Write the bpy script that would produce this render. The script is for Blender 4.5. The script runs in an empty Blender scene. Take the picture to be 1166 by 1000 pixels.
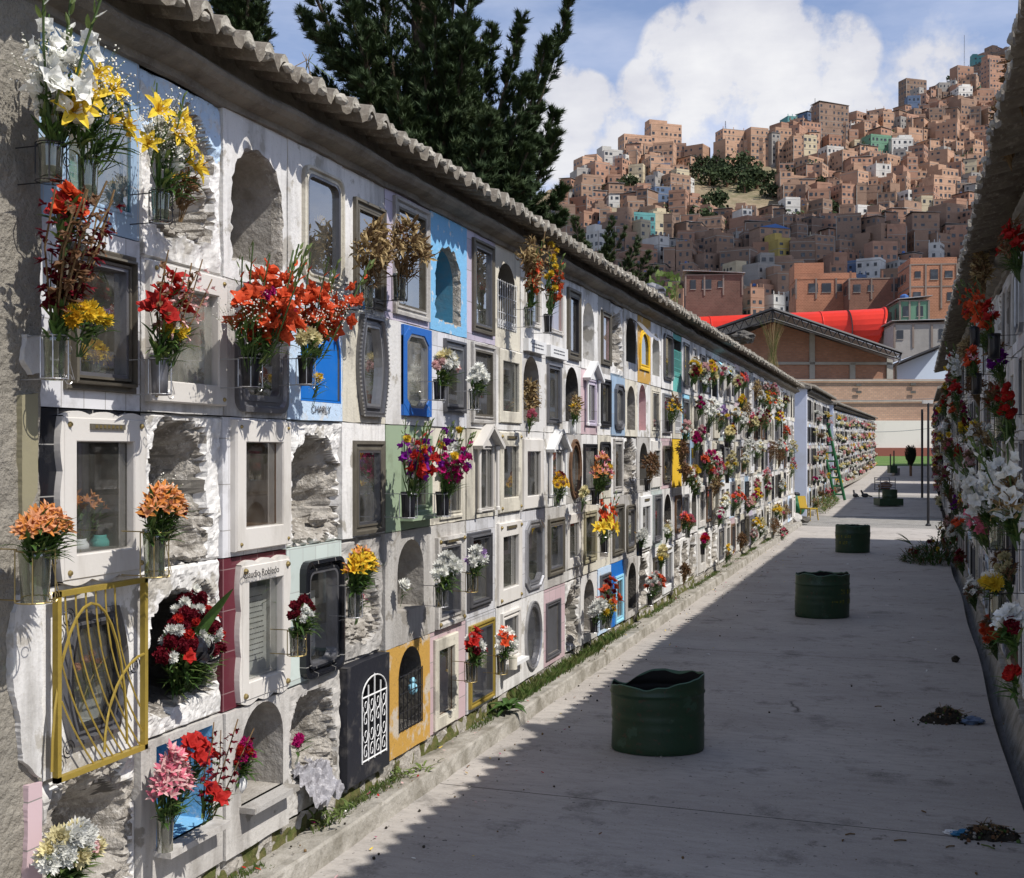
import bpy, bmesh, math, random
from mathutils import Vector, Matrix, noise, geometry
R = math.radians
PI = math.pi
rng = random.Random(7)
SC = bpy.context.scene
COL = SC.collection

# ------------------------------------------------------------------ camera frame
F = 1300.0                       # focal length in photo pixels
TH = math.atan(450.2/F)
CT, ST = math.cos(TH), math.sin(TH)
EYE = 1.85
HOR = 513.0
def cw(xc, zc, z=0.0):
    return Vector((xc*CT - zc*ST, xc*ST + zc*CT, z))
def at(px, py, zc):
    return cw((px-583)/F*zc, zc, EYE-(py-HOR)/F*zc)
def on_x(px, py, X):
    u = (px-583)/F
    zc = -X/(ST-u*CT)
    return at(px, py, zc)
def on_ground(px, py, z=0.0):
    zc = F*(EYE-z)/(py-HOR)
    return at(px, py, zc)

cam = bpy.data.cameras.new('camera')
camo = bpy.data.objects.new('camera', cam)
COL.objects.link(camo)
SC.camera = camo
cam.sensor_width = 36
cam.lens = 36*F/1166
cam.shift_y = 13/1166
cam.clip_start = 0.05
cam.clip_end = 5000
camo.location = (0, 0, EYE)
camo.rotation_euler = (R(90), 0, TH)

# ------------------------------------------------------------------ materials
MATS = {}
def nodes_of(name):
    m = bpy.data.materials.new(name)
    m.use_nodes = True
    nt = m.node_tree
    for n in list(nt.nodes): nt.nodes.remove(n)
    out = nt.nodes.new('ShaderNodeOutputMaterial')
    return m, nt, out
def N(nt, typ, **kw):
    n = nt.nodes.new(typ)
    for k, v in kw.items():
        if k[0] == 'i' and k[1:].isdigit(): n.inputs[int(k[1:])].default_value = v
        else: setattr(n, k, v)
    return n
def ramp(nt, src, a, b, lo=(0,0,0,1), hi=(1,1,1,1)):
    r = nt.nodes.new('ShaderNodeValToRGB')
    r.color_ramp.elements[0].position = a; r.color_ramp.elements[1].position = b
    r.color_ramp.elements[0].color = lo; r.color_ramp.elements[1].color = hi
    nt.links.new(src, r.inputs[0]); return r.outputs[0]
def mixc(nt, fac, a, b):
    m = nt.nodes.new('ShaderNodeMix'); m.data_type = 'RGBA'
    for s, v in ((0, fac), (6, a), (7, b)):
        if isinstance(v, (tuple, list)): m.inputs[s].default_value = (*v[:3], 1)
        elif isinstance(v, (int, float)): m.inputs[s].default_value = v
        else: nt.links.new(v, m.inputs[s])
    return m.outputs[2]
def noise_tex(nt, vec, scale, detail=4, rough=.6, stretch=None):
    n = nt.nodes.new('ShaderNodeTexNoise')
    n.inputs['Scale'].default_value = scale; n.inputs['Detail'].default_value = detail
    n.inputs['Roughness'].default_value = rough
    if stretch:
        mp = nt.nodes.new('ShaderNodeMapping'); mp.inputs['Scale'].default_value = stretch
        nt.links.new(vec, mp.inputs['Vector']); vec = mp.outputs[0]
    nt.links.new(vec, n.inputs['Vector']); return n.outputs['Fac']
def mat(name, col, rough=.8, dirt=None, dscale=5, dlo=.5, dhi=.75, damt=1.0, bump=.3, bscale=50, bdist=.006,
        metal=0, rnd=0, spec=.3, streak=False, fine=None, tiles=None, grout=(.25,.24,.22), translucent=0, coat=0, worn=None):
    if name in MATS: return MATS[name]
    m, nt, out = nodes_of(name)
    geo = nt.nodes.new('ShaderNodeNewGeometry'); pos = geo.outputs['Position']
    b = nt.nodes.new('ShaderNodeBsdfPrincipled')
    b.inputs['Roughness'].default_value = rough; b.inputs['Metallic'].default_value = metal
    b.inputs['Specular IOR Level'].default_value = spec
    b.inputs['Coat Weight'].default_value = coat
    c = nt.nodes.new('ShaderNodeRGB'); c.outputs[0].default_value = (*col, 1); c = c.outputs[0]
    if rnd:
        oi = nt.nodes.new('ShaderNodeObjectInfo')
        mr = N(nt, 'ShaderNodeMapRange'); mr.inputs[3].default_value = 1-rnd; mr.inputs[4].default_value = 1+rnd*.6
        nt.links.new(oi.outputs['Random'], mr.inputs[0])
        hs = nt.nodes.new('ShaderNodeHueSaturation'); nt.links.new(mr.outputs[0], hs.inputs['Value'])
        nt.links.new(c, hs.inputs['Color']); c = hs.outputs[0]
    height = None
    if tiles:
        sx = nt.nodes.new('ShaderNodeSeparateXYZ'); nt.links.new(pos, sx.inputs[0])
        cx = nt.nodes.new('ShaderNodeCombineXYZ')
        ax = tiles[2] if len(tiles) > 2 else 'Y'
        nt.links.new(sx.outputs[ax], cx.inputs[0]); nt.links.new(sx.outputs['Z'], cx.inputs[1])
        br = nt.nodes.new('ShaderNodeTexBrick'); br.offset = tiles[3] if len(tiles) > 3 else 0
        br.inputs['Scale'].default_value = 1
        br.inputs['Brick Width'].default_value = tiles[0]; br.inputs['Row Height'].default_value = tiles[1]
        br.inputs['Mortar Size'].default_value = (tiles[4] if len(tiles) > 4 else .0022); br.inputs['Mortar Smooth'].default_value = .2
        br.inputs['Bias'].default_value = 0
        br.inputs['Color1'].default_value = (1,1,1,1); br.inputs['Color2'].default_value = (.8,.8,.8,1)
        br.inputs['Mortar'].default_value = (0,0,0,1)
        nt.links.new(cx.outputs[0], br.inputs['Vector'])
        mm = nt.nodes.new('ShaderNodeMix'); mm.data_type = 'RGBA'; mm.blend_type = 'MULTIPLY'; mm.inputs[0].default_value = 1
        nt.links.new(c, mm.inputs[6]); nt.links.new(br.outputs['Color'], mm.inputs[7])
        c = mixc(nt, br.outputs['Fac'], mm.outputs[2], grout)
        inv = N(nt, 'ShaderNodeMath', operation='SUBTRACT'); inv.inputs[0].default_value = 1
        nt.links.new(br.outputs['Fac'], inv.inputs[1]); height = inv.outputs[0]
    if dirt:
        st = (1, 1, .22) if streak else None
        f = noise_tex(nt, pos, dscale, 7, .65, st)
        f = ramp(nt, f, dlo, dhi)
        k = N(nt, 'ShaderNodeMath', operation='MULTIPLY'); k.inputs[1].default_value = damt
        nt.links.new(f, k.inputs[0])
        c = mixc(nt, k.outputs[0], c, dirt)
    if worn:
        fw = noise_tex(nt, pos, worn[0], 8, .62); fw = ramp(nt, fw, worn[1], worn[1]+.035); c = mixc(nt, fw, c, worn[2])
        fs = noise_tex(nt, pos, 26, 5, .6, (1, 1, .1)); fs = ramp(nt, fs, .56, .8); k2 = N(nt, 'ShaderNodeMath', operation='MULTIPLY'); k2.inputs[1].default_value = .55
        nt.links.new(fs, k2.inputs[0]); c = mixc(nt, k2.outputs[0], c, tuple(q*.45 for q in col))
    if fine:
        f2 = noise_tex(nt, pos, fine[0], 3, .7); f2 = ramp(nt, f2, fine[1], fine[2])
        c = mixc(nt, f2, c, fine[3])
    nt.links.new(c, b.inputs['Base Color'])
    if bump:
        nb = noise_tex(nt, pos, bscale, 5, .65)
        if height is not None:
            ad = N(nt, 'ShaderNodeMath', operation='MULTIPLY_ADD'); ad.inputs[1].default_value = .3
            nt.links.new(nb, ad.inputs[0]); nt.links.new(height, ad.inputs[2]); nb = ad.outputs[0]
        bp = nt.nodes.new('ShaderNodeBump'); bp.inputs['Strength'].default_value = bump
        bp.inputs['Distance'].default_value = bdist
        nt.links.new(nb, bp.inputs['Height']); nt.links.new(bp.outputs[0], b.inputs['Normal'])
    surf = b.outputs[0]
    if translucent:
        tr = nt.nodes.new('ShaderNodeBsdfTranslucent'); nt.links.new(c, tr.inputs[0])
        ms = nt.nodes.new('ShaderNodeMixShader'); ms.inputs[0].default_value = translucent
        nt.links.new(surf, ms.inputs[1]); nt.links.new(tr.outputs[0], ms.inputs[2]); surf = ms.outputs[0]
    nt.links.new(surf, out.inputs[0])
    MATS[name] = m
    return m
def glass_mat(name, tint=(.9,.93,.92), refl=.12, dust=.1, rough=.02):
    if name in MATS: return MATS[name]
    m, nt, out = nodes_of(name)
    t = nt.nodes.new('ShaderNodeBsdfTransparent'); t.inputs[0].default_value = (*tint, 1)
    g = nt.nodes.new('ShaderNodeBsdfGlossy'); g.inputs['Roughness'].default_value = rough; g.inputs[0].default_value = (.9,.9,.9,1)
    fr = nt.nodes.new('ShaderNodeLayerWeight'); fr.inputs[0].default_value = .35
    mr = N(nt, 'ShaderNodeMapRange'); mr.inputs[3].default_value = refl; mr.inputs[4].default_value = .9
    nt.links.new(fr.outputs['Facing'], mr.inputs[0])
    pw = N(nt, 'ShaderNodeMath', operation='POWER'); pw.inputs[1].default_value = 1.6
    nt.links.new(mr.outputs[0], pw.inputs[0])
    ms = nt.nodes.new('ShaderNodeMixShader'); nt.links.new(mr.outputs[0], ms.inputs[0])
    nt.links.new(t.outputs[0], ms.inputs[1]); nt.links.new(g.outputs[0], ms.inputs[2])
    d = nt.nodes.new('ShaderNodeBsdfDiffuse'); d.inputs[0].default_value = (.5,.48,.42,1)
    geo = nt.nodes.new('ShaderNodeNewGeometry')
    f = noise_tex(nt, geo.outputs['Position'], 9, 5, .6)
    f = ramp(nt, f, .35, .8, (dust*.4,)*3+(1,), (min(1, dust*2.2),)*3+(1,))
    m2 = nt.nodes.new('ShaderNodeMixShader'); nt.links.new(f, m2.inputs[0])
    nt.links.new(ms.outputs[0], m2.inputs[1]); nt.links.new(d.outputs[0], m2.inputs[2])
    nt.links.new(m2.outputs[0], out.inputs[0])
    MATS[name] = m
    return m

GRIME = (.16,.145,.12)
PL = {}
def P(n, *a, **k): PL[n] = mat(n.replace(' ', '_'), *a, **k); return PL[n]
P('white', (.7,.685,.66), .85, GRIME, 5, .47, .76, .9, .5, 40, .008, rnd=.14, streak=True, fine=(90,.6,.78,(.45,.42,.37)), worn=(4.2,.57,(.4,.375,.33)))
P('cream', (.63,.59,.49), .85, GRIME, 5, .47, .76, .85, .5, 40, .008, rnd=.1, streak=True, fine=(90,.6,.78,(.4,.37,.3)), worn=(4.6,.58,(.36,.335,.285)))
P('grey', (.5,.48,.45), .85, (.17,.15,.13), 7, .45, .75, .8, .6, 45, .008, rnd=.18, streak=True, worn=(5,.58,(.27,.25,.22)))
P('pale blue', (.5,.63,.78), .8, (.6,.59,.57), 9, .52, .62, .9, .5, 40, .008, fine=(60,.6,.7,(.3,.33,.37)))
P('sky blue', (.19,.44,.68), .75, (.62,.62,.6), 14, .58, .66, .9, .5, 40, .008, fine=(60,.62,.7,(.2,.3,.36)))
P('lilac', (.56,.5,.6), .5, GRIME, 6, .55, .85, .6, .3, 40, .004, tiles=(.15,.2))
P('pink tile', (.6,.45,.47), .45, GRIME, 6, .55, .85, .6, .3, 40, .004, tiles=(.15,.15))
P('white tile', (.69,.69,.71), .3, GRIME, 6, .5, .8, .8, .3, 40, .003, tiles=(.11,.19), grout=(.35,.34,.33), rnd=.08)
P('black tile', (.012,.013,.017), .22, (.09,.085,.08), 7, .55, .9, .5, .2, 40, .003, tiles=(.17,.17), grout=(.3,.29,.27), spec=.4)
P('maroon tile', (.13,.028,.04), .3, (.16,.1,.1), 7, .55, .9, .5, .2, 40, .003, tiles=(.13,.17), grout=(.25,.16,.16))
P('blue tile', (.36,.5,.66), .25, GRIME, 7, .6, .9, .4, .2, 40, .003, tiles=(.12,.2), grout=(.4,.42,.45))
P('mint tile', (.62,.7,.66), .3, GRIME, 7, .58, .9, .5, .2, 40, .003, tiles=(.12,.2), grout=(.4,.42,.4))
P('ochre', (.5,.29,.065), .85, (.52,.48,.42), 5, .53, .6, .85, .5, 40, .008, fine=(50,.62,.7,(.22,.15,.07)))
P('yellow', (.7,.45,.03), .7, GRIME, 6, .55, .85, .5, .3, 40, .006)
P('teal', (.12,.42,.38), .7, (.55,.6,.55), 9, .56, .68, .7, .3, 40, .006)
P('bright blue', (.008,.14,.5), .5, (.05,.2,.5), 9, .5, .8, .5, .2, 40, .004)
P('black paint', (.02,.021,.028), .5, (.14,.13,.12), 8, .55, .72, .7, .35, 40, .005)
P('pink', (.62,.42,.42), .8, GRIME, 7, .5, .8, .6, .4, 40, .006)
P('bare plaster', (.4,.375,.34), .95, (.2,.18,.15), 9, .4, .7, .8, .9, 30, .012)
P('rubble', (.42,.39,.345), .95, (.14,.12,.095), 11, .42, .68, .85, 1, 70, .015, fine=(34,.52,.7,(.6,.57,.52)))
P('dark_grey', (.13,.12,.105), .95, (.06,.055,.05), 10, .4, .7, .8, .8, 40, .015)  # plain dark grey, for deep recesses and dark objects
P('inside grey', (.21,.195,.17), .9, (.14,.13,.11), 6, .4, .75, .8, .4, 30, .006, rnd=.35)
P('inside white', (.55,.54,.5), .9, (.28,.26,.22), 6, .4, .75, .8, .4, 30, .006, rnd=.2)
P('inside blue', (.08,.25,.36), .85, (.16,.2,.22), 8, .45, .7, .8, .4, 30, .006)
P('marble', (.66,.63,.585), .45, (.28,.25,.2), 6, .5, .8, .7, .25, 60, .003, rnd=.1, streak=True)
P('bronze', (.13,.115,.09), .55, (.2,.185,.15), 12, .45, .75, .7, .3, 60, .002, metal=.35)
P('steel', (.2,.2,.215), .38, (.12,.11,.1), 12, .45, .8, .7, .2, 60, .002, metal=.6, rnd=.3)
P('silver', (.45,.45,.46), .32, (.2,.19,.18), 14, .5, .8, .6, .3, 80, .002, metal=.7, rnd=.15)
P('dark iron', (.025,.025,.028), .5, (.06,.05,.04), 14, .5, .8, .6, .2, 60, .002, metal=.3)
P('gold', (.4,.29,.06), .45, (.16,.11,.04), 14, .5, .8, .6, .3, 60, .002, metal=.35)
P('brass', (.34,.26,.11), .4, (.1,.08,.05), 14, .5, .8, .6, .2, 60, .002, metal=.7)
P('blue paint', (.02,.12,.42), .45, (.3,.32,.35), 12, .62, .7, .8, .25, 50, .003)
P('green metal', (.3,.38,.26), .5, (.16,.18,.12), 10, .5, .8, .7, .2, 50, .003)
P('olive', (.26,.235,.15), .7, GRIME, 8, .5, .8, .6, .3, 40, .004)
P('white paint', (.72,.72,.71), .5, (.4,.38,.34), 9, .56, .85, .5, .15, 50, .002)
P('light cyan', (.3,.6,.75), .6, GRIME, 9, .6, .85, .4, .15, 50, .002)
P('wood', (.16,.09,.05), .6, (.05,.03,.02), 10, .45, .8, .7, .2, 50, .003)
def path_mat():
    m, nt, out = nodes_of('path_concrete'); geo = nt.nodes.new('ShaderNodeNewGeometry'); pos = geo.outputs['Position']
    b = nt.nodes.new('ShaderNodeBsdfPrincipled'); b.inputs['Roughness'].default_value = .85; b.inputs['Specular IOR Level'].default_value = .25
    broom = noise_tex(nt, pos, 9, 7, .75, (.6, 2.2, 1)); big = noise_tex(nt, pos, .9, 5, .6, (.7, 1.3, 1)); fine = noise_tex(nt, pos, 70, 4, .75); pit = noise_tex(nt, pos, 34, 2, .5)
    c = mixc(nt, ramp(nt, big, .3, .72), (.46,.425,.385), (.335,.305,.275))
    c = mixc(nt, ramp(nt, broom, .45, .78), c, (.27,.25,.228))
    st = noise_tex(nt, pos, 2.3, 8, .7); c = mixc(nt, ramp(nt, st, .55, .68), c, (.19,.175,.155))
    c = mixc(nt, ramp(nt, fine, .5, .78), c, (.44,.425,.4)); c = mixc(nt, ramp(nt, pit, .67, .73), c, (.12,.11,.1))
    vo = nt.nodes.new('ShaderNodeTexVoronoi'); vo.feature = 'DISTANCE_TO_EDGE'; vo.inputs['Scale'].default_value = .42
    wn = nt.nodes.new('ShaderNodeTexNoise'); wn.inputs['Scale'].default_value = 3.5; wn.inputs['Detail'].default_value = 5; nt.links.new(pos, wn.inputs['Vector'])
    vs_ = nt.nodes.new('ShaderNodeVectorMath'); vs_.operation = 'MULTIPLY_ADD'; vs_.inputs[1].default_value = (.35,.35,0); nt.links.new(wn.outputs['Color'], vs_.inputs[0]); nt.links.new(pos, vs_.inputs[2]); nt.links.new(vs_.outputs[0], vo.inputs['Vector'])
    ck = ramp(nt, vo.outputs['Distance'], .0015, .005, (1,1,1,1), (0,0,0,1)); mk = ramp(nt, noise_tex(nt, pos, .8, 2, .5), .62, .68); mm = N(nt, 'ShaderNodeMath', operation='MULTIPLY'); nt.links.new(ck, mm.inputs[0]); nt.links.new(mk, mm.inputs[1])
    c = mixc(nt, mm.outputs[0], c, (.07,.065,.055))
    sp = ramp(nt, noise_tex(nt, pos, 5.5, 6, .75), .62, .67); c = mixc(nt, sp, c, (.21,.19,.165))
    nt.links.new(c, b.inputs['Base Color'])
    ad = N(nt, 'ShaderNodeMath', operation='ADD'); nt.links.new(broom, ad.inputs[0]); nt.links.new(fine, ad.inputs[1])
    bp = nt.nodes.new('ShaderNodeBump'); bp.inputs['Strength'].default_value = .45; bp.inputs['Distance'].default_value = .005
    nt.links.new(ad.outputs[0], bp.inputs['Height']); nt.links.new(bp.outputs[0], b.inputs['Normal']); nt.links.new(b.outputs[0], out.inputs[0]); return m
GL = glass_mat('window_glass', refl=.07, dust=.05)
GLD = glass_mat('dusty_glass', refl=.1, dust=.2)
VG = glass_mat('vase_glass', (.55,.64,.46), .12, .04)
VGG = glass_mat('green_vase_glass', (.25,.36,.16), .12, .05)
EAVE_M = mat('weathered_stone', (.24,.215,.175), .95, (.1,.085,.07), 5, .42, .72, .85, .9, 22, .02, fine=(60,.55,.8,(.26,.235,.2)))
TILE_M = mat('weathered_roof_tile', (.2,.175,.14), .95, (.09,.075,.06), 8, .42, .7, .9, .8, 40, .01, fine=(30,.55,.75,(.34,.31,.26)))
TILE_END = mat('tile_mortar', (.42,.39,.33), .95, (.14,.125,.1), 14, .42, .7, .9, .8, 40, .01)
CONC = path_mat()
KERB = mat('kerb_concrete', (.4,.375,.33), .95, (.17,.155,.12), 6, .4, .66, .9, .9, 40, .012, fine=(110,.55,.75,(.25,.23,.2)))
PILA = mat('pilaster_concrete', (.3,.275,.23), .95, (.2,.185,.155), 5, .4, .7, .8, 1, 45, .02, fine=(120,.55,.75,(.16,.145,.12)))
WALLB = mat('wall_mass', (.35,.33,.3), .95, (.15,.14,.12), 4, .4, .7, .8, .8, 30, .02)

# ------------------------------------------------------------------ mesh builder
class MB:
    def __init__(s): s.v = []; s.f = []; s.m = []; s.mats = []
    def mi(s, m):
        if m not in s.mats: s.mats.append(m)
        return s.mats.index(m)
    def poly(s, pts, m):
        b = len(s.v); s.v += [tuple(p) for p in pts]; s.f.append(tuple(range(b, b+len(pts)))); s.m.append(s.mi(m))
    def add(s, vs, fs, m):
        b = len(s.v); s.v += [tuple(p) for p in vs]; i = s.mi(m)
        for f in fs: s.f.append(tuple(b+k for k in f)); s.m.append(i)
    def box(s, c, d, m, rot=0, M=None):
        hx, hy, hz = d[0]/2, d[1]/2, d[2]/2
        vs = [Vector((x*hx, y*hy, z*hz)) for x in (-1,1) for y in (-1,1) for z in (-1,1)]
        if rot: rm = Matrix.Rotation(rot, 3, 'Z'); vs = [rm@v for v in vs]
        if M: vs = [M@v for v in vs]
        vs = [v+Vector(c) for v in vs]
        s.add(vs, [(0,1,3,2),(4,6,7,5),(0,4,5,1),(2,3,7,6),(0,2,6,4),(1,5,7,3)], m)
    def tube(s, pts, r, m, n=6, cap=True, r2=None):
        pts = [Vector(p) for p in pts]; k = len(pts); vs = []; fs = []
        up = Vector((0,0,1))
        for i, p in enumerate(pts):
            t = (pts[min(i+1,k-1)]-pts[max(i-1,0)])
            if t.length < 1e-9: t = Vector((0,0,1))
            t.normalize()
            a = t.cross(up) if abs(t.dot(up)) < .95 else t.cross(Vector((1,0,0)))
            a.normalize(); b = t.cross(a)
            rr = r if r2 is None else r+(r2-r)*i/max(1,k-1)
            if isinstance(r, (list, tuple)): rr = r[i]
            for j in range(n):
                an = 2*PI*j/n; vs.append(p+a*math.cos(an)*rr+b*math.sin(an)*rr)
        for i in range(k-1):
            for j in range(n):
                fs.append((i*n+j, i*n+(j+1)%n, (i+1)*n+(j+1)%n, (i+1)*n+j))
        if cap: fs.append(tuple(range(n))[::-1]); fs.append(tuple(range((k-1)*n, k*n)))
        s.add(vs, fs, m)
    def lathe(s, prof, c, m, n=20, sx=1, sy=1, cap=True):
        vs = []; fs = []; k = len(prof)
        for r, z in prof:
            for j in range(n):
                a = 2*PI*j/n; vs.append((c[0]+r*math.cos(a)*sx, c[1]+r*math.sin(a)*sy, c[2]+z))
        for i in range(k-1):
            for j in range(n): fs.append((i*n+j, i*n+(j+1)%n, (i+1)*n+(j+1)%n, (i+1)*n+j))
        if cap: fs.append(tuple(range(n))[::-1])
        s.add(vs, fs, m)
    def blob(s, c, r, m, sub=2, amp=.3, sc=None, seed=0, squash=(1,1,1)):
        bm = bmesh.new(); bmesh.ops.create_icosphere(bm, subdivisions=sub, radius=1)
        vs = []
        for v in bm.verts:
            d = v.co.normalized(); q = 1+amp*noise.fractal(d*(sc or 2)+Vector((seed*3.1, seed, 0)), 1, 2, 3)
            vs.append((c[0]+d.x*r*q*squash[0], c[1]+d.y*r*q*squash[1], c[2]+d.z*r*q*squash[2]))
        s.add(vs, [[v.index for v in f.verts] for f in bm.faces], m); bm.free()
    def build(s, name, parent=None, loc=None, smooth=False):
        me = bpy.data.meshes.new(name); me.from_pydata(s.v, [], s.f)
        for m in s.mats: me.materials.append(m)
        me.polygons.foreach_set('material_index', s.m)
        if smooth: me.polygons.foreach_set('use_smooth', [True]*len(s.f))
        me.update()
        o = bpy.data.objects.new(name, me); COL.objects.link(o)
        if parent: o.parent = parent
        if loc is not None: o.location = loc
        return o
def tag(o, label, cat, group=None, kind=None):
    o['label'] = label; o['category'] = cat
    if group: o['group'] = group
    if kind: o['kind'] = kind
    return o
def empty(name, label, cat, M=None, group=None, kind=None):
    o = bpy.data.objects.new(name, None); COL.objects.link(o); o.empty_display_size = .1
    if M is not None: o.matrix_world = M
    return tag(o, label, cat, group, kind)
def struct(o): o['kind'] = 'structure'; return o
def part(mesh, name, parent, loc=(0,0,0), rot=None, scale=None):
    o = bpy.data.objects.new(name, mesh); COL.objects.link(o); o.parent = parent; o.location = loc
    if rot is not None:
        o.rotation_mode = 'QUATERNION'; o.rotation_quaternion = rot
    if scale: o.scale = (scale,)*3 if isinstance(scale, float) else scale
    return o

ORD = ['first','second','third','fourth','fifth','sixth','seventh','eighth','ninth','tenth','eleventh','twelfth','thirteenth','fourteenth',
       'fifteenth','sixteenth','seventeenth','eighteenth','nineteenth','twentieth']
def ordn(i):
    if i < 20: return ORD[i]
    n = i+1; return '%d%s' % (n, {1:'st',2:'nd',3:'rd'}.get(n % 10 if n % 100 not in (11,12,13) else 0, 'th'))

# ------------------------------------------------------------------ shapes of openings  (list of (y,z), CCW seen from outside)
def shp(kind, y0, y1, z0, z1, seed=0, rag=.02):
    w = y1-y0; h = z1-z0; c = (y0+y1)/2; cz = (z0+z1)/2
    if kind == 'rect': pts = [(y0,z0),(y1,z0),(y1,z1),(y0,z1)]
    elif kind == 'rrect':
        r = min(w,h)*.14; pts = []
        for cx, cy, a0 in ((y1-r,z0+r,-90),(y1-r,z1-r,0),(y0+r,z1-r,90),(y0+r,z0+r,180)):
            for k in range(5): a = R(a0+k*22.5); pts.append((cx+r*math.cos(a), cy+r*math.sin(a)))
    elif kind == 'arch':
        r = w/2; rise = min(r, h*.6); pts = [(y0,z0),(y1,z0)]
        for k in range(13): a = PI*k/12; pts.append((c+r*math.cos(a), z1-rise+rise*math.sin(a)))
    elif kind == 'oct':
        q = w*.2; qz = h*.12
        pts = [(y0+q,z0),(y1-q,z0),(y1,z0+qz),(y1,z1-qz),(y1-q,z1),(y0+q,z1),(y0,z1-qz),(y0,z0+qz)]
    elif kind == 'barrel':
        pts = []
        for k in range(9): t = k/8; pts.append((y1-w*.16*(1-math.sin(PI*t)), z0+h*t))
        for k in range(9): t = 1-k/8; pts.append((y0+w*.16*(1-math.sin(PI*t)), z0+h*t))
    elif kind == 'oval':
        pts = [(c+w/2*math.cos(2*PI*k/24), cz+h/2*math.sin(2*PI*k/24)) for k in range(24)]
    elif kind == 'ragged':
        base = shp('arch', y0, y1, z0, z1); pts = []
        n = len(base)
        for i in range(n):
            a = Vector(base[i]); b = Vector(base[(i+1) % n]); m = max(1, int((b-a).length/.022))
            for k in range(m):
                p = a.lerp(b, k/m); q = noise.noise_vector(Vector((p.x*22+seed, p.y*22, seed*1.7)))
                pts.append((p.x+q.x*rag*1.6, p.y+q.y*rag*1.6))
    return pts
def inset(pts, d, dz=None):
    dz = d if dz is None else dz
    ys = [p[0] for p in pts]; zs = [p[1] for p in pts]
    cy = (min(ys)+max(ys))/2; cz = (min(zs)+max(zs))/2; hw = (max(ys)-min(ys))/2; hh = (max(zs)-min(zs))/2
    fy = max(.05, (hw-d)/hw); fz = max(.05, (hh-dz)/hh)
    return [(cy+(y-cy)*fy, cz+(z-cz)*fz) for y, z in pts]
def bbox(pts): ys = [p[0] for p in pts]; zs = [p[1] for p in pts]; return min(ys), max(ys), min(zs), max(zs)
def face_with_hole(mb, outer, hole, x, m):
    polys = [[Vector((p[0], p[1], 0)) for p in outer], [Vector((p[0], p[1], 0)) for p in hole[::-1]]]
    tris = geometry.tessellate_polygon(polys)
    allp = [(x, p.x, p.y) for q in polys for p in q]
    fs = []
    for t in tris:
        a, b, c = (allp[i] for i in t)
        cr = (b[1]-a[1])*(c[2]-a[2])-(b[2]-a[2])*(c[1]-a[1])
        fs.append(tuple(t) if cr > 0 else (t[0], t[2], t[1]))
    mb.add(allp, fs, m)
def sleeve(mb, a, xa, b, xb, m):            # loft between two outlines of equal length
    n = len(a); vs = [(xa,)+tuple(p) for p in a]+[(xb,)+tuple(p) for p in b]
    mb.add(vs, [(i, (i+1) % n, n+(i+1) % n, n+i) for i in range(n)], m)
def cap(mb, pts, x, m): mb.add([(x,)+tuple(p) for p in pts], [tuple(range(len(pts)))], m)
def rect_outline(y0, y1, z0, z1, jit=0, seed=0):
    pts = []; cs = [(y0,z0),(y1,z0),(y1,z1),(y0,z1)]
    for i in range(4):
        a = Vector(cs[i]); b = Vector(cs[(i+1) % 4]); m = 8 if jit else 1
        for k in range(m):
            p = a.lerp(b, k/m); q = noise.noise_vector(Vector((p.x*9+seed, p.y*9, seed)))
            pts.append((p.x+q.x*jit, p.y+q.y*jit))
    return pts
def moulding(mb, pts, prof, m, rz=1.0):             # prof: (inset, x) steps
    prev = None
    for d, x in prof:
        q = inset(pts, d, d*rz)
        if prev: sleeve(mb, prev[0], prev[1], q, x, m)
        prev = (q, x)
    return prev[0]
def sheet(mb, y0, y1, z0, z1, fn, ny, nz):  # relief with a depth and a material per point
    vs = []; ms = []
    for j in range(nz+1):
        for i in range(ny+1):
            y = y0+(y1-y0)*i/ny; z = z0+(z1-z0)*j/nz
            vs.append((fn(y, z)[0], y, z))
    b = len(mb.v); mb.v += vs
    for j in range(nz):
        for i in range(ny):
            y = y0+(y1-y0)*(i+.5)/ny; z = z0+(z1-z0)*(j+.5)/nz
            a = b+j*(ny+1)+i; mb.f.append((a, a+1, a+ny+2, a+ny+1)); mb.m.append(mb.mi(fn(y, z)[1]))
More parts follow.
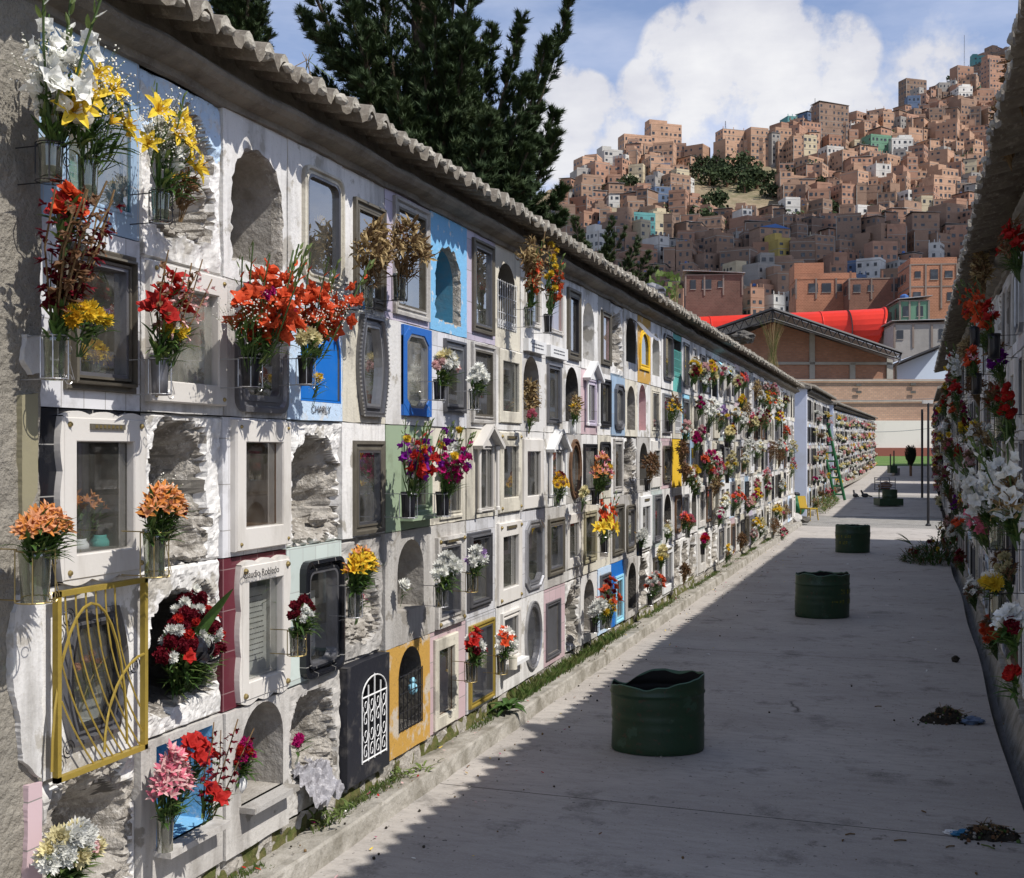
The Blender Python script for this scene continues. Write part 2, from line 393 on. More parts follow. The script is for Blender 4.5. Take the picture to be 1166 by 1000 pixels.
# ------------------------------------------------------------------ burial niches
def arch_dist(y, z, c, hw, z0, z1):
    rise = min(hw, (z1-z0)*.6); zc = z1-rise
    if z > zc: return (math.hypot((y-c)/hw, (z-zc)/rise)-1)*hw
    return max(abs(y-c)-hw, z0-z)
def fr(y, z, s, sc=1.0, o=4):
    return noise.fractal(Vector((y*sc, z*sc, s)), .9, 2.1, o)
def relief_fn(w, h, sp, seed):
    m = .02
    y0, y1, z0, z1 = sp.get('o', (-w*.34, w*.34, h*.1, h*.9)); c = (y0+y1)/2; hw = (y1-y0)/2
    crust = sp.get('crust', .05); dep = sp.get('dep', .3); fill = sp.get('fill', 0)
    pm = PL[sp.get('pl', 'white')]; bm_ = PL[sp.get('bk', 'inside grey')]; rb = PL['rubble']
    top = PL[sp['top']] if 'top' in sp else None
    def fn(y, z):
        d = arch_dist(y, z, c, hw, z0, z1)+fr(y, z, seed, 8, 3)*.03
        n1 = fr(y, z, seed+9, 24); n2 = fr(y, z, seed+3, 8); rd = 1-min(1, abs(n2)*2.5)
        edge = min(y+w/2, w/2-y, z, h-z)
        if d < -.008:
            t_ = max(0, min(1, -d/(.07 if not fill else .14))); x = -.05-(dep-.05)*t_*t_*(3-2*t_)+n2*.06*(.3+fill)*t_+n1*.016
            bottom = (z-z0)/(z1-z0)
            if bottom < .3 and not sp.get('clean'): x += (.3-bottom)*.55*dep+abs(n1)*.06
            mt = rb if (fill and n2 > -.25) or (bottom < .26+n2*.1 and not sp.get('clean')) else bm_
            return (min(x, 0), mt)
        if d < crust+n2*.05: return (-.03+n1*.014+n2*.01-.02*rd**4, rb)
        mt = pm
        if top and z > h*sp.get('topz', .72)+n2*.06: mt = top
        return (0.0+n1*.004*(1+1.3*(sp.get('rough', 0)))+n2*.014-.015*(rd**5)*sp.get('rough', 0) if edge > .012 else -.02, mt)
    return fn
def studs(mb, pts, m, r=.008):
    for y, z, x in pts:
        mb.lathe([(r, 0), (r*.95, r*.5), (r*.6, r*.95), (0.0005, r*1.1)], (0,0,0), m, 8)
        k = 4*8
        for i in range(len(mb.v)-k, len(mb.v)):
            a, b, c = mb.v[i]; mb.v[i] = (x+c, y+a, z+b)
def grille(root, y0, y1, z0, z1, x, m, kind, name='grille'):
    g = MB(); w = y1-y0; h = z1-z0; t = .004
    if kind in ('gold',):
        fw = .018
        for a, b in (((y0,z0),(y1,z0)),((y1,z0),(y1,z1)),((y1,z1),(y0,z1)),((y0,z1),(y0,z0))):
            cy, cz = (a[0]+b[0])/2, (a[1]+b[1])/2
            g.box((x, cy, cz), (.022, abs(a[0]-b[0])+fw, abs(a[1]-b[1])+fw), m)
        for k in range(1, 9):
            yy = y0+w*k/9-w*.25; pts = []
            for q in range(13):
                t_ = q/12; yq = yy+w*.5*t_*t_*1.1; zq = z1-h*t_
                if y0 < yq < y1: pts.append((x, yq, zq))
            if len(pts) > 1: g.tube(pts, .0035, m, 5)
        for cy, rr in ((y0+w*.35, .42), (y0+w*1.0, .5)):
            pts = [(x+.006, cy+w*rr*math.cos(a), z0+h*.06+h*(.86 if rr < .45 else .5)*math.sin(a)) for a in [PI*k/16 for k in range(17)]]
            pts = [p for p in pts if p[1] <= y1]
            g.tube(pts, .005, m, 5)
        for k in range(3):
            cy = y0+w*(.12+.76*(k % 2)); cz = z0+h*(.14+.36*k)
            pts = [(x, cy+.03*math.cos(a)*(1-a/16), cz+.035*math.sin(a)*(1-a/16)) for a in [k2*.5 for k2 in range(26)]]
            g.tube(pts, .0025, PL['dark iron'], 4)
    elif kind == 'scroll':
        n = 4
        for k in range(n+1): g.tube([(x, y0+w*k/n, z0), (x, y0+w*k/n, z1-h*.22*abs(k/n-.5)*2)], t, m, 5)
        for zz in (z0+h*.02, z0+h*.76): g.tube([(x, y0, zz), (x, y1, zz)], t*1.3, m, 5)
        for k in range(n):
            cy = y0+w*(k+.5)/n
            for cz, s in ((z0+h*.12, 1), (z0+h*.32, -1), (z0+h*.5, 1), (z0+h*.66, -1)):
                r0 = w/n*.42
                pts = [(x+.003, cy+s*r0*math.cos(a)*(1-a/9), cz+s*r0*1.5*math.sin(a)*(1-a/9)) for a in [q*.45 for q in range(17)]]
                g.tube(pts, t*.7, m, 4)
        pts = [(x, y0+w/2+w/2*math.cos(a), z0+h*.76+h*.22*math.sin(a)) for a in [PI*q/12 for q in range(13)]]
        g.tube(pts, t, m, 5)
    else:
        n = max(3, int(w/.045))
        for k in range(n+1): g.tube([(x, y0+w*k/n, z0), (x, y0+w*k/n, z1)], t*.8, m, 5)
        for zz in (z0+.01, z0+h*.33, z0+h*.66, z1-.01): g.tube([(x, y0, zz), (x, y1, zz)], t*.8, m, 5)
        for k in range(n):
            cy = y0+w*(k+.5)/n
            g.tube([(x, cy+.012*math.cos(a), z0+h*.12+.02*math.sin(a)) for a in [q*PI/4 for q in range(9)]], t*.6, m, 4)
    return g.build(name, root)
def niche(Mx, w, h, sp, label, name='burial_niche', group='burial niches in the wall', simple=False, seed=0):
    root = empty(name, label, 'burial niche', Mx, group)
    k = sp['k']; x = sp.get('x', 0.0); dep = sp.get('dep', .22)
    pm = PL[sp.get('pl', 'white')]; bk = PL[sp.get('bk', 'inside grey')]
    g = .0025
    if k == 'relief':
        mb = MB(); nn = sp.get('n', 46)
        sheet(mb, -w/2+.001, w/2-.001, .001, h-.001, relief_fn(w, h, sp, seed), nn, int(nn*h/w))
        mb.build('crumbling_masonry', root); return root
    outer = rect_outline(-w/2+g, w/2-g, g, h-g, 0 if simple or 'tile' in sp.get('pl', '') else .005, seed)
    op = sp['o']; rag = sp.get('rag', .012)
    if k == 'open': hole = shp(sp.get('s', 'arch'), *op, seed=seed, rag=rag)
    else: hole = inset(shp(sp.get('s', 'rect'), *op), .004)
    mb = MB()
    face_with_hole(mb, outer, hole, x, pm); sleeve(mb, outer, -.12, outer, x, pm)
    if k == 'open' and sp.get('s') == 'ragged':
        sm_ = inset(shp('ragged', *op, seed=seed, rag=0), .012); mid = [((a[0]*.4+b[0]*.6), (a[1]*.4+b[1]*.6)) for a, b in zip(hole, sm_)]
        sleeve(mb, hole, x, mid, x-.012, PL['rubble']); sleeve(mb, mid, x-.012, sm_, x-.05, PL['rubble']); sleeve(mb, sm_, x-.05, sm_, -dep, PL[sp.get('jamb', sp.get('bk', 'inside grey'))]); hole = sm_
    elif k == 'open': sleeve(mb, hole, x, hole, -dep, PL[sp.get('jamb', sp.get('bk', 'inside grey'))])
    sf = mb.build('surround', root)
    if k == 'panel' : dep = sp.get('dep', .02)
    rc = MB()
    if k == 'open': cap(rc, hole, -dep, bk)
    else:
        rz = 1.35 if sp.get('flat') and sp.get('bw', .03) > .045 else 1.0
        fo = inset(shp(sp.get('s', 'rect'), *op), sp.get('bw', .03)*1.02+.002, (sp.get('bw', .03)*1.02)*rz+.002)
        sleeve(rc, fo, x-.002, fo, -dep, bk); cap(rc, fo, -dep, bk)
    rc.build('recess', root)
    if k in ('framed', 'panel'):
        fp = shp(sp.get('s', 'rect'), *op); bw = sp.get('bw', .03); t = sp.get('t', .012); fm = PL[sp.get('f', 'steel')]
        fb = MB()
        if sp.get('flat'):
            q = moulding(fb, fp, [(0, x-.02), (0, x+t*.7), (.004, x+t), (bw-.003, x+t), (bw, x+t*.8), (bw, x-.03)], fm, rz)
        elif sp.get('double'):
            q = moulding(fb, fp, [(0, x-.02), (0, x+t*.5), (bw*.1, x+t*.6), (bw*.4, x+t*.5), (bw*.45, x+t*1.3), (bw*.62, x+t*1.4), (bw*.68, x+t*.3),
                                  (bw*.8, x+t*.3), (bw*.82, x+t*.9), (bw, x+t*.9), (bw, x-.03)], fm)
        else:
            q = moulding(fb, fp, [(0, x-.02), (0, x+t), (bw*.35, x+t*1.1), (bw*.5, x+t*.35), (bw*.75, x+t*.4), (bw*.8, x+t*.8), (bw, x+t*.8), (bw, x-.03)], fm)
        if sp.get('rectplate'):
            ro = shp('rect', *op); face_with_hole(fb, ro, inset(fp, .012), x+t*.9, fm); sleeve(fb, ro, x-.02, ro, x+t*.9, fm)
        if sp.get('f2'):
            q2 = moulding(fb, q, [(0, x-.01), (0, x+t*.7), (.013, x+t*.7), (.013, x-.03)], PL[sp['f2']]); q = q2
        if sp.get('studs'):
            y0, y1, z0, z1 = op; e = bw*.42
            studs(fb, [(y0+e, z0+e, x+t), (y1-e, z0+e, x+t), (y0+e, z1-e, x+t), (y1-e, z1-e, x+t)], PL['brass'], sp['studs'])
        if sp.get('scallop'):
            y0, y1, z0, z1 = op
            for zz, sg in ((z0, -1), (z1, 1)):
                for q3 in range(3):
                    a0 = y0+(y1-y0)*q3/3; pts = [(a0+(y1-y0)/3*i/8, zz+sg*(.004+.016*math.sin(PI*i/8))) for i in range(9)]
                    fb.add([(x+t*.85, a, b) for a, b in pts]+[(x+t*.85, pts[8][0], zz-sg*.004), (x+t*.85, pts[0][0], zz-sg*.004)], [tuple(range(11)) if sg < 0 else tuple(range(11))[::-1]], fm)
                    for i in range(8):
                        fb.poly([(x+t*.85, *pts[i]), (x+t*.85, *pts[i+1]), (x-.01, *pts[i+1]), (x-.01, *pts[i])], fm)
            for yy, sg in ((y0, -1), (y1, 1)):
                for q3 in range(3):
                    a0 = z0+(z1-z0)*q3/3; pts = [(yy+sg*(.002+.012*abs(math.sin(PI*i/8))), a0+(z1-z0)/3*i/8) for i in range(9)]
                    fb.add([(x+t*.85, a, b) for a, b in pts]+[(x+t*.85, yy-sg*.004, pts[8][1]), (x+t*.85, yy-sg*.004, pts[0][1])], [tuple(range(11))], fm)
                    for i in range(8):
                        fb.poly([(x+t*.85, *pts[i]), (x+t*.85, *pts[i+1]), (x-.01, *pts[i+1]), (x-.01, *pts[i])], fm)
        if sp.get('beads'):
            n = 44; lp = fp
            for i in range(len(lp)):
                a = Vector(lp[i]); b = Vector(lp[(i+1) % len(lp)]); kk = max(1, int((b-a).length/.017))
                for j in range(kk):
                    p_ = a.lerp(b, j/kk); fb.box((x+t, p_.x, p_.y), (.008, .009, .009), PL['silver'])
        fb.build('frame', root)
        ib = bbox(q)
        if k == 'panel':
            pb = MB(); cap(pb, inset(q, -.002), x-.012 if not sp.get('proud') else x+.002, PL[sp.get('pm', 'steel')]); pb.build('plaque', root)
        elif sp.get('gl', 1):
            gb = MB(); cap(gb, inset(q, -.001), x-.006, GLD if sp.get('dusty') else GL); gb.build('glass_pane', root)
        if sp.get('plate'):
            y0, y1, z0, z1 = op; pb = MB(); pb.box((x+t+.004, (y0+y1)/2, z1-bw*.5), (.008, (y1-y0)*.42, bw*.3), PL['bronze']); 
            for q3 in range(7): pb.box((x+t+.0085, (y0+y1)/2+(q3-3)*(y1-y0)*.05, z1-bw*.5), (.002, (y1-y0)*.028, bw*.17), PL['brass'])
            pb.build('name_plate', root)
        if sp.get('inner'):      # a card, tablet or photograph leaning at the back
            y0, y1, z0, z1 = ib; pb = MB(); hh = (z1-z0)
            yy, ww, ht, mt = sp['inner']; pb.box((-dep*.55, y0+(y1-y0)*yy, z0+hh*ht/2+.002), (.008, (y1-y0)*ww, hh*ht), PL[mt])
            if sp.get('writing'):
                for q3 in range(sp['writing']):
                    zz = z0+hh*ht*(.9-.8*q3/sp['writing']); a = y0+(y1-y0)*(yy-ww*.4)
                    while a < y0+(y1-y0)*(yy+ww*.36):
                        l = rng.uniform(.006, .018); pb.box((-dep*.55+.0048, a+l/2, zz), (.0012, l, .0035), PL[sp.get('ink', 'dark iron')]); a += l+.005
            pb.build('tablet', root)
    if sp.get('ledge'):
        lb = MB(); y0, y1, z0, z1 = op; lb.box((x+.03, (y0+y1)/2, z0-.012), (.09, y1-y0+.03, .024), PL[sp.get('ledge')]); lb.build('sill', root)
    if sp.get('lowplaque'):
        lb = MB(); lb.box((x+.02, 0, h*.09), (.045, w*.8, h*.13), PL['white paint'])
        for q3 in range(2):
            a = -w*.25
            while a < w*.25: l = rng.uniform(.01, .03); lb.box((x+.0435, a, h*.11-q3*.025), (.002, l, .009), PL['steel']); a += l+.008
        lb.build('name_plate', root)
    if sp.get('gab'):
        y0, y1, z0, z1 = op; lb = MB(); c = (y0+y1)/2; W = (y1-y0)
        zt = z1; hgt = W*.42
        for s_ in (-1, 1):
            a = Vector((0, c, zt+hgt)); b = Vector((0, c+s_*W*.68, zt-.01)); d = (b-a); L = d.length; ang = math.atan2(d.z, d.y)
            Mr = Matrix.Rotation(ang, 3, 'X'); lb.box((x+.035, (a.y+b.y)/2, (a.z+b.z)/2), (.07, L, .028), PL[sp['gab']], M=Mr)
        lb.poly([(x+.02, c-W*.6, zt), (x+.02, c+W*.6, zt), (x+.02, c, zt+hgt)], PL[sp['gab']])
        lb.build('pediment', root)
        for s_ in (-1, 1):
            cb = MB(); cb.lathe([(.017,0),(.017,.02),(.012,.025),(.011,(z1-z0)*.5),(.012,z1-z0-.03),(.017,z1-z0-.02),(.017,z1-z0)], (x+.03, c+s_*W*.55, z0), PL[sp['gab']], 10); cb.build('column', root)
    if sp.get('bars'):
        y0, y1, z0, z1 = sp.get('barbox', op); grille(root, y0, y1, z0, z1, x+sp.get('barx', .006), PL[sp['bars'][1]], sp['bars'][0])
    if sp.get('flap'):
        y0, y1, z0, z1 = op; fb = MB(); n = 6; pts = []
        for i in range(n+1):
            for j in range(5):
                t_ = i/n; y = y0+(y1-y0)*j/4; pts.append((x+.02+.22*t_, y+.05*t_, z1-.02-.2*t_**1.3+.012*math.sin(j*2+i)))
        fb.add(pts, [(i*5+j, i*5+j+1, (i+1)*5+j+1, (i+1)*5+j) for i in range(n) for j in range(4)], PL[sp['flap']]); fb.build('awning', root)
    return root

# ------------------------------------------------------------------ a block of niches (wall mass, plinth, cornice, roof)
def block(Mx, L, name, label, zb=.17, ztop=3.26, zeave=3.395, ov=.24, detail=1, y_start_pil=None, back=2.3, pil_mat=None, pits=None, endwall=None):
    root = empty(name, label, 'niche wall', Mx, kind='thing')
    dz = zeave-3.395
    mb = MB(); mb.box((-back/2-.42, L/2, (zb+ztop+.2)/2), (back, L, ztop+.2-zb), WALLB); mb.build('wall_mass', root)
    # plinth: rough stones under the niches
    mb = MB()
    ny = int(L/(.03 if detail else .3)); nz = 7 if detail else 2
    sheet(mb, 0, L, -.06, zb, lambda y, z: (fr(y, z, 5, 8)*.03+fr(y, z, 2, 25)*.018-.01, PL['rubble'] if fr(y, z, 7, 5) < .25 else KERB), min(ny, 900), nz)
    mb.build('plinth', root)
    # cornice
    prof = [(0, 3.255), (.03, 3.258), (.035, 3.285), (.06, 3.29), (.1, 3.3), (.122, 3.318), (.126, 3.335), (.11, 3.352), (.085, 3.36), (.06, 3.372), (.055, 3.40), (.055, 3.455)]
    n = int(L/.1) if detail else 10
    vs = []; k = len(prof)
    for i in range(n+1):
        y = L*i/n
        for px_, pz in prof:
            q = fr(y, pz, 3, 2.5)*.012+fr(y, pz, 8, 14)*.006; vs.append((px_+q-.004, y, pz+dz+q*.6))
    mb = MB(); mb.add(vs, [(i*k+j, (i+1)*k+j, (i+1)*k+j+1, i*k+j+1) for i in range(n) for j in range(k-1)], EAVE_M)
    mb.build('cornice', root)
    # barrel tile roof
    mb = MB(); per = .149; nt_ = int(L/per); sub = 8; run = 1.55; courses = 5; pitch = .27
    shape_ = [-.006, .02, .043, .052, .043, .02, -.006, -.014]
    for c in range(courses if detail else 2):
        cc = courses if detail else 2
        x0 = ov-run*c/cc; x1 = ov-run*(c+1)/cc-.04
        vs = []; rows = []
        for i in range(nt_*sub+1):
            t = i % sub; ti = i//sub; y = per*i/sub
            rr = random.Random(ti*31+c); jx = rr.uniform(-.02, .02) if detail else 0; jz = rr.uniform(-.006, .006)
            zz = shape_[t]+jz
            xa = x0+jx*(1 if t < 7 else .2)
            za = zeave+(ov-x0)*pitch+.02+zz; zb_ = zeave+(ov-x1)*pitch+zz-.004
            vs += [(xa, y, za-.018), (xa, y, za+.012), (x1, y, zb_+.012), (x1, y, zb_-.018)]
        m_ = nt_*sub
        fs_top = [(i*4+1, i*4+2, i*4+6, i*4+5) for i in range(m_)]
        fs_und = [(i*4, i*4+4, i*4+7, i*4+3) for i in range(m_)]
        fs_end = [(i*4, i*4+1, i*4+5, i*4+4) for i in range(m_)]
        b = len(mb.v); mb.add(vs, fs_top+fs_und, TILE_M)
        e = mb.mi(TILE_END if c == 0 else TILE_M)
        dk = mb.mi(TILE_M)
        for i_, f in enumerate(fs_end): mb.f.append(tuple(b+q for q in f)); mb.m.append(e if 0 < i_ % 8 < 5 else dk)
        if c == 0:                       # lumps of mortar closing the barrel ends
            for ti in range(nt_):
                rr = random.Random(ti*7+1); y = per*(ti+.375)
                r_ = rr.uniform(.022, .034)
                if detail: mb.blob((ov-.004+rr.uniform(-.012, .016), y, zeave+.034+rr.uniform(-.005, .005)), r_*.95, TILE_END, 2, .4, 2, ti, (.9, 1.35, .85))
    # rear slope and ridge, gable ends
    xr = ov-run; zr = zeave+run*pitch
    mb.add([(xr, 0, zr+.02), (xr, L, zr+.02), (xr-run, L, zeave+.02), (xr-run, 0, zeave+.02)], [(0,1,2,3)], TILE_M)
    mb.build('roof', root)
    for yy in (0.02, L-.02):
        gb = MB(); gb.poly([(.05, yy, ztop+.1), (.05, yy, zeave+.05), (xr, yy, zr-.02), (xr-run+.2, yy, zeave), (xr-run+.2, yy, ztop+.1)], PL['grey']); gb.build('gable', root)
    # rafters under the eave
    return root
# ------------------------------------------------------------------ flowers
def petal_mat(n, c, tr=.3): return mat('petal_'+n, c, .6, bump=0, rnd=.22, spec=.2, translucent=tr)
PC = {'white': (.84,.84,.79), 'yellow': (.78,.56,.05), 'red': (.46,.025,.02), 'orangered': (.62,.09,.03), 'orange': (.62,.25,.06), 'pink': (.7,.2,.27),
      'palepink': (.75,.5,.48), 'magenta': (.42,.01,.14), 'purple': (.22,.015,.28), 'darkred': (.14,.006,.015), 'cream': (.75,.68,.4),
      'lilac': (.5,.35,.6), 'peach': (.75,.38,.2), 'straw': (.42,.31,.15), 'brown': (.17,.09,.045), 'gold': (.6,.33,.02), 'blue': (.03,.12,.5)}
def pm_(n): return petal_mat(n, PC[n])
LEAF = mat('leaf_green', (.07,.14,.03), .55, (.03,.06,.015), 30, .4, .7, .8, bump=.2, rnd=.25, translucent=.25)
LEAF2 = mat('leaf_pale', (.16,.22,.06), .6, (.08,.11,.03), 30, .4, .7, .8, bump=.2, rnd=.25, translucent=.25)
STEM = mat('stem_green', (.06,.1,.03), .6, bump=0)
DRY = mat('dry_stem', (.2,.13,.06), .9, (.09,.05,.025), 30, .4, .7, .8, bump=.3)
GYP = mat('tiny_white_blossom', (.75,.73,.64), .8, bump=0)
def petal(mb, base, out, up, L, W, curl, m, n=4, ruff=0, sd=0, point=1.0):
    """a curved petal from base, growing along out/up, bending by curl (radians)"""
    out = out.normalized(); side = out.cross(up).normalized(); upv = side.cross(out).normalized()
    vs = []; p = Vector(base); a = 0
    for i in range(n+1):
        t = i/n; w = W*math.sin(PI*min(1, (.12+.88*t))**.85*.98)**(.8*point) if t < 1 else W*.08
        w = max(w, W*.1)
        d = out*math.cos(a)+upv*math.sin(a); nn = -out*math.sin(a)+upv*math.cos(a)
        rf = ruff*math.sin(sd*2+i*2.3)
        vs += [p-side*w*.5+nn*(w*.16+rf), p+nn*(-w*.06), p+side*w*.5+nn*(w*.16-rf)]
        p = p+d*(L/n); a += curl/n
    fs = []
    for i in range(n):
        for j in range(2): fs.append((i*3+j, i*3+j+1, (i+1)*3+j+1, (i+1)*3+j))
    mb.add(vs, fs, m)
def ring_petals(mb, c, ax, n, L, W, open_, curl, m, ruff=0, off=0, nn=4, point=1.0, jit=.1):
    ax = ax.normalized(); a = ax.cross(Vector((.3,.1,1))).normalized(); b = ax.cross(a)
    for i in range(n):
        an = 2*PI*i/n+off+rng.uniform(-jit, jit); r = a*math.cos(an)+b*math.sin(an)
        o = open_+rng.uniform(-jit, jit); d = r*math.sin(o)+ax*math.cos(o)
        petal(mb, c, d, ax*math.sin(o)-r*math.cos(o), L*rng.uniform(.88, 1.1), W, curl, m, nn, ruff, i, point)
X_ = Vector((1,0,0)); Z_ = Vector((0,0,1))
BL = {}
def bloom(kind, col, lod=0):
    key = (kind, col, lod)
    if key in BL: return BL[key]
    mb = MB(); m = pm_(col); o = Vector((0,0,0)); q = 3 if lod else 4
    if kind == 'lily':
        ring_petals(mb, o, Z_, 3, .085, .03, .6, -1.1, m, .002, 0, 6); ring_petals(mb, o, Z_, 3, .085, .034, .7, -1.2, m, .002, 1.05, 6)
        for k in range(6):
            a = k*1.047; mb.tube([o, (math.cos(a)*.02, math.sin(a)*.02, .055)], .0012, pm_('gold'), 3)
    elif kind == 'glad':
        ring_petals(mb, o, Z_, 3, .05, .036, .55, -.9, m, .003, 0, q); ring_petals(mb, o, Z_, 3, .045, .036, .75, -1.0, m, .003, 1.05, q)
    elif kind == 'chrys':
        for k, (n, L, op, cu) in enumerate([(15,.036,1.65,.5),(14,.037,1.3,.6),(12,.035,.95,.8),(9,.03,.6,.9),(6,.024,.25,.8)]):
            if lod: n = int(n*.6)
            ring_petals(mb, o+Z_*.006*k, Z_, n, L, .0125*(1.5 if lod else 1), op, cu, m, 0, k*.3, 2 if lod else 3, .5)
    elif kind == 'carn':
        for k, (n, L, op) in enumerate([(9,.026,1.35),(8,.026,.95),(6,.024,.5),(4,.02,.15)]):
            ring_petals(mb, o+Z_*.002*k, Z_, n, L, .022, op, .25, m, .005, k, 3, .4, .25)
    elif kind == 'rose':
        for k, (n, L, op) in enumerate([(5,.027,1.1),(5,.026,.75),(4,.024,.4),(3,.02,.12)]):
            ring_petals(mb, o+Z_*.002*k, Z_, n, L, .028, op, .9, m, .001, k, 4, .4, .15)
    elif kind == 'alst':
        m2 = pm_({'orange':'peach','yellow':'gold','pink':'palepink'}.get(col, col))
        ring_petals(mb, o, Z_, 3, .036, .015, .65, -.5, m, .001, 0, 4); ring_petals(mb, o, Z_, 3, .036, .011, .5, -.6, m2, .001, 1.05, 4)
    elif kind == 'sun':
        ring_petals(mb, o, Z_, 14, .03, .011, 1.35, .1, m, 0, 0, 3); ring_petals(mb, o, Z_, 12, .027, .011, 1.1, .2, pm_('gold'), 0, .2, 3)
        mb.blob((0,0,.004), .014, pm_('brown'), 1, .3)
    elif kind == 'spike':          # a gladiolus spike: florets up a stem, buds at the tip
        L = .3; n = 9
        mb.tube([(0,0,-.1), (0,0,L*.5), (.012,.006,L)], .003, STEM, 5)
        for k in range(n):
            t = k/n; a = k*2.3; sz = 1-.55*t
            ax = Vector((math.cos(a)*.9+.35, math.sin(a)*.9, .45)).normalized(); c = Vector((math.cos(a)*.006, math.sin(a)*.006, L*.85*t))
            if t < .72:
                ring_petals(mb, c+ax*.01, ax, 3, .052*sz, .038*sz, .55, -.9, m, .003, a, q); ring_petals(mb, c+ax*.01, ax, 3, .046*sz, .036*sz, .8, -.9, m, .003, a+1, q)
            else: petal(mb, c, ax+Z_*.6, -ax, .04*sz+.01, .014, .3, LEAF2 if k % 2 else m, 3)
        for k in range(4): a = k*1.9; petal(mb, (0,0,L*.7+k*.025), Vector((math.cos(a)*.4, math.sin(a)*.4, 1)), X_, .03, .01, .2, LEAF2, 3)
    elif kind == 'spikedry':
        L = .32; mb.tube([(0,0,-.1), (.01,0,L*.5), (.05,.02,L)], .003, DRY, 5)
        for k in range(12):
            t = k/12; a = k*2.1; ax = Vector((math.cos(a), math.sin(a), -.5+t*.9)).normalized(); c = Vector((.03*t, 0, L*.95*t))
            for j in range(3): petal(mb, c, ax+Vector((rng.uniform(-.4,.4), rng.uniform(-.4,.4), rng.uniform(-.3,.3))), Z_, .05*(1-.5*t), .015, rng.uniform(-1.5, 1.5), m, 4, .003)
    elif kind == 'drybunch':
        for k in range(16):
            a = rng.uniform(0, 6.28); e = rng.uniform(-.3, 1.3); d = Vector((math.cos(a)*math.cos(e), math.sin(a)*math.cos(e), math.sin(e)))
            petal(mb, d*.012, d, Vector((rng.uniform(-1,1), rng.uniform(-1,1), .5)), rng.uniform(.03,.07), rng.uniform(.008,.018), rng.uniform(-2.5, 2.5), m if k % 3 else DRY, 5, .003)
    elif kind == 'gyp':
        for k in range(70):
            v = Vector((rng.gauss(0,.035), rng.gauss(0,.035), rng.gauss(.02,.04))); s_ = rng.uniform(.0022,.0042)
            mb.add([v+Vector(d)*s_ for d in ((1,0,0),(0,1,0),(-1,0,0),(0,-1,0),(0,0,1),(0,0,-1))], [(0,1,4),(1,2,4),(2,3,4),(3,0,4),(1,0,5),(2,1,5),(3,2,5),(0,3,5)], GYP)
            if k % 4 == 0: mb.tube([(0,0,-.06), v], .0006, LEAF2, 3, False)
    me = bpy.data.meshes.new('blossom'); me.from_pydata(mb.v, [], mb.f)
    for x in mb.mats: me.materials.append(x)
    me.polygons.foreach_set('material_index', mb.m); me.update()
    BL[key] = me
    return me
def qrot(d, roll=0): return (Vector(d).to_track_quat('Z', 'Y')) @ Matrix.Rotation(roll, 3, 'Z').to_quaternion()

def bouquet(pos, out, spread, hgt, kinds, label, cat='flowers', group=None, name='flower_bouquet', leaf=1.0, droop=0, lod=0, merged=False, dry=False, low=0):
    """pos: mouth of the vase in the world; out: unit vector away from the wall; kinds: (kind, colour, count, size)"""
    root = empty(name, label, cat, Matrix.Translation(pos), group)
    side = Vector((-out.y, out.x, 0)); fol = MB(); mg = MB()
    kinds = [(a, b, c if c < 3 else int(c*(1.0 if a in ('spike','gyp') else 1.5)+.5), d*1.04) for a, b, c, d in kinds]
    sm = DRY if dry else STEM; lm = DRY if dry else LEAF
    slots = []
    tot = sum(k[2] for k in kinds)
    idx = 0; order = []
    for kd in kinds: order += [kd]*kd[2]
    r2 = random.Random(int(abs(pos[0]*977+pos[1]*131+pos[2]*53)*10)); r2.shuffle(order)
    for i, (kind, col, cnt, size) in enumerate(order):
        ga = i*2.39996; rr = math.sqrt((i+.5)/tot)
        lat = math.cos(ga)*rr; fw = math.sin(ga)*rr
        spike = kind.startswith('spike')
        e = Vector((0,0,0))+side*lat*spread*.5*(.5 if spike else 1)+out*(fw*.5+.35)*spread*.42
        z = hgt*(.35+.65*(1-rr*rr))*r2.uniform(.8, 1.05) if not spike else hgt*r2.uniform(.15,.35)
        z -= droop*rr*hgt; z = max(z, -low)
        e.z = z
        d = (side*lat*.9+out*(.55+fw*.6)+Z_*(.75 if not spike else 2.2)).normalized()
        if kind in ('lily',): d = (d+out*.4-Z_*.4).normalized()
        if kind in ('chrys','carn','sun','rose'): d = (d+out*.6+Vector((0,-.5,0))).normalized()
        s = size*r2.uniform(.85, 1.15)
        s *= .88 if kind == 'lily' else 1
        me = bloom(kind, col, lod); q = qrot(d, r2.uniform(0, 6.28) if not spike else r2.uniform(-.6,.6))
        if merged:
            M3 = q.to_matrix()*s; b = len(mg.v); mg.v += [tuple(M3@v.co+e) for v in me.vertices]
            for p in me.polygons: mg.f.append(tuple(b+k for k in p.vertices)); mg.m.append(mg.mi(me.materials[p.material_index]))
        else: part(me, 'baby_breath_sprays' if kind == 'gyp' else ('flower_spike' if spike else 'blossom'), root, e, q, s)
        st = side*lat*.012-Z_*.09
        fol.tube([st, (st+e)*.5+out*.01-Z_*.01, e-d*.004], .0018 if lod == 0 else .0025, sm, 4, False)
        nl = int(4*leaf) if lod == 0 else int(3*leaf+.5)
        for k in range(nl):
            t = r2.uniform(.25, .8); p = st.lerp(e, t); dd = (d*.6+side*r2.uniform(-1,1)+out*r2.uniform(-.3,.9)+Z_*r2.uniform(-.2,.8)).normalized()
            petal(fol, p, dd, Z_, r2.uniform(.04,.09)*(1+spread), r2.uniform(.008,.018), r2.uniform(-1.3,.3), lm if r2.random() < .75 else (DRY if dry else LEAF2), 4)
    if merged and mg.v: mg.build('blossoms', root)
    if fol.v: fol.build('foliage', root)
    return root
BLACKV = mat('black_vase', (.012,.012,.016), .3, bump=0, spec=.5)
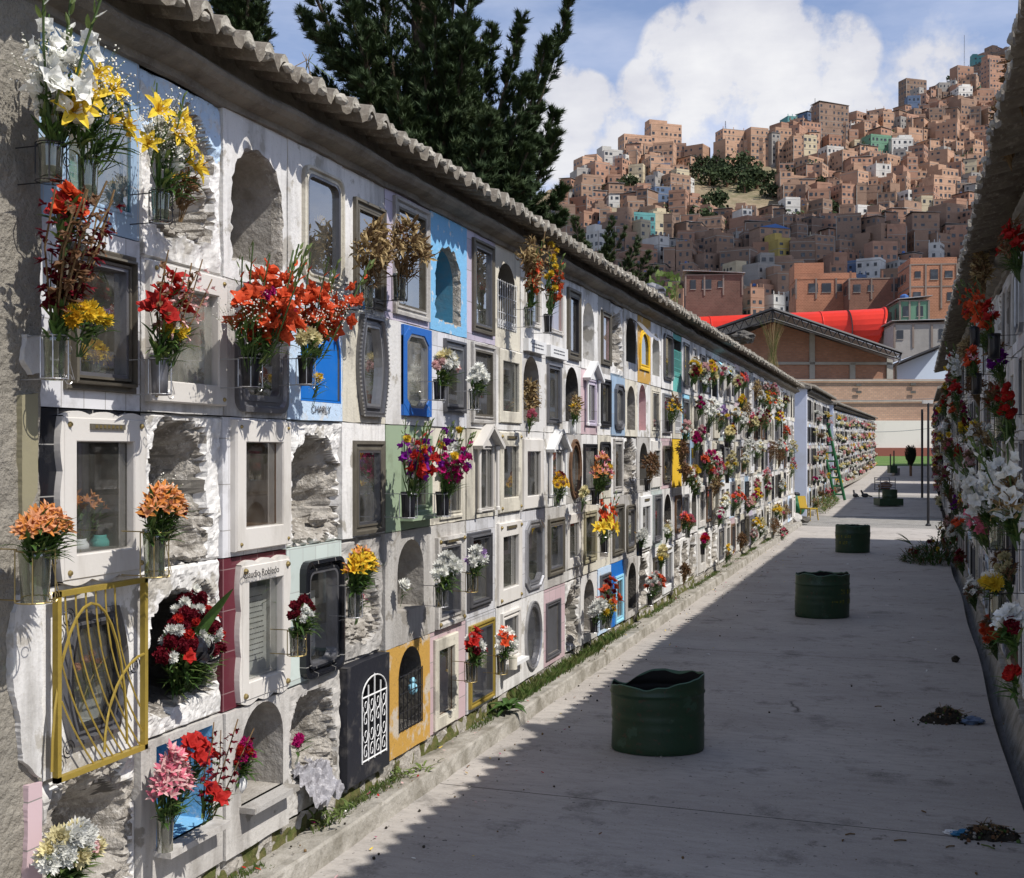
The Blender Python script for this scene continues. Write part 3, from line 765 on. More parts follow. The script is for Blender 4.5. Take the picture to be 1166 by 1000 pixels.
def vase(pos, out, h, r, kind, label, holder='silver', name='flower_vase', group=None):
    root = empty(name, label, 'vase', Matrix.Translation(pos), group)   # pos: mouth
    m = {'black': BLACKV, 'clear': VG, 'green': VGG, 'white': PL['white paint'], 'silver': PL['silver'], 'grey': PL['steel'], 'swan': PL['white paint'], 'blue': PL['blue paint']}[kind]
    mb = MB(); t = .003
    mb.lathe([(r*.8, -h), (r*.84, -h*.6), (r*.92, -h*.2), (r, 0), (r-t, 0), (r*.92-t, -h*.2), (r*.8-t, -h+.006)], (0,0,0), m, 16)
    if kind in ('clear', 'green'):
        for k in range(14):
            a = rng.uniform(0, 6.28); mb.tube([(r*.5*math.cos(a), r*.5*math.sin(a), -h*.95), (r*.4*math.cos(a+1), r*.4*math.sin(a+1), 0)], .003, LEAF if k % 2 else LEAF2, 4)
    if kind == 'swan':
        mb = MB(); mb.lathe([(r*.5, -h), (r*.95, -h*.8), (r*1.05, -h*.6), (r*.8, -h*.35), (r*.5, -h*.15), (r*.62, 0), (r*.5, 0)], (0,0,0), m, 16)
        mb.tube([(0, r, -h*.6), (0, r*1.5, -h*.3), (0, r*1.2, 0), (0, r*.9, h*.05), (0, r*.7, -h*.08)], .006, m, 6)
    mb.build('vase_body', root, smooth=True)
    if holder:
        hm = PL[holder]; g = MB(); side = Vector((-out.y, out.x, 0)); R_ = r*1.12; t = .0022
        for zz in (-.012, -h*.97):
            g.tube([(R_*math.cos(a), R_*math.sin(a), zz) for a in [q*PI/8 for q in range(17)]], t, hm, 5, False)
            g.tube([tuple(-out*R_+Z_*zz), tuple(-out*(R_+.09)+Z_*zz)], t, hm, 5)
        for k in range(4):
            a = k*PI/2+.6; g.tube([(R_*math.cos(a), R_*math.sin(a), -.012), (R_*math.cos(a), R_*math.sin(a), -h*.97)], t, hm, 5)
        sd = side if side.y > 0 else -side
        b = sd*(R_+.004)
        g.tube([b-Z_*.01, b+sd*.02-Z_*h*.5, b+sd*.045-Z_*h*.95], t*.8, hm, 4)
        for zc, rr in ((-.05, .014), (-h*.95, .016)):
            g.tube([b+sd*(.02+rr*math.cos(a))+Z_*(zc+rr*math.sin(a)) for a in [q*PI/6 for q in range(12)]], t*.8, hm, 4)
        g.tube([tuple(-Z_*h*.97+out*R_), tuple(-Z_*h*.97-out*R_)], t, hm, 4)
        g.build('wire_holder', root)
    return root
# ------------------------------------------------------------------ the long sunlit wall of niches
XL = -2.65
bpx = [41,158,252,325,388,437,488,530,563,592,618,643,661,680,695,710,725,740,752,765]
ys = [on_x(p, 513, XL).y for p in bpx]
while ys[-1] < 28.6: ys.append(ys[-1]+.575)
L_END = ys[-1]
zr = [3.26, 2.56, 1.99, 1.407, .776, .17]
S0 = 2.3
def bx(x0, y0, x1, y1):
    a = on_x(x0, 513, XL).y; b = on_x(x1, 513, XL).y; xm = (x0+x1)/2
    return a, b, on_x(xm, y1, XL).z, on_x(xm, y0, XL).z
block(Matrix.Translation((XL, S0, 0)), L_END-S0+.25, 'niche_wall', 'long sunlit wall of white and painted burial niches under a tiled eave')
pil = MB(); y1p = ys[0]
sheet(pil, S0-.3, y1p-.004, -.02, 3.26, lambda y, z: (.035+fr(y, z, 4, 3)*.012+fr(y, z, 6, 20)*.006-(.06 if y > y1p-.012 else 0), PILA), 60, 200)
po = pil.build('concrete_pilaster'); po.location = (XL, 0, 0)
tag(po, 'rough grey concrete pilaster at the near end of the sunlit niche wall', 'pilaster', kind='thing')

H = {}   # (row, col) -> spec, with o given as a pixel box
def S(r, c, lab, **k): H[(r, c)] = dict(k, lab=lab)
A, B, C_, D, E_ = 0, 1, 2, 3, 4
S(A,0,'blue tiled niche with a wide window', k='framed', pl='blue tile', px=(74,100,150,236), f='blue tile', bw=.012, t=.004, flat=1, bk='inside blue', dep=.3, dusty=1, inner=(.62,.4,.62,'teal'), writing=7, ink='light cyan')
S(A,1,'crumbling niche with peeling blue plaster at its top', k='relief', pl='white', top='pale blue', topz=.66, px=(176,132,240,266), crust=.02, bk='grey', dep=.22)
S(A,2,'empty arched niche with a chipped grey recess', k='open', s='ragged', rag=.016, pl='white', px=(262,172,320,302), bk='bare plaster', dep=.26)
S(A,3,'white niche with a pale blue patch and grey steel window', k='framed', pl='white', px=(341,196,387,324), s='rrect', f='cream', f2='steel', bw=.035, t=.02, bk='inside grey', dep=.3)
S(A,4,'white niche with a rusty brown metal window', k='framed', pl='white', px=(401,232,436,350), f='bronze', f2='bronze', bw=.04, t=.02)
S(A,5,'lilac grey niche with a small yellow green name plate', k='framed', pl='lilac', px=(446,232,486,362), f='grey', f2='bronze', bw=.05, t=.02, scallop=0)
S(A,6,'sky blue plaster niche with a broken arch', k='open', s='ragged', rag=.02, pl='sky blue', px=(494,282,523,368), bk='inside blue', dep=.26)
S(A,7,'lilac tiled niche with a narrow brown window', k='framed', pl='lilac', px=(536,276,560,380), f='bronze', f2='steel', bw=.045, t=.02)
S(A,8,'cream arched niche with white bars', k='open', pl='cream', px=(566,300,587,376), bk='inside grey', dep=.12, bars=('bars','white paint'), barbox=1, rag=0)
S(A,9,'white niche with a lettered plaque along its bottom', k='framed', pl='white', px=(596,318,614,372), f='marble', bw=.04, t=.015, lowplaque=1)
S(A,10,'pale niche with a pink pane and bottom plaque', k='framed', pl='white', px=(624,318,640,380), f='marble', bw=.03, t=.015, bk='pink', dep=.06, lowplaque=1)
S(A,11,'white niche with a dark frame round pink glass', k='framed', pl='white', px=(645,330,659,410), f='bronze', f2='dark iron', bw=.06, t=.025, bk='pink', dep=.05)
S(A,12,'plain empty white arched niche', k='open', pl='white', px=(663,345,676,410), bk='inside white', jamb='white', dep=.28, rag=0)
S(A,13,'grey pink niche with a dark framed pink pane', k='framed', pl='grey', px=(684,355,695,416), f='bronze', bw=.05, t=.02, bk='pink', dep=.05)
S(A,14,'broken arched niche full of rubble', k='relief', pl='white', px=(697,357,708,415), crust=.03, fill=1, dep=.3)
S(A,15,'white arched niche with a loose metal flap', k='open', pl='white', px=(712,362,723,413), bk='inside grey', dep=.3, flap='silver', rag=0)
S(A,16,'ochre yellow arched niche', k='framed', s='arch', pl='ochre', px=(727,374,738,422), f='yellow', bw=.06, t=.015)
S(A,17,'open white arched niche beside the ochre one', k='open', pl='white', px=(742,380,750,428), bk='inside white', dep=.28, rag=0)
S(A,19,'turquoise green niche with a dark opening', k='open', pl='teal', px=(767,388,776,430), s='rect', bk='dark_grey', dep=.2, rag=0, bars=('bars','teal'), barbox=1)
S(A,24,'niche shaded by a hanging pale blue awning', k='open', s='rect', pl='white', fx=(.12,.1,.1,.12), bk='dark_grey', dep=.35, flap='light cyan', rag=0)
S(B,0,'white tiled niche with a double steel frame and dark glass', k='framed', pl='white tile', px=(70,284,150,446), f='bronze', f2='steel', bw=.05, t=.03, double=1, bk='inside grey', dep=.35)
S(B,1,'white marble slab niche with pale greenish glass', k='framed', pl='white', px=(163,285,250,460), f='marble', bw=.06, t=.03, flat=1, studs=.009, bk='inside white', dep=.25, dusty=1)
S(B,2,'weathered grey metal niche front hung with red flowers', k='framed', pl='grey', px=(265,325,323,470), f='steel', f2='steel', bw=.06, t=.02, s='rrect')
S(B,3,'pale blue niche around a bright blue arch', k='panel', pl='pale blue', px=(340,358,386,458), s='arch', f='bright blue', bw=.01, t=.001, pm='bright blue')
S(B,4,'niche with a bulging beaded silver frame', k='framed', pl='cream', px=(403,348,442,474), s='barrel', f='steel', f2='silver', bw=.05, t=.028, beads=1, dep=.3, inner=(.35,.35,.42,'white paint'))
S(B,5,'niche with a bright blue frame and eight-sided window', k='framed', pl='white', px=(455,368,487,474), s='oct', f='blue paint', f2='silver', bw=.045, t=.02, rectplate=1, flat=1, dusty=1, bk='inside white')
S(B,6,'pale lavender tiled niche behind chrysanthemums', k='framed', pl='white tile', px=(503,388,527,470), f='steel', f2='silver', bw=.04, t=.02)
S(B,7,'white niche with a grey scalloped frame', k='framed', pl='white', px=(535,386,561,482), f='grey', f2='bronze', bw=.045, t=.02)
S(B,8,'cream slab niche with a blue note behind glass', k='framed', pl='white', px=(566,398,591,482), f='cream', bw=.06, t=.015, flat=1, inner=(.5,.7,.9,'light cyan'))
S(B,9,'arched niche holding a bunch of straw', k='open', pl='white', px=(595,406,613,480), bk='bare plaster', dep=.25)
S(B,10,'white niche with a plain dark steel window', k='framed', pl='white', px=(622,415,637,482), f='steel', bw=.04, t=.02)
S(B,11,'dark open arch of a white niche', k='open', pl='white', px=(643,418,658,480), bk='dark_grey', dep=.35, rag=0)
S(B,12,'pink tiled niche with a small striped gable frame', k='framed', pl='pink tile', px=(666,432,678,485), f='lilac', bw=.05, t=.015, gab='white paint')
S(B,13,'white niche with a deep black steel frame', k='framed', pl='white', px=(683,432,694,486), f='dark iron', bw=.05, t=.02)
S(B,16,'arched niche painted pink inside', k='open', pl='white', px=(727,438,735,490), bk='pink', dep=.2, rag=0)
S(B,17,'cream niche hung with a faded garland', k='framed', pl='cream', px=(742,445,750,490), f='cream', bw=.03, t=.01)
S(C_,0,'black tiled niche with a scalloped white marble frame', k='framed', pl='black tile', px=(62,476,157,656), f='marble', bw=.062, t=.03, flat=1, scallop=1, studs=.01, plate=1, bk='inside grey', dep=.35, inner=(.52,.4,.45,'dark iron'), writing=8, ink='silver')
S(C_,1,'broken niche opened to raw stone above orange lilies', k='relief', rough=.4, pl='white', px=(170,480,236,640), crust=.012, fill=1, dep=.32)
S(C_,2,'niche with a white marble slab round brown glass', k='framed', pl='white tile', px=(261,479,325,624), f='marble', bw=.07, t=.035, flat=1, studs=.008, bk='wood', dep=.2)
S(C_,3,'broken arch filled with rubble and a loose stone', k='relief', rough=.6, pl='white', px=(334,494,386,622), crust=.0, bk='bare plaster', fill=.35, dep=.26)
S(C_,4,'white niche with a mossy bronze window', k='framed', pl='white', px=(400,502,435,612), f='bronze', f2='steel', bw=.05, t=.015, inner=(.5,.6,.5,'inside white'))
S(C_,5,'niche with a pale green metal front', k='framed', pl='green metal', px=(455,496,490,586), f='green metal', bw=.05, t=.02, ledge='green metal')
S(C_,6,'cream niche behind purple and white gladioli', k='framed', pl='cream', px=(500,498,526,590), f='cream', bw=.04, t=.012)
S(C_,7,'niche with a small white marble temple front', k='framed', pl='cream', px=(541,508,560,582), f='marble', bw=.02, t=.012, gab='marble')
S(C_,8,'cream marble niche with brass studs', k='framed', pl='white', px=(566,492,591,588), f='cream', bw=.075, t=.02, flat=1, studs=.012, plate=1)
S(C_,9,'white slab niche with bright flowers behind glass', k='framed', pl='white', px=(594,500,616,582), f='marble', bw=.07, t=.02, flat=1)
S(C_,10,'niche with white columns and a white urn', k='framed', pl='white', px=(623,512,638,565), f='marble', bw=.02, t=.01, gab='white paint')
S(C_,11,'niche with a dark oval wooden frame', k='framed', pl='grey', px=(647,500,660,568), s='oval', f='wood', bw=.05, t=.02)
S(C_,14,'niche with a pale tablet under orange alstroemerias', k='framed', pl='white', px=(698,500,708,560), f='grey', bw=.05, t=.015)
S(C_,15,'niche of bare broken stone in the middle row', k='relief', pl='white', px=(711,500,723,560), crust=.03, fill=1, dep=.3)
S(D,0,'torn white plaster niche with a gold lattice gate', k='framed', pl='white', px=(66,694,142,842), s='barrel', f='steel', f2='dark iron', bw=.045, t=.02, bk='inside white', dep=.28, bars=('gold','gold'), gate=(52,668,152,868), barx=.045, rag=.03)
S(D,1,'hollowed niche packed with dark red flowers', k='relief', rough=.4, pl='white', px=(168,676,246,798), crust=.01, bk='dark_grey', dep=.34, clean=1)
S(D,2,'maroon tiled niche with a white marble frame', k='framed', pl='maroon tile', px=(268,640,323,790), f='marble', bw=.056, t=.03, flat=1, scallop=1, studs=.013, bk='inside white', dep=.1, inner=(.55,.85,.9,'inside white'), writing=13)
S(D,3,'mint tiled niche with a thick black rounded frame', k='framed', pl='mint tile', px=(340,636,385,768), s='rrect', f='black tile', f2='steel', bw=.05, t=.035, bk='inside grey', dep=.15, inner=(.6,.6,.75,'white paint'), writing=6)
S(D,4,'niche bricked with raw mortar behind yellow flowers', k='relief', pl='grey', px=(392,625,430,725), crust=.015, fill=.7, dep=.14)
S(D,5,'grey arched niche with a white chrysanthemum', k='open', pl='grey', px=(451,614,481,694), bk='bare plaster', dep=.28)
S(D,6,'grey niche with a curved stone name plaque', k='framed', pl='grey', px=(494,610,525,712), f='grey', f2='steel', bw=.06, t=.025, studs=.014, plate=1)
S(D,7,'white tiled niche with a dark stepped frame', k='framed', pl='white tile', px=(531,605,557,692), f='steel', bw=.05, t=.025, double=1)
S(D,8,'white marble niche with gilt studs beside a lavender one', k='framed', pl='white', px=(565,594,591,686), f='marble', bw=.075, t=.025, flat=1, studs=.013, plate=1)
S(D,9,'lavender niche with an ornate silver frame', k='framed', pl='white tile', px=(596,592,616,670), f='silver', f2='steel', bw=.045, t=.02, s='oct')
S(D,10,'niche with a brown grey metal door frame', k='framed', pl='grey', px=(622,590,640,654), f='bronze', f2='steel', bw=.05, t=.02)
S(D,11,'white slab niche with an olive pane', k='framed', pl='white', px=(644,585,659,646), f='marble', bw=.06, t=.015, flat=1)
S(D,12,'olive backed niche behind yellow lilies', k='framed', pl='cream', px=(663,582,677,640), f='olive', bw=.05, t=.015, bk='olive')
S(E_,0,'collapsed bottom niche of flaking whitewash', k='relief', rough=1.2, pl='white', px=(62,885,150,1010), crust=.05, fill=1, dep=.34, bk='dark_grey')
S(E_,1,'square niche painted blue with a white ledge', k='open', pl='grey', px=(176,838,240,950), s='rect', bk='sky blue', jamb='sky blue', dep=.3, rag=0, ledge='grey')
S(E_,2,'grey arched niche holding a white swan vase', k='open', pl='grey', px=(270,794,318,905), bk='bare plaster', dep=.3, rag=0, x=.02, ledge='grey')
S(E_,3,'bare earthen arch with a plastic sheet inside', k='relief', pl='grey', px=(332,782,380,886), crust=.0, fill=.5, dep=.26, bk='bare plaster')
S(E_,4,'black painted niche with white scrollwork bars', k='open', pl='black paint', px=(404,766,432,862), bk='inside white', jamb='black paint', dep=.12, rag=0, x=.035, bars=('scroll','white paint'), barbox=1)
S(E_,5,'ochre niche with an arched black iron grille', k='open', pl='ochre', px=(452,736,478,828), bk='dark_grey', dep=.3, rag=0, bars=('iron','dark iron'), barbox=1)
S(E_,6,'pinkish slab niche with a brown pane', k='framed', pl='pink tile', px=(493,724,519,826), f='cream', bw=.055, t=.02, flat=1, bk='wood')
S(E_,7,'white tiled niche with a fretted gold frame', k='framed', pl='white tile', px=(532,708,560,800), f='gold', f2='steel', bw=.035, t=.02, beads=0)
S(E_,8,'white niche with a small stone shelf', k='framed', pl='white', px=(568,695,589,752), f='marble', bw=.05, t=.02, ledge='white paint')
S(E_,9,'white niche with an oval silver frame', k='framed', pl='white', px=(596,684,614,762), s='oval', f='silver', f2='steel', bw=.03, t=.02)
S(E_,10,'pink tiled niche closed by a grey plate', k='panel', pl='pink tile', px=(621,684,637,748), f='steel', bw=.03, t=.015, pm='steel')
S(E_,11,'bottom niche fallen in to bare rubble', k='relief', pl='white', px=(646,672,659,730), crust=.04, fill=1, dep=.3)
S(E_,14,'niche with a bright blue and white frame', k='framed', pl='bright blue', px=(700,655,709,712), f='light cyan', bw=.05, t=.015)
S(C_,19,'bright yellow niche with a dark arched opening', k='open', pl='yellow', px=(766,560,774,597), bk='dark_grey', dep=.3, rag=0)
S(B,20,'niche edged in light blue paint', k='framed', pl='light cyan', fx=(.2,.1,.2,.1), f='steel', bw=.05, t=.015)

ROWN = ['top', 'second', 'third', 'fourth', 'bottom']
def INNER(r2):
    return None if r2.random() < .3 else (r2.uniform(.35,.65), r2.uniform(.3,.6), r2.uniform(.3,.65), r2.choice(['white paint','inside white','dark iron','cream','light cyan','wood','pink']))
def auto_spec(r2, w, h):
    u = r2.random(); pl = r2.choices(['white','cream','grey','white tile','lilac','pink tile','mint tile','pale blue','blue tile'], [10,4,4,4,1,1,1,1,.6])[0]
    m = r2.uniform(.1,.2); a = (-w/2+w*m, w/2-w*m, h*r2.uniform(.08,.16), h-h*r2.uniform(.07,.18)); xx = r2.uniform(0,.02)
    if u < .34:
        f = r2.choice(['steel','bronze','dark iron','steel','silver','wood']); return dict(k='framed', pl=pl, o=a, f=f, f2=r2.choice([None,'steel']), bw=r2.uniform(.03,.05), t=r2.uniform(.015,.03), x=xx, s=r2.choice(['rect','rect','rrect','oct']), dusty=r2.random()<.3, inner=INNER(r2), writing=r2.choice([0,3,4,5]), ink='silver'), {'steel':'dark steel','bronze':'bronze','dark iron':'black iron','silver':'silver','wood':'wooden'}[f]+' framed window'
    if u < .6:
        f = r2.choice(['marble','cream','marble','white paint']); return dict(k='framed', pl=pl, o=(-w/2+w*.07, w/2-w*.07, h*.06, h*.94), f=f, bw=r2.uniform(.06,.09), t=.025, flat=1, x=xx, studs=.01 if r2.random()<.4 else 0, inner=INNER(r2), writing=r2.choice([0,3,4]), plate=r2.random()<.4), {'marble':'white marble slab','cream':'cream slab','white paint':'painted white slab'}[f]+' round its pane'
    if u < .8:
        bk = r2.choice(['inside grey','inside white','dark_grey','bare plaster','inside grey']); return dict(k='open', pl=r2.choice(['white','cream','grey','white']), o=(-w*.31, w*.31, h*.12, h*.9), bk=bk, dep=.3, x=xx, rag=0, bars=('bars', r2.choice(['white paint','dark iron'])) if r2.random()<.3 else None), 'plain open arch'
    if u < .9: return dict(k='relief', pl='white', o=(-w*.34, w*.34, h*.08, h*.9), crust=r2.uniform(0,.04), fill=1, dep=.28, n=22), 'broken mouth of bare rubble'
    return dict(k='panel', pl=pl, o=a, f=r2.choice(['marble','grey','steel']), bw=.02, t=.012, pm=r2.choice(['marble','grey','steel','white paint'])), 'solid memorial slab'
n_niche = 0
for c in range(len(ys)-1):
    w = ys[c+1]-ys[c]; cy = (ys[c+1]+ys[c])/2
    for r in range(5):
        z1, z0 = zr[r], zr[r+1]; h = z1-z0
        if c == 0 and r == 0: z0 = 2.61; h = z1-z0
        if c == 0 and r == 1: h = 2.61-z0
        sp = H.get((r, c)); r2 = random.Random(r*131+c*17+3)
        if sp:
            sp = dict(sp); lab = sp.pop('lab')
            if 'px' in sp:
                a, b, c0, c1 = bx(*sp.pop('px')); sp['o'] = (a-cy, b-cy, max(.012, c0-z0), min(h-.012, c1-z0))
                y0, y1, q0, q1 = sp['o']; sp['o'] = (max(y0, -w/2+.012), min(y1, w/2-.012), q0, q1)
            if 'fx' in sp:
                f0, f1, f2_, f3 = sp.pop('fx'); sp['o'] = (-w/2+w*f0, w/2-w*f1, h*f2_, h*(1-f3))
            if sp.get('barbox') == 1:
                y0, y1, q0, q1 = sp['o']; sp['barbox'] = (y0, y1, q0, q1-(.28*(q1-q0) if sp['bars'][0] in ('bars',) else (.0 if sp['bars'][0] == 'scroll' else .3*(q1-q0))))
            if 'gate' in sp:
                a, b, c0, c1 = bx(*sp.pop('gate')); sp['barbox'] = (a-cy, b-cy, c0-z0, c1-z0)
            sp.setdefault('n', 48 if c < 6 else 24)
            label = lab+', '+ROWN[r]+' row of the sunlit wall'
            if len(label.split()) > 16: label = lab
        else:
            sp, d = auto_spec(r2, w, h); label = 'narrow niche with a %s, %s row, %s along from the concrete pilaster' % (d, ROWN[r], ordn(c))
            sp['n'] = 18
            if len(label.split()) > 16: label = 'niche with a %s, %s row, %s from the pilaster' % (d, ROWN[r], ordn(c))
        if sp['k'] != 'relief' and 'x' not in sp: sp['x'] = r2.uniform(0, .012)
        niche(Matrix.Translation((XL, cy, z0)), w, h, sp, label, seed=r*7.3+c*3.1, simple=c > 14)
        n_niche += 1
# writing under the blue arch and on the marble frame
def text(body, name, M, size, m, parent=None):
    cu = bpy.data.curves.new(name, 'FONT'); cu.body = body; cu.size = size; cu.align_x = 'CENTER'; cu.align_y = 'CENTER'; cu.extrude = .0006
    cu.materials.append(m); o = bpy.data.objects.new(name, cu); COL.objects.link(o); o.matrix_world = M
    dg = bpy.context.evaluated_depsgraph_get(); me = bpy.data.meshes.new_from_object(o.evaluated_get(dg))
    bpy.data.objects.remove(o); o = bpy.data.objects.new(name, me); COL.objects.link(o)
    o.matrix_world = M
    if parent:
        o.parent = parent; o.matrix_parent_inverse = parent.matrix_world.inverted()
    return o
RL = Matrix(((0,0,1,0),(1,0,0,0),(0,1,0,0),(0,0,0,1)))   # text x -> +Y, text y -> +Z, facing +X
def niche_at(r, c):
    cy = (ys[c]+ys[c+1])/2
    for o in COL.objects:
        if o.name.startswith('burial_niche') and abs(o.matrix_world.translation.y-cy) < .01 and abs(o.matrix_world.translation.z-(zr[r+1] if (r, c) != (0, 0) else 2.61)) < .01: return o
bpy.context.view_layer.update()
text('CHARLY', 'lettering', Matrix.Translation(on_x(366, 467, XL+.016))@RL, .05, PL['steel'], niche_at(1, 3))
text('Claudio Robledo', 'lettering', Matrix.Translation(on_x(298, 652, XL+.05))@RL, .042, PL['dark iron'], niche_at(3, 2))

# ------------------------------------------------------------------ vases and flowers on the sunlit wall
OUT = Vector((1, 0, 0))
def scale_at(px, q=.12): return 1/((on_x(px+1, 513, XL+q)-on_x(px, 513, XL+q)).length)
def put(px, py, q, spx, hpx, kinds, flab, vk=None, vh=.17, vr=.034, vlab=None, holder='silver', **kw):
    """px,py: mouth of the vase in the photograph; spx,hpx: size of the bunch there"""
    p = on_x(px, py, XL+q); vs = (F/((p.x*-ST+p.y*CT)))         # pixels per metre facing the camera
    if px < 300: lod = 0
    else: lod = 0 if px < 520 else 1
    bouquet(p, OUT, spx/vs*1.15, hpx/vs, kinds, flab, lod=lod, merged=px > 560, group='flowers along the sunlit wall', **kw)
    if vk: vase(p, OUT, vh, vr, vk, vlab, holder, group='vases along the sunlit wall')
put(58,160,.17,75,110,[('spike','white',4,1.15),('glad','white',6,1.2),('gyp','white',6,1.0)], 'white gladioli in the black cage vase beside the concrete pilaster','green',.13,.04,'round green jar in a black wire cage at the top niche','dark iron')
put(100,178,.2,80,95,[('lily','yellow',6,1.1),('gyp','white',7,1.0),('alst','yellow',4,1)], 'yellow lilies with tiny white blossom over the blue tiled niche','clear',.15,.035,'clear tapering glass vase before the blue tiled niche','')
put(183,215,.18,70,95,[('lily','yellow',5,.95),('spike','white',2,.85),('gyp','white',7,1)], 'yellow lilies and white gladioli before the peeling blue niche','clear',.12,.035,'glass vase in a black cage under the second lilies','dark iron')
put(205,225,.12,30,25,[('drybunch','brown',4,.8),('alst','yellow',2,.8)], 'withered brown flowers under the second yellow lilies',dry=True)
put(62,378,.16,62,120,[('spikedry','darkred',5,1.0),('spikedry','brown',3,1),('spike','darkred',2,.7)], 'withered dark red gladioli beside the double steel frame','clear',.15,.036,'cloudy glass vase in a silver wire ring beside the pilaster')
put(72,262,.2,24,42,[('glad','orangered',5,1.0),('glad','red',3,.8)], 'bright red gladiolus bloom hanging over the withered stems')
put(90,374,.2,50,22,[('chrys','yellow',5,.8),('chrys','gold',2,.8)], 'yellow chrysanthemums before the dark glass of the steel frame')
put(182,405,.17,55,85,[('spikedry','brown',3,.8),('glad','red',5,1.3),('spikedry','palepink',3,.7)], 'red and withered gladioli on the greenish glass niche','grey',.14,.034,'dull vase in a wire ring on the marble slab niche')
put(196,388,.2,34,16,[('chrys','yellow',4,.7),('chrys','white',2,.75)], 'yellow and white chrysanthemums on the marble slab niche')
put(285,405,.18,110,95,[('spike','orangered',7,1.15),('gyp','white',5,1),('carn','magenta',4,.9),('glad','orangered',7,1.25)], 'big spray of orange red gladioli over the weathered metal front','black',.13,.042,'fat black vase under the big red spray','silver')
put(348,405,.19,90,78,[('spike','orangered',5,1.05),('gyp','white',5,1),('glad','orangered',6,1.2)], 'orange red gladioli with brown tips before the blue arch','black',.13,.036,'slim black vase before the bright blue arch','silver')
put(346,396,.26,22,18,[('chrys','cream',3,1.05)], 'large cream chrysanthemums among the red gladioli')
put(356,440,.1,14,10,[('chrys','yellow',1,.8),('gyp','lilac',1,.6)], 'small yellow flower low on the bright blue arch')
put(418,320,.16,50,60,[('drybunch','straw',9,1.2),('spikedry','straw',2,.7)], 'dried straw coloured wreath on the rusty brown window','clear',.14,.035,'glass jar in a black cage under the dried wreath','dark iron',dry=True)
put(455,312,.18,62,52,[('drybunch','straw',10,1.15),('drybunch','brown',3,1)], 'dried blooms spilling over the lilac grey niche','green',.14,.036,'green glass jar in a black cage below dried blooms','dark iron',dry=True)
put(500,432,.17,42,30,[('chrys','white',5,1.05),('chrys','cream',3,1.05),('carn','palepink',4,1)], 'white and cream chrysanthemums on the lavender tiled niche','black',.12,.034,'black vase under the white and cream chrysanthemums')
put(540,443,.17,30,26,[('chrys','white',9,.85)], 'round bunch of small white chrysanthemums on the scalloped frame','green',.13,.033,'dark green vase under the small white bunch')
put(598,300,.18,14,10,[('drybunch','straw',5,1)], 'withered stems under the first orange spike at the eave',dry=True)
put(602,350,.17,24,80,[('spikedry','straw',4,1.1),('spike','orangered',2,1.1),('drybunch','straw',5,1)], 'dried bunch with an orange spike reaching the eave','clear',.14,.034,'glass vase on the plaque niche with dried bunch')
put(624,358,.17,28,85,[('spike','orangered',2,1.1),('chrys','yellow',5,.8),('drybunch','brown',4,.9)], 'yellow flowers and an orange spike before pink glass','black',.14,.034,'dark vase on the pink glass niche')
put(465,560,.17,58,85,[('spike','purple',3,.9),('spike','red',3,.9),('spike','palepink',2,.75),('chrys','yellow',2,.8)], 'purple and red gladioli over the pale green metal front','black',.14,.042,'square black vase on the pale green sill','silver')
put(504,560,.18,60,85,[('spike','magenta',4,.9),('spike','white',3,.9),('carn','purple',4,1),('chrys','yellow',3,.8)], 'magenta and white gladioli before the cream niche','black',.14,.042,'black vase with a curled wire before the cream niche','silver')
put(40,622,.2,58,38,[('alst','orange',22,1.15),('alst','peach',8,1.1)], 'orange alstroemerias in the glass jar beside the black tiled niche','clear',.17,.05,'wide glass jar of stems wired beside the black tiled niche','brass')
put(176,602,.19,58,45,[('alst','orange',18,1.15),('carn','darkred',3,.9),('gyp','white',1,.7)], 'orange alstroemerias before the broken stone niche','clear',.17,.042,'clear glass jar wired before the broken stone niche','brass')
put(205,775,-.06,88,100,[('carn','darkred',24,1.15),('chrys','white',14,.75),('carn','red',10,1),('glad','red',2,.9)], 'mass of dark red and white flowers filling the hollowed niche', leaf=2)
put(338,715,.17,34,36,[('carn','darkred',6,1.0),('carn','white',4,1.0)], 'dark red and white carnations before the mint tiled niche','green',.12,.036,'green glass vase before the mint tiled niche','brass', leaf=2)
put(403,665,.18,48,38,[('alst','yellow',18,1.15),('alst','orange',6,1.1)], 'yellow alstroemerias on the raw mortar niche','green',.16,.036,'green glass vase under the yellow alstroemerias','silver', leaf=1.6)
put(405,690,.14,12,15,[('alst','pink',3,.9)], 'few pink blooms drooping under the yellow alstroemerias')
put(455,672,.06,8,8,[('chrys','white',1,1.1)], 'single white chrysanthemum in the grey arched niche')
put(502,665,.18,38,34,[('chrys','white',9,1.0)], 'white chrysanthemums over the curved stone plaque','green',.13,.036,'dark green vase under the stone plaque chrysanthemums','silver', leaf=1.6)
put(537,650,.17,28,26,[('chrys','white',5,.95),('chrys','lilac',2,.95)], 'white and lilac chrysanthemums on the dark stepped frame','green',.13,.034,'green vase on the dark stepped frame','brass', leaf=1.6)
put(188,925,.1,48,70,[('alst','pink',26,1.2),('alst','palepink',8,1.1)], 'pink striped alstroemerias in a green bottle in the blue niche','green',.14,.034,'green bottle standing on the ledge of the blue niche','', leaf=.5)
put(212,880,.1,50,36,[('glad','red',6,1.2)], 'bright red gladiolus blooms at the top of the blue niche')
put(232,912,.14,60,18,[('spikedry','darkred',3,.8),('glad','red',2,1.1)], 'drooping dark red gladiolus stem before the blue niche')
put(272,873,.0,26,30,[('rose','red',6,1.0),('carn','magenta',5,1.0),('gyp','white',1,.6)], 'red roses in the white swan vase','swan',.11,.034,'white swan shaped vase in the grey arched niche','')
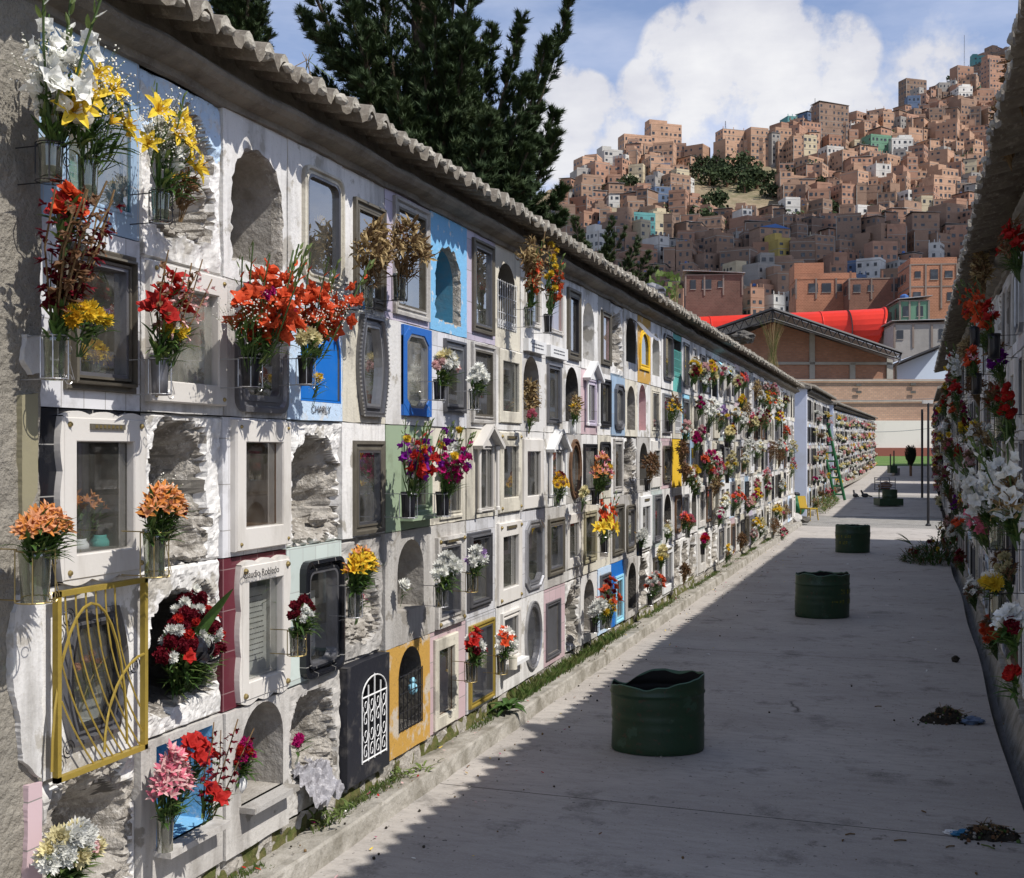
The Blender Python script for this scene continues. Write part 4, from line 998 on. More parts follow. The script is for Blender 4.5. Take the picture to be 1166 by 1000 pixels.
put(70,990,.16,62,46,[('chrys','white',10,1.2),('chrys','cream',4,1.2),('rose','palepink',1,1.2)], 'white chrysanthemums at the foot of the pilaster', leaf=1.5)
put(337,848,.02,8,8,[('carn','magenta',2,1)], 'single magenta carnation in the bare earthen arch')
put(536,752,.17,28,34,[('chrys','white',4,.95),('glad','red',4,.9),('carn','darkred',3,1)], 'white and red flowers over the fretted gold frame','green',.13,.034,'green vase on the fretted gold frame','brass', leaf=1.5)
put(571,745,.17,28,32,[('chrys','white',5,.95),('glad','orangered',3,.9)], 'white chrysanthemums with orange gladiolus by the stone shelf','green',.13,.034,'green vase by the small stone shelf','brass', leaf=1.5)
put(602,480,.02,10,45,[('drybunch','straw',7,1.1)], 'bunch of straw standing in the arched niche', dry=True)
put(602,478,.12,12,10,[('rose','pink',3,1.1)], 'pink roses at the foot of the straw arch')
put(652,478,.15,18,25,[('drybunch','straw',4,.9),('alst','yellow',3,1)], 'withered yellow bunch in the dark arch','white',.12,.03,'white rack vase in the dark arch')
put(634,562,.15,26,24,[('sun','yellow',5,1.25),('sun','gold',4,1.2),('carn','darkred',3,1)], 'bunch of small sunflowers before the white urn','clear',.1,.03,'vase of sunflowers on the white column niche')
put(678,556,.16,42,38,[('alst','orange',16,1.2),('alst','pink',10,1.2),('chrys','yellow',2,.8)], 'salmon pink alstroemerias on the third row','black',.14,.04,'black vase under the salmon alstroemerias')
put(688,610,.16,18,50,[('spike','orangered',3,.95)], 'tall orange red gladioli above yellow lilies','black',.15,.034,'black vase under the tall orange gladioli')
put(684,608,.22,44,16,[('lily','yellow',5,.95)], 'open yellow lilies below orange gladioli')
put(686,700,.17,44,42,[('glad','orangered',8,.95),('carn','darkred',3,1)], 'orange gladioli above white chrysanthemums near the kerb')
put(676,704,.2,30,20,[('chrys','white',7,1.15),('chrys','yellow',2,1)], 'white chrysanthemums with one yellow near the kerb','black',.12,.036,'black vase near the kerb under white chrysanthemums')
put(692,700,.2,20,18,[('sun','yellow',3,1.1),('chrys','white',2,1)], 'yellow and white daisies by the blue framed niche','clear',.12,.034,'glass vase by the blue framed niche')
put(737,545,.15,26,28,[('drybunch','brown',10,1.1)], 'withered brown bunch on the third row','black',.13,.034,'black vase under the withered brown bunch',dry=True)
put(762,478,.15,30,26,[('alst','yellow',8,1.1),('drybunch','brown',5,1)], 'faded yellow and red bunch on the second row','black',.14,.036,'black vase under the faded yellow bunch')
put(740,676,.16,36,26,[('glad','orangered',5,1),('chrys','white',5,1),('carn','palepink',3,1)], 'orange and white bunch low on the wall','black',.12,.034,'black vase low on the wall under orange blooms')
put(662,570,.14,14,14,[('chrys','cream',4,.9)], 'small cream posy beside the oval frame')
# farther bunches, smaller in view
FARB = [(806,482,30,22,'white'),(818,486,22,20,'lilac'),(852,492,22,18,'cream'),(873,470,22,22,'orangered'),(884,484,16,14,'yellow'),(848,520,24,18,'white'),(828,540,22,20,'cream'),
        (804,532,24,18,'magenta'),(860,520,22,14,'white'),(876,522,18,16,'brown'),(898,520,20,16,'cream'),(900,540,14,16,'pink'),(834,578,28,18,'orangered'),(822,580,16,12,'white'),(858,570,20,10,'yellow'),
        (858,606,14,14,'yellow'),(880,606,14,12,'brown'),(888,612,18,10,'darkred'),(845,474,16,14,'straw'),(795,470,16,16,'white'),(778,500,18,18,'palepink'),(868,484,20,16,'darkred'),(842,462,12,10,'yellow'),
        (774,522,14,14,'brown'),(790,510,14,16,'magenta'),(812,560,16,14,'straw'),(888,560,14,12,'white'),(870,548,16,12,'palepink'),(884,470,14,14,'white'),(892,590,12,12,'straw'),
        (728,618,12,12,'white'),(751,640,14,14,'cream'),(783,600,12,12,'pink'),(758,610,10,12,'white'),(800,620,10,10,'red'),(790,560,12,14,'white'),(830,500,16,14,'darkred'),(893,500,12,12,'orangered')]
FARB = [(a, b, c*1.25, d*1.2, e) for a, b, c, d, e in FARB]
rf = random.Random(41)
for k in range(62):
    u = rf.random(); px_ = 772+125*u**.85; top_ = 405+(px_-790)*.35; bot_ = 690-(px_-772)*.72
    r_ = rf.randrange(5); py_ = top_+(bot_-top_)*(r_+rf.uniform(.25,.75))/5
    FARB.append((px_, py_, rf.uniform(12,19), rf.uniform(11,17), rf.choice(['white','cream','palepink','straw','brown','white','yellow','orangered','magenta','white','darkred','cream','pink','white'])))
CN = {'lilac':'lilac','orangered':'orange red','brown':'withered brown','straw':'dried straw','palepink':'pale pink','darkred':'dark red'}
ROWT = lambda z: ROWN[min(4, max(0, next((i for i in range(5) if z > zr[i+1]), 4)))]
seen = {}
for i, (px, py, sp_, hp, c) in enumerate(FARB):
    p = on_x(px, py, XL+.16); row = ROWT(p.z); col = max(j for j in range(len(ys)) if ys[j] < p.y)
    dryf = c in ('brown', 'straw'); c2 = ['white','yellow','pink','cream','magenta'][i % 5]
    k1 = {'orangered':'glad','darkred':'carn','pink':'carn','palepink':'carn','magenta':'carn'}.get(c, 'chrys')
    ks = [('drybunch', c, 6, 1.0), ('drybunch', 'brown', 3, 1.0)] if dryf else [(k1, c, 7, 1.0), ('chrys', c2, 3, .8), ('drybunch', 'brown', 2, .8)]
    vsx = F/(p.x*-ST+p.y*CT)
    lb_ = 'small %s bunch, %s row, %s niche from the pilaster' % (CN.get(c, c), row, ordn(col))
    seen[lb_] = seen.get(lb_, 0)+1
    if seen[lb_] > 1: lb_ += ', ' + ['', 'the lower one', 'the fuller one', 'the paler one'][min(3, seen[lb_]-1)]
    bouquet(p, OUT, sp_/vsx*1.15, hp/vsx, ks, lb_, lod=1, merged=True, group='flowers along the sunlit wall', leaf=1.2, dry=dryf)
    if i % 2 == 0 and i < 40: vase(p, OUT, .13, .035, 'black' if i % 4 else 'green', 'small %s vase under a %s bunch, %s niche from the pilaster' % ('black' if i % 4 else 'green', CN.get(c, c), ordn(col)), '', group='vases along the sunlit wall')
# posies behind the panes
IN = [(100,420,'yellow','chrys',6,'double steel frame'),(118,372,'lilac','chrys',2,'double steel frame beside the green bow'),(95,590,'orange','alst',6,'scalloped marble frame'),(355,262,'yellow','chrys',1,'grey steel window under the pale blue patch'),
      (294,690,'pink','rose',3,'white marble frame of the maroon tiled niche'),(415,560,'yellow','alst',4,'mossy bronze window'),(95,770,'peach','rose',4,'gold lattice gate'),(606,635,'yellow','carn',3,'ornate silver frame'),
      (546,332,'orange','alst',5,'lilac tiled window'),(604,545,'orange','carn',4,'white slab on the third row'),(630,462,'white','carn',3,'plain dark steel window'),(577,545,'palepink','carn',4,'brass studded marble'),
      (300,452,'yellow','chrys',1,'weathered grey metal front'),(690,455,'orangered','carn',4,'deep black steel frame'),(545,460,'red','carn',2,'scalloped frame')]
for px, py, c, kd, n_, w_ in IN:
    p = on_x(px, py, XL-.1); vsx = F/(p.x*-ST+p.y*CT)
    bouquet(p, OUT, .09+n_*.008, .08, [(kd, c, n_, .8)], '%s posy behind the glass of the %s' % (CN.get(c, c), w_), name='flower_posy', lod=1, merged=True, leaf=.6)
# odd things in the niches
def small(name, label, cat, pos, fn, **kw):
    root = empty(name, label, cat, Matrix.Translation(pos)); fn(root); return root
def pot(m, r, h, rim=True):
    def f(root):
        mb = MB(); mb.lathe([(r*.6,0),(r,h*.3),(r*1.02,h*.6),(r*.7,h*.9),(r*.75,h),(r*.65,h)], (0,0,0), m, 14); mb.build('pot_body', root, smooth=True)
    return f
small('turquoise_pot', 'round turquoise pot behind the scalloped marble frame', 'pot', on_x(113,628,XL-.1), pot(PL['teal'],.035,.06))
small('white_pot', 'small white planter in the corner of the scalloped marble frame', 'pot', on_x(90,630,XL-.09), pot(PL['white paint'],.034,.05))
def bow(root):
    mb = MB()
    for k in range(9): mb.blob((rng.uniform(-.015,.015), rng.uniform(-.025,.025), .02+k*.011), .018, PL['teal'], 2, .5, 3, k)
    mb.build('crumpled_wrap', root)
small('green_wrap', 'crumpled green wrapping behind the dark glass of the double frame', 'wrapping', on_x(112,428,XL-.12), bow)
def boxf(d, m):
    def f(root):
        mb = MB(); mb.box((0,0,d[2]/2), d, m); mb.box((0,0,d[2]+.006), (d[0]*.7, d[1]*.7, .012), m); mb.build('box_body', root)
    return f
def stone(root):
    mb = MB(); mb.blob((0,0,.03), .05, PL['rubble'], 3, .35, 1.2, 4, (.8,1.3,.7)); mb.build('stone_body', root)
small('loose_stone', 'pale loose stone lying in the broken arch of the third row', 'stone', on_x(361,598,XL-.06), stone)
def doll(root):
    mb = MB(); mb.blob((0,0,.03),.03,PL['light cyan'],2,.12,2,1,(1,1,1.2)); mb.build('doll_body', root)
    mb = MB(); mb.blob((0,0,.075),.02,PL['light cyan'],2,.1,2,2); mb.build('doll_head', root)
small('blue_doll', 'light blue stuffed doll behind the black iron grille', 'doll', on_x(470,790,XL-.02), doll)
def candle(root):
    mb = MB(); mb.lathe([(.03,0),(.03,.09),(.026,.092),(.004,.088)], (0,0,0), PL['cream'], 14); mb.tube([(0,0,.088),(0,0,.1)], .002, PL['dark iron'], 4); mb.build('candle_body', root)
small('wax_candle', 'squat cream candle on the small stone shelf', 'candle', on_x(584,762,XL+.1), candle)
# plastic sheet in the earthen arch
mb = MB(); n = 26
PLAS = mat('grey_plastic', (.4,.39,.41), .35, (.22,.21,.22), 18, .45, .6, .7, bump=.6, bscale=60, bdist=.01, spec=.6)
pts = []
p0 = on_x(360, 885, XL+.04)
for i in range(n):
    for j in range(n):
        u = i/(n-1); v = j/(n-1); y = (u-.5)*.24; q = noise.noise(Vector((u*6, v*6, 3)))*.05+noise.noise(Vector((u*15, v*15, 8)))*.022
        x = -.12+v*.2; z = .03-(max(0, v-.5)*.26)+q+.02*math.sin(u*14); pts.append((x+q*.5, y*(.85+.25*v), z))
mb.add(pts, [(i*n+j, i*n+j+1, (i+1)*n+j+1, (i+1)*n+j) for i in range(n-1) for j in range(n-1)], PLAS)
o = mb.build('plastic_sheet'); o.location = p0; tag(o, 'crumpled grey plastic sheet hanging out of the bare earthen arch', 'plastic sheet')
# long leaf and bow in the hollowed niche
mb = MB(); petal(mb, (0,0,0), Vector((.35,.28,.95)), Vector((1,0,-.3)), .3, .09, .5, LEAF, 9)
o = mb.build('banana_leaf'); o.location = on_x(212,742,XL+.02); tag(o, 'long green leaf arching out of the hollowed niche', 'leaf', kind='thing')
mb = MB()
for k in range(10): petal(mb, (0,0,0), Vector((1,math.sin(k*1.3),math.cos(k*1.3))), Z_, .1, .045, 2.2, BLACKV, 6)
o = mb.build('ribbon_bow'); o.location = on_x(228,750,XL+.14); tag(o, 'shiny black ribbon bow on the dark red flowers', 'ribbon')

# torn plaster sheets hanging over the pilaster
def patch(pxs, m, name, label, t=.008, seed=1, wob=1.0):
    pts = []
    n = len(pxs)
    for i in range(n):
        a = Vector(pxs[i]); b = Vector(pxs[(i+1) % n]); k = max(1, int((b-a).length/3))
        for j in range(k):
            q = a.lerp(b, j/k); v = noise.noise_vector(Vector((q.x*.07, q.y*.05, seed)))+noise.noise_vector(Vector((q.x*.3, q.y*.3, seed)))*.4; w3 = on_x(q.x+v.x*2.5*wob, q.y+v.y*4*wob, XL+.05); pts.append((w3.y, w3.z))
    mb = MB(); cap(mb, pts[::-1], .05+t, m); sleeve(mb, pts[::-1], .03, pts[::-1], .05+t, m)
    o = mb.build(name); o.location = (XL, 0, 0); return tag(o, label, 'plaster')
patch([(14,700),(20,678),(46,676),(46,885),(36,880),(24,868),(20,820),(12,770)], PL['white'], 'plaster_sheet', 'torn sheet of white plaster left of the gold lattice gate')
patch([(30,895),(46,890),(46,1005),(28,1005)], PL['pink tile'], 'tile_strip', 'strip of pink tile at the foot of the pilaster', wob=.3)
patch([(24,450),(42,448),(42,560),(24,600)], PL['olive'], 'render_strip', 'olive strip of old render beside the black tiled niche', .004, wob=.25)
patch([(28,380),(46,384),(46,425),(36,428),(27,410)], PL['white'], 'plaster_flake', 'white flake of plaster under the withered gladioli', .006)
# ------------------------------------------------------------------ the far blocks beyond the cross path
def stuff_niches(Mx, L, rows, name, label, colw=.6, skip=0, seed=1, z_=None):
    """many far niches as one mesh"""
    z_ = z_ or zr; mb = MB(); r2 = random.Random(seed); n = int(L/colw)
    for c in range(n):
        for r in range(rows):
            y0 = skip+c*colw; y1 = y0+colw; z1, z0 = z_[r], z_[r+1]; pm = PL[r2.choices(['white','cream','grey','white tile','pale blue','pink tile'], [8,3,3,3,1,1])[0]]
            out = rect_outline(y0+.003, y1-.003, z0+.003, z1-.003); u = r2.random(); x = r2.uniform(0,.03)
            a = (y0+.1, y1-.1, z0+.08, z1-.09)
            hole = shp('arch' if u < .35 else 'rect', *a)
            face_with_hole(mb, out, hole, x, pm); sleeve(mb, out, -.1, out, x, pm); d = .25 if u < .35 else .05
            sleeve(mb, hole, x, hole, -d, PL['inside grey']); cap(mb, hole, -d, PL[r2.choice(['inside grey','dark_grey','inside white','bare plaster'])])
            if u > .35:
                q = moulding(mb, hole, [(0,x+.02),(.03,x+.02),(.03,x-.03)], PL[r2.choice(['steel','marble','bronze','dark iron','marble'])]); cap(mb, q, x-.02, GL)
    o = mb.build(name)
    o.matrix_world = Mx
    return tag(o, label, 'burial niches', kind='stuff')
def stuff_flowers(Mx, spots, name, label):
    mb = MB(); r2 = random.Random(len(spots))
    for (y, z, s, c) in spots:
        for k in range(10):
            kd = 'drybunch' if c in ('brown','straw') else r2.choice(['chrys','carn','glad']); me = bloom(kd, c, 1)
            e = Vector((r2.uniform(.08,.24), y+r2.gauss(0, s*.35), z+abs(r2.gauss(0, s*.4)))); M3 = Matrix.Rotation(r2.uniform(.3,1.4), 3, 'Y') @ Matrix.Rotation(r2.uniform(0,6), 3, 'Z')
            b = len(mb.v); mb.v += [tuple(M3@v.co*1.3+e) for v in me.vertices]
            for p in me.polygons: mb.f.append(tuple(b+k2 for k2 in p.vertices)); mb.m.append(mb.mi(me.materials[p.material_index]))
        for k in range(10): petal(mb, (.12, y+r2.gauss(0,s*.3), z-.02), Vector((r2.uniform(0,.8), r2.uniform(-1,1), r2.uniform(-.3,1))), X_, .12, .03, -.6, LEAF, 3)
        mb.lathe([(.03,-.14),(.035,0),(.03,0)], (.12, y, z), BLACKV, 8)
    o = mb.build(name); o.matrix_world = Mx
    return tag(o, label, 'flowers', kind='stuff')
FPALE = ['white','palepink','cream','white','yellow','palepink','white','straw','pink','cream']
FCOLS = ['white','yellow','red','orangered','pink','palepink','magenta','cream','white','brown','straw','darkred','purple','white']
def spots(L, rows, step, seed, z_=zr, s=.16, dens=.7, cols=None):
    r2 = random.Random(seed); out = []
    y = .2
    while y < L-.2:
        for r in range(rows):
            if r2.random() < dens: out.append((y+r2.uniform(-.15,.15), z_[r+1]+(z_[r]-z_[r+1])*r2.uniform(.15,.6), s*r2.uniform(.7,1.3), r2.choice(cols or FCOLS)))
        y += step
    return out
M2 = Matrix.Translation((XL, 32.6, .0)) @ Matrix.Rotation(-.004, 4, 'Z') @ Matrix.Rotation(.006, 4, 'X')
block(M2, 9.6, 'niche_wall', 'second niche block beyond the cross path with a white end wall', zeave=3.58, ztop=3.4, detail=0)
zr2 = [3.36, 2.6, 1.99, 1.4, .776, .17]
stuff_niches(M2, 9.5, 5, 'distant_niches', 'narrow niches of the second block beyond the cross path', z_=zr2)
stuff_flowers(M2, spots(9.4, 5, .8, 5, dens=.55, cols=FPALE+['orangered','brown','magenta']), 'distant_bouquets', 'small mixed bunches on the second block of niches')
M3_ = Matrix.Translation((XL+.0, 44.5, .12)) @ Matrix.Rotation(-.0115, 4, 'Z') @ Matrix.Rotation(.0125, 4, 'X')
block(M3_, 40, 'niche_wall', 'third niche block, farthest of the sunlit row, dotted with flowers', zeave=3.46, detail=0)
stuff_niches(M3_, 39.6, 5, 'distant_niches', 'crowded niches of the farthest block on the sunlit side', colw=.66, seed=4)
stuff_flowers(M3_, spots(39, 5, .8, 9, s=.16, dens=.8, cols=FPALE), 'distant_bouquets', 'dense pale bunches on the farthest sunlit block')
# white end walls facing the camera
ENDW = mat('end_wall_paint', (.6,.63,.72), .85, (.45,.44,.43), 2, .5, .8, .6, bump=.4)
for Mx, zt, lab in ((M2, 3.55, 'pale whitewashed end wall of the second block'), (M3_, 3.45, 'whitewashed end wall of the third block behind the ladder')):
    mb = MB(); mb.box((-1.15, -.12, zt/2), (2.36, .2, zt), ENDW); mb.box((-1.15, -.14, zt+.04), (2.6, .34, .07), EAVE_M)
    o = mb.build('end_wall'); o.matrix_world = Mx; tag(o, lab, 'end wall', kind='thing')

# ------------------------------------------------------------------ the shaded wall across the path
def XR(s): return .70+.0065*s
def MR(s1): return Matrix.Translation((XR(s1), s1, 0)) @ Matrix.Rotation(PI-.0065, 4, 'Z')
RS0, RS1 = 3.0, 24.2
MRR = MR(RS1); LR = RS1-RS0
block(MRR, LR, 'niche_wall', 'shaded niche wall across the path, hung with flowers under a dark eave', ov=.335)
nc = 0
for c in range(14):
    y1 = LR-(c+6.6)*.56; cy = y1-.28          # local y runs from the far end towards the camera
    for r in range(5):
        z1, z0 = zr[r], zr[r+1]; r2 = random.Random(r*77+c*5+900); sp, d = auto_spec(r2, .56, z1-z0); sp['n'] = 14
        niche(MRR @ Matrix.Translation((0, cy, z0)), .56, z1-z0, sp, 'shaded niche with a %s, %s row, %s from near end' % (d, ROWN[r], ordn(c)), group='burial niches in the shaded wall', seed=r+c*2.3)
stuff_niches(MRR, LR-20.6*.56, 5, 'distant_niches', 'sliver thin far niches of the shaded wall', colw=.56, seed=8, skip=0)
stuff_niches(MRR @ Matrix.Translation((0, LR-6.6*.56, 0)), 6.6*.56, 5, 'niches_beside_camera', 'nearest niches of the shaded wall beside the frame edge', colw=.55, seed=12)
for k, (s0, s1, lab, z) in enumerate(((31.5, 42.5, 'second shaded block across the path beyond the gap', .02), (46, 55, 'third shaded block across the path', .15), (58, 88, 'farthest shaded block before the lawn', .45))):
    Mx = Matrix.Translation((XR(s1)+.0115*(s1-30)*.9, s1, z+.012*(s1-s0))) @ Matrix.Rotation(PI-.0115, 4, 'Z') @ Matrix.Rotation(-.011, 4, 'X')
    block(Mx, s1-s0, 'niche_wall', lab, detail=0)
    stuff_niches(Mx, s1-s0-.3, 5, 'distant_niches', 'dark niches of the '+lab, colw=.7, seed=20+k)
    stuff_flowers(Mx, spots(s1-s0-.3, 5, .9, 30+k, dens=.6), 'distant_bouquets', 'bunches of flowers on the '+lab)
OUTR = Vector((-1, 0, 0))
def putr(px, py, X, spx, hpx, kinds, lab, leaf=1, lod=0, dry=False, vk=None, low=0):
    p = on_x(px, py, X); vsx = F/(p.x*-ST+p.y*CT)
    bouquet(p, OUTR, spx/vsx*1.1, hpx/vsx, kinds, lab+' of the shaded wall' if len(lab.split()) < 11 else lab, lod=lod, merged=False, group='flowers along the shaded wall', leaf=leaf, dry=dry, low=low)
    if vk: vase(p, OUTR, .16, .04, vk, vk+' vase under the '+lab if len(lab.split()) < 12 else vk+' vase '+lab, 'dark iron', group='vases along the shaded wall')
putr(1152,175,.52,30,60,[('drybunch','brown',16,1.3),('drybunch','straw',6,1.2),('alst','yellow',1,.8)], 'hanging dried brown bunch under the eave', dry=True, low=.2)
putr(1165,110,.5,20,40,[('drybunch','brown',8,1.3)], 'withered sprigs at the eave above the dried bunch', dry=True)
putr(1122,330,.58,26,36,[('drybunch','straw',10,1.3),('drybunch','brown',4,1.2)], 'straw coloured dried bunch on the top row', dry=True, low=.1)
putr(1110,372,.5,20,42,[('spike','orangered',2,1),('glad','red',2,1)], 'slanting red gladiolus near the eave', vk='black')
putr(1132,380,.52,26,36,[('spike','orangered',3,1),('glad','red',3,1),('alst','pink',2,1)], 'pair of red gladioli on the second row', vk='black')
putr(1090,435,.47,26,42,[('spike','white',3,1),('chrys','yellow',2,1),('glad','red',2,.9)], 'white gladioli with yellow against the far brickwork', vk='green')
putr(1112,425,.5,26,28,[('glad','orangered',7,1),('alst','pink',4,1)], 'orange red bunch on the second row', vk='black')
putr(1092,460,.46,24,26,[('glad','red',7,1),('chrys','white',2,.9)], 'deep red bunch beside the white gladioli')
putr(1140,470,.5,30,30,[('rose','red',5,1),('drybunch','brown',5,1)], 'dark rose bunch in the middle of the wall', vk='green')
putr(1155,492,.45,30,50,[('rose','red',9,1.1)], 'column of crimson roses near the frame edge', leaf=1.5)
putr(1120,520,.5,36,40,[('spike','white',3,1),('drybunch','straw',4,1.1),('chrys','yellow',2,1)], 'white gladioli above the third row', vk='green')
putr(1106,500,.45,24,26,[('chrys','yellow',3,.9),('carn','darkred',5,1),('carn','purple',2,1)], 'yellow and dark red bunch by the lamp post', leaf=2)
putr(1135,590,.42,52,42,[('spike','white',6,1.0),('glad','white',6,1.0),('alst','cream',4,1)], 'big spray of white gladioli at waist height', leaf=2, vk='clear')
putr(1118,606,.44,34,28,[('glad','white',6,1.1),('carn','palepink',3,1)], 'lower white spray beside pink blooms', leaf=2)
putr(1158,600,.38,30,52,[('spike','white',3,1.0),('drybunch','straw',6,1)], 'white gladioli at the frame edge above pink blooms', leaf=2)
putr(1125,612,.4,26,26,[('spike','pink',2,.8),('glad','pink',4,1)], 'soft pink gladioli under the white spray')
putr(1098,604,.46,28,14,[('chrys','white',4,1),('glad','orangered',3,.9)], 'white and orange posy under the white spray')
putr(1136,672,.42,26,14,[('chrys','yellow',4,1.2),('chrys','white',2,1)], 'yellow and white bunch near the gutter', vk='green')
putr(1158,722,.34,34,26,[('glad','white',6,1.0),('carn','darkred',3,1)], 'white lilies and dark red carnations at the frame edge', leaf=1.5)
putr(1160,775,.34,20,12,[('rose','red',3,1.2)], 'low red roses at the frame edge')
putr(1085,520,.5,20,24,[('chrys','yellow',2,1),('drybunch','brown',4,1),('carn','pink',3,1)], 'mixed pink bunch beyond the lamp post', leaf=2)
putr(1078,470,.5,16,20,[('carn','red',5,1),('drybunch','brown',3,1)], 'little red bunch beyond the white gladioli', leaf=2)
putr(1080,560,.5,18,30,[('drybunch','brown',5,1.2),('carn','magenta',3,1)], 'brown and magenta bunch above the flower heap', leaf=2)
r2 = random.Random(77)
for k in range(26):
    s = 7.2+k*.64; row = k*3 % 5; z = zr[row+1]+.15+r2.uniform(0,.25); c = FCOLS[(k*5+2) % len(FCOLS)]; p = Vector((XR(s)-.13, s, z)); dr = c in ('brown','straw')
    bouquet(p, OUTR, .26, .24, [('drybunch' if dr else r2.choice(['carn','glad','chrys']), c, 8, 1.1), ('drybunch','brown',3,1)], 'shaded %s bunch, %s row, at about %s metres' % (CN.get(c, c), ROWN[row], ['seven','eight','nine','ten','eleven','twelve','thirteen','fourteen','fifteen','sixteen','seventeen','eighteen','nineteen','twenty','twenty-one','twenty-two','twenty-three','twenty-four'][min(17, int(s)-7)]), lod=1, merged=True, group='flowers along the shaded wall', leaf=2, dry=dr)

# ------------------------------------------------------------------ ground, path, kerbs, gutter
GR = mat('dry_ground', (.2,.17,.13), .95, (.12,.1,.07), .5, .4, .7, .8, bump=.8, bscale=6, bdist=.05)
mb = MB(); n = 24
ext = [(-3000,-400),(3000,-400)]
vs = [(-3000,-600,-.3),(3000,-600,-.3),(3000,30,-.3),(-3000,30,-.3),(3000,110,.65),(-3000,110,.65),(3000,3500,.6),(-3000,3500,.6)]
mb.add(vs, [(0,1,2,3),(3,2,4,5),(5,4,6,7)], GR); struct(mb.build('ground'))
def xe(s): return .513+.0075*s+.012*math.sin(s*1.3)+.01*math.sin(s*.47+1)
def gz(s): return 0 if s < 30 else .0125*(s-30)
def gx(s): return 0 if s < 30 else .0115*(s-30)
mb = MB(); XK = -2.46
joints = [-4.0, 1.1, 5.86, 10.6, 15.2, 19.9, 24.5, 28.7]
for a, b in zip(joints[:-1], joints[1:]):
    a += .004; b -= .004; m_ = 10
    L_ = [(XK, a+(b-a)*i/m_, 0) for i in range(m_+1)]; R_ = [(xe(a+(b-a)*i/m_), a+(b-a)*i/m_, 0) for i in range(m_+1)]
    base = len(mb.v); mb.v += L_+R_
    for i in range(m_): mb.f.append((base+i, base+m_+1+i, base+m_+2+i, base+i+1)); mb.m.append(mb.mi(CONC))
    for side in (L_, R_):
        b2 = len(mb.v); mb.v += side+[(x, y, -.16) for x, y, z in side]
        for i in range(m_): mb.f.append((b2+i, b2+i+1, b2+m_+2+i, b2+m_+1+i)); mb.m.append(mb.mi(CONC))
mb.poly([(XK,-4,-.03),(.5,-4,-.03),(.7,28.7,-.03),(XK,28.7,-.03)], mat('joint_dirt', (.06,.055,.045), .95))
struct(mb.build('path'))
CROSS = mat('cross_path_gravel', (.3,.285,.26), .95, (.2,.19,.17), 3, .4, .7, .8, bump=.9, bscale=30, bdist=.03)
mb = MB(); mb.add([(-14,28.7,-.01),(14,28.7,-.01),(14,32.8,.03),(-14,32.8,.03)], [(0,1,2,3)], CROSS)
mb.add([(XL-.6,32.8,.036),(.9,32.8,.036),(1.25,58,.36),(1.6,88,.745),(XL+.1,88,.745),(XL-.3,58,.36)], [(0,1,2,5),(5,2,3,4)], CONC)
struct(mb.build('far_path'))
for s_ in (43.2, 56.3):
    mb = MB(); z = gz(s_); mb.add([(-16,s_-1.4,z+.008-.0125*1.4),(14,s_-1.4,z+.008-.0125*1.4),(14,s_+1.4,z+.008+.0125*1.4),(-16,s_+1.4,z+.008+.0125*1.4)], [(0,1,2,3)], CROSS); struct(mb.build('cross_path'))
# kerb along the sunlit wall
mb = MB(); n = 360; vs = []
prof = [(.012,0.0),(.006,.05),(0,.085),(-.012,.095),(-.06,.09),(-.13,.088),(-.2,.075)]
y_ = [S0-.5+(29.0-S0+.5)*i/n for i in range(n+1)]
for i, y in enumerate(y_):
    j = .5*(fr(y, 0, 2, 1.2))*.02
    for k, (x, z) in enumerate(prof):
        q = fr(y, k, 6, 11)*.009; vs.append((XK-.004+x+j+q, y, z+q*(.8 if k > 1 else 0)+(0 if k else -.01)))
k = len(prof); mb.add(vs, [(i*k+j, (i+1)*k+j, (i+1)*k+j+1, i*k+j+1) for i in range(n) for j in range(k-1)], KERB)
struct(mb.build('kerb'))
mb = MB(); mb.box((XK-.06, 37.5, .06), (.12, 9.5, .2), KERB); mb.box((XK+.22, 66, .48), (.14, 42, .14), KERB, rot=-.0115); struct(mb.build('kerb'))
# gutter and kerb at the shaded side
GUT = mat('gutter_concrete', (.19,.185,.18), .8, (.09,.085,.08), 4, .4, .7, .8, bump=.5)
mb = MB(); n = 120; vs = []
for i in range(n+1):
    s = 1+27.7*i/n; j = fr(s, 1, 3, 1.5)*.012
    for x, z in ((-.0,-.13),(.05,-.15),(.088,-.13),(.095+j,.055),(.105+j,.07),(.24,.066)): vs.append((xe(s)+x if z < 0 else XR(s)-.24+.16+x-.06, s, z))
k = 6; mb.add(vs, [(i*k+j, i*k+j+1, (i+1)*k+j+1, (i+1)*k+j) for i in range(n) for j in range(2)], GUT)
mb.add(vs, [(i*k+j, i*k+j+1, (i+1)*k+j+1, (i+1)*k+j) for i in range(n) for j in range(2, 5)], KERB)
struct(mb.build('gutter'))
# moss and grass at the foot of the wall
GRA = mat('grass_green', (.09,.15,.035), .8, (.16,.16,.06), 9, .45, .6, .8, bump=0, translucent=.3)
mb = MB(); r2 = random.Random(4)
def blades(mb, x, y, z, n, h, sp, m=GRA):
    for k in range(n):
        a = r2.uniform(0, 6.28); px_, py_ = x+r2.gauss(0, sp), y+r2.gauss(0, sp*2); hh = h*r2.uniform(.4, 1.1); dx, dy = math.cos(a)*hh*.5, math.sin(a)*hh*.5; w = .003
        mb.add([(px_-w*math.sin(a), py_+w*math.cos(a), z), (px_+w*math.sin(a), py_-w*math.cos(a), z), (px_+dx*.4+w*.6, py_+dy*.4, z+hh*.7), (px_+dx, py_+dy, z+hh)], [(0,1,2),(0,2,3)], m)
for k in range(900):
    y = S0+(24-S0)*r2.random()**1.3; d = fr(y, 0, 5, .9)
    if d > -.1 or 7.6 < y < 10.5: blades(mb, XL+.035+r2.uniform(0,.04), y, .07, 16, .045+(.05 if 7.6 < y < 10.5 else 0), .02)
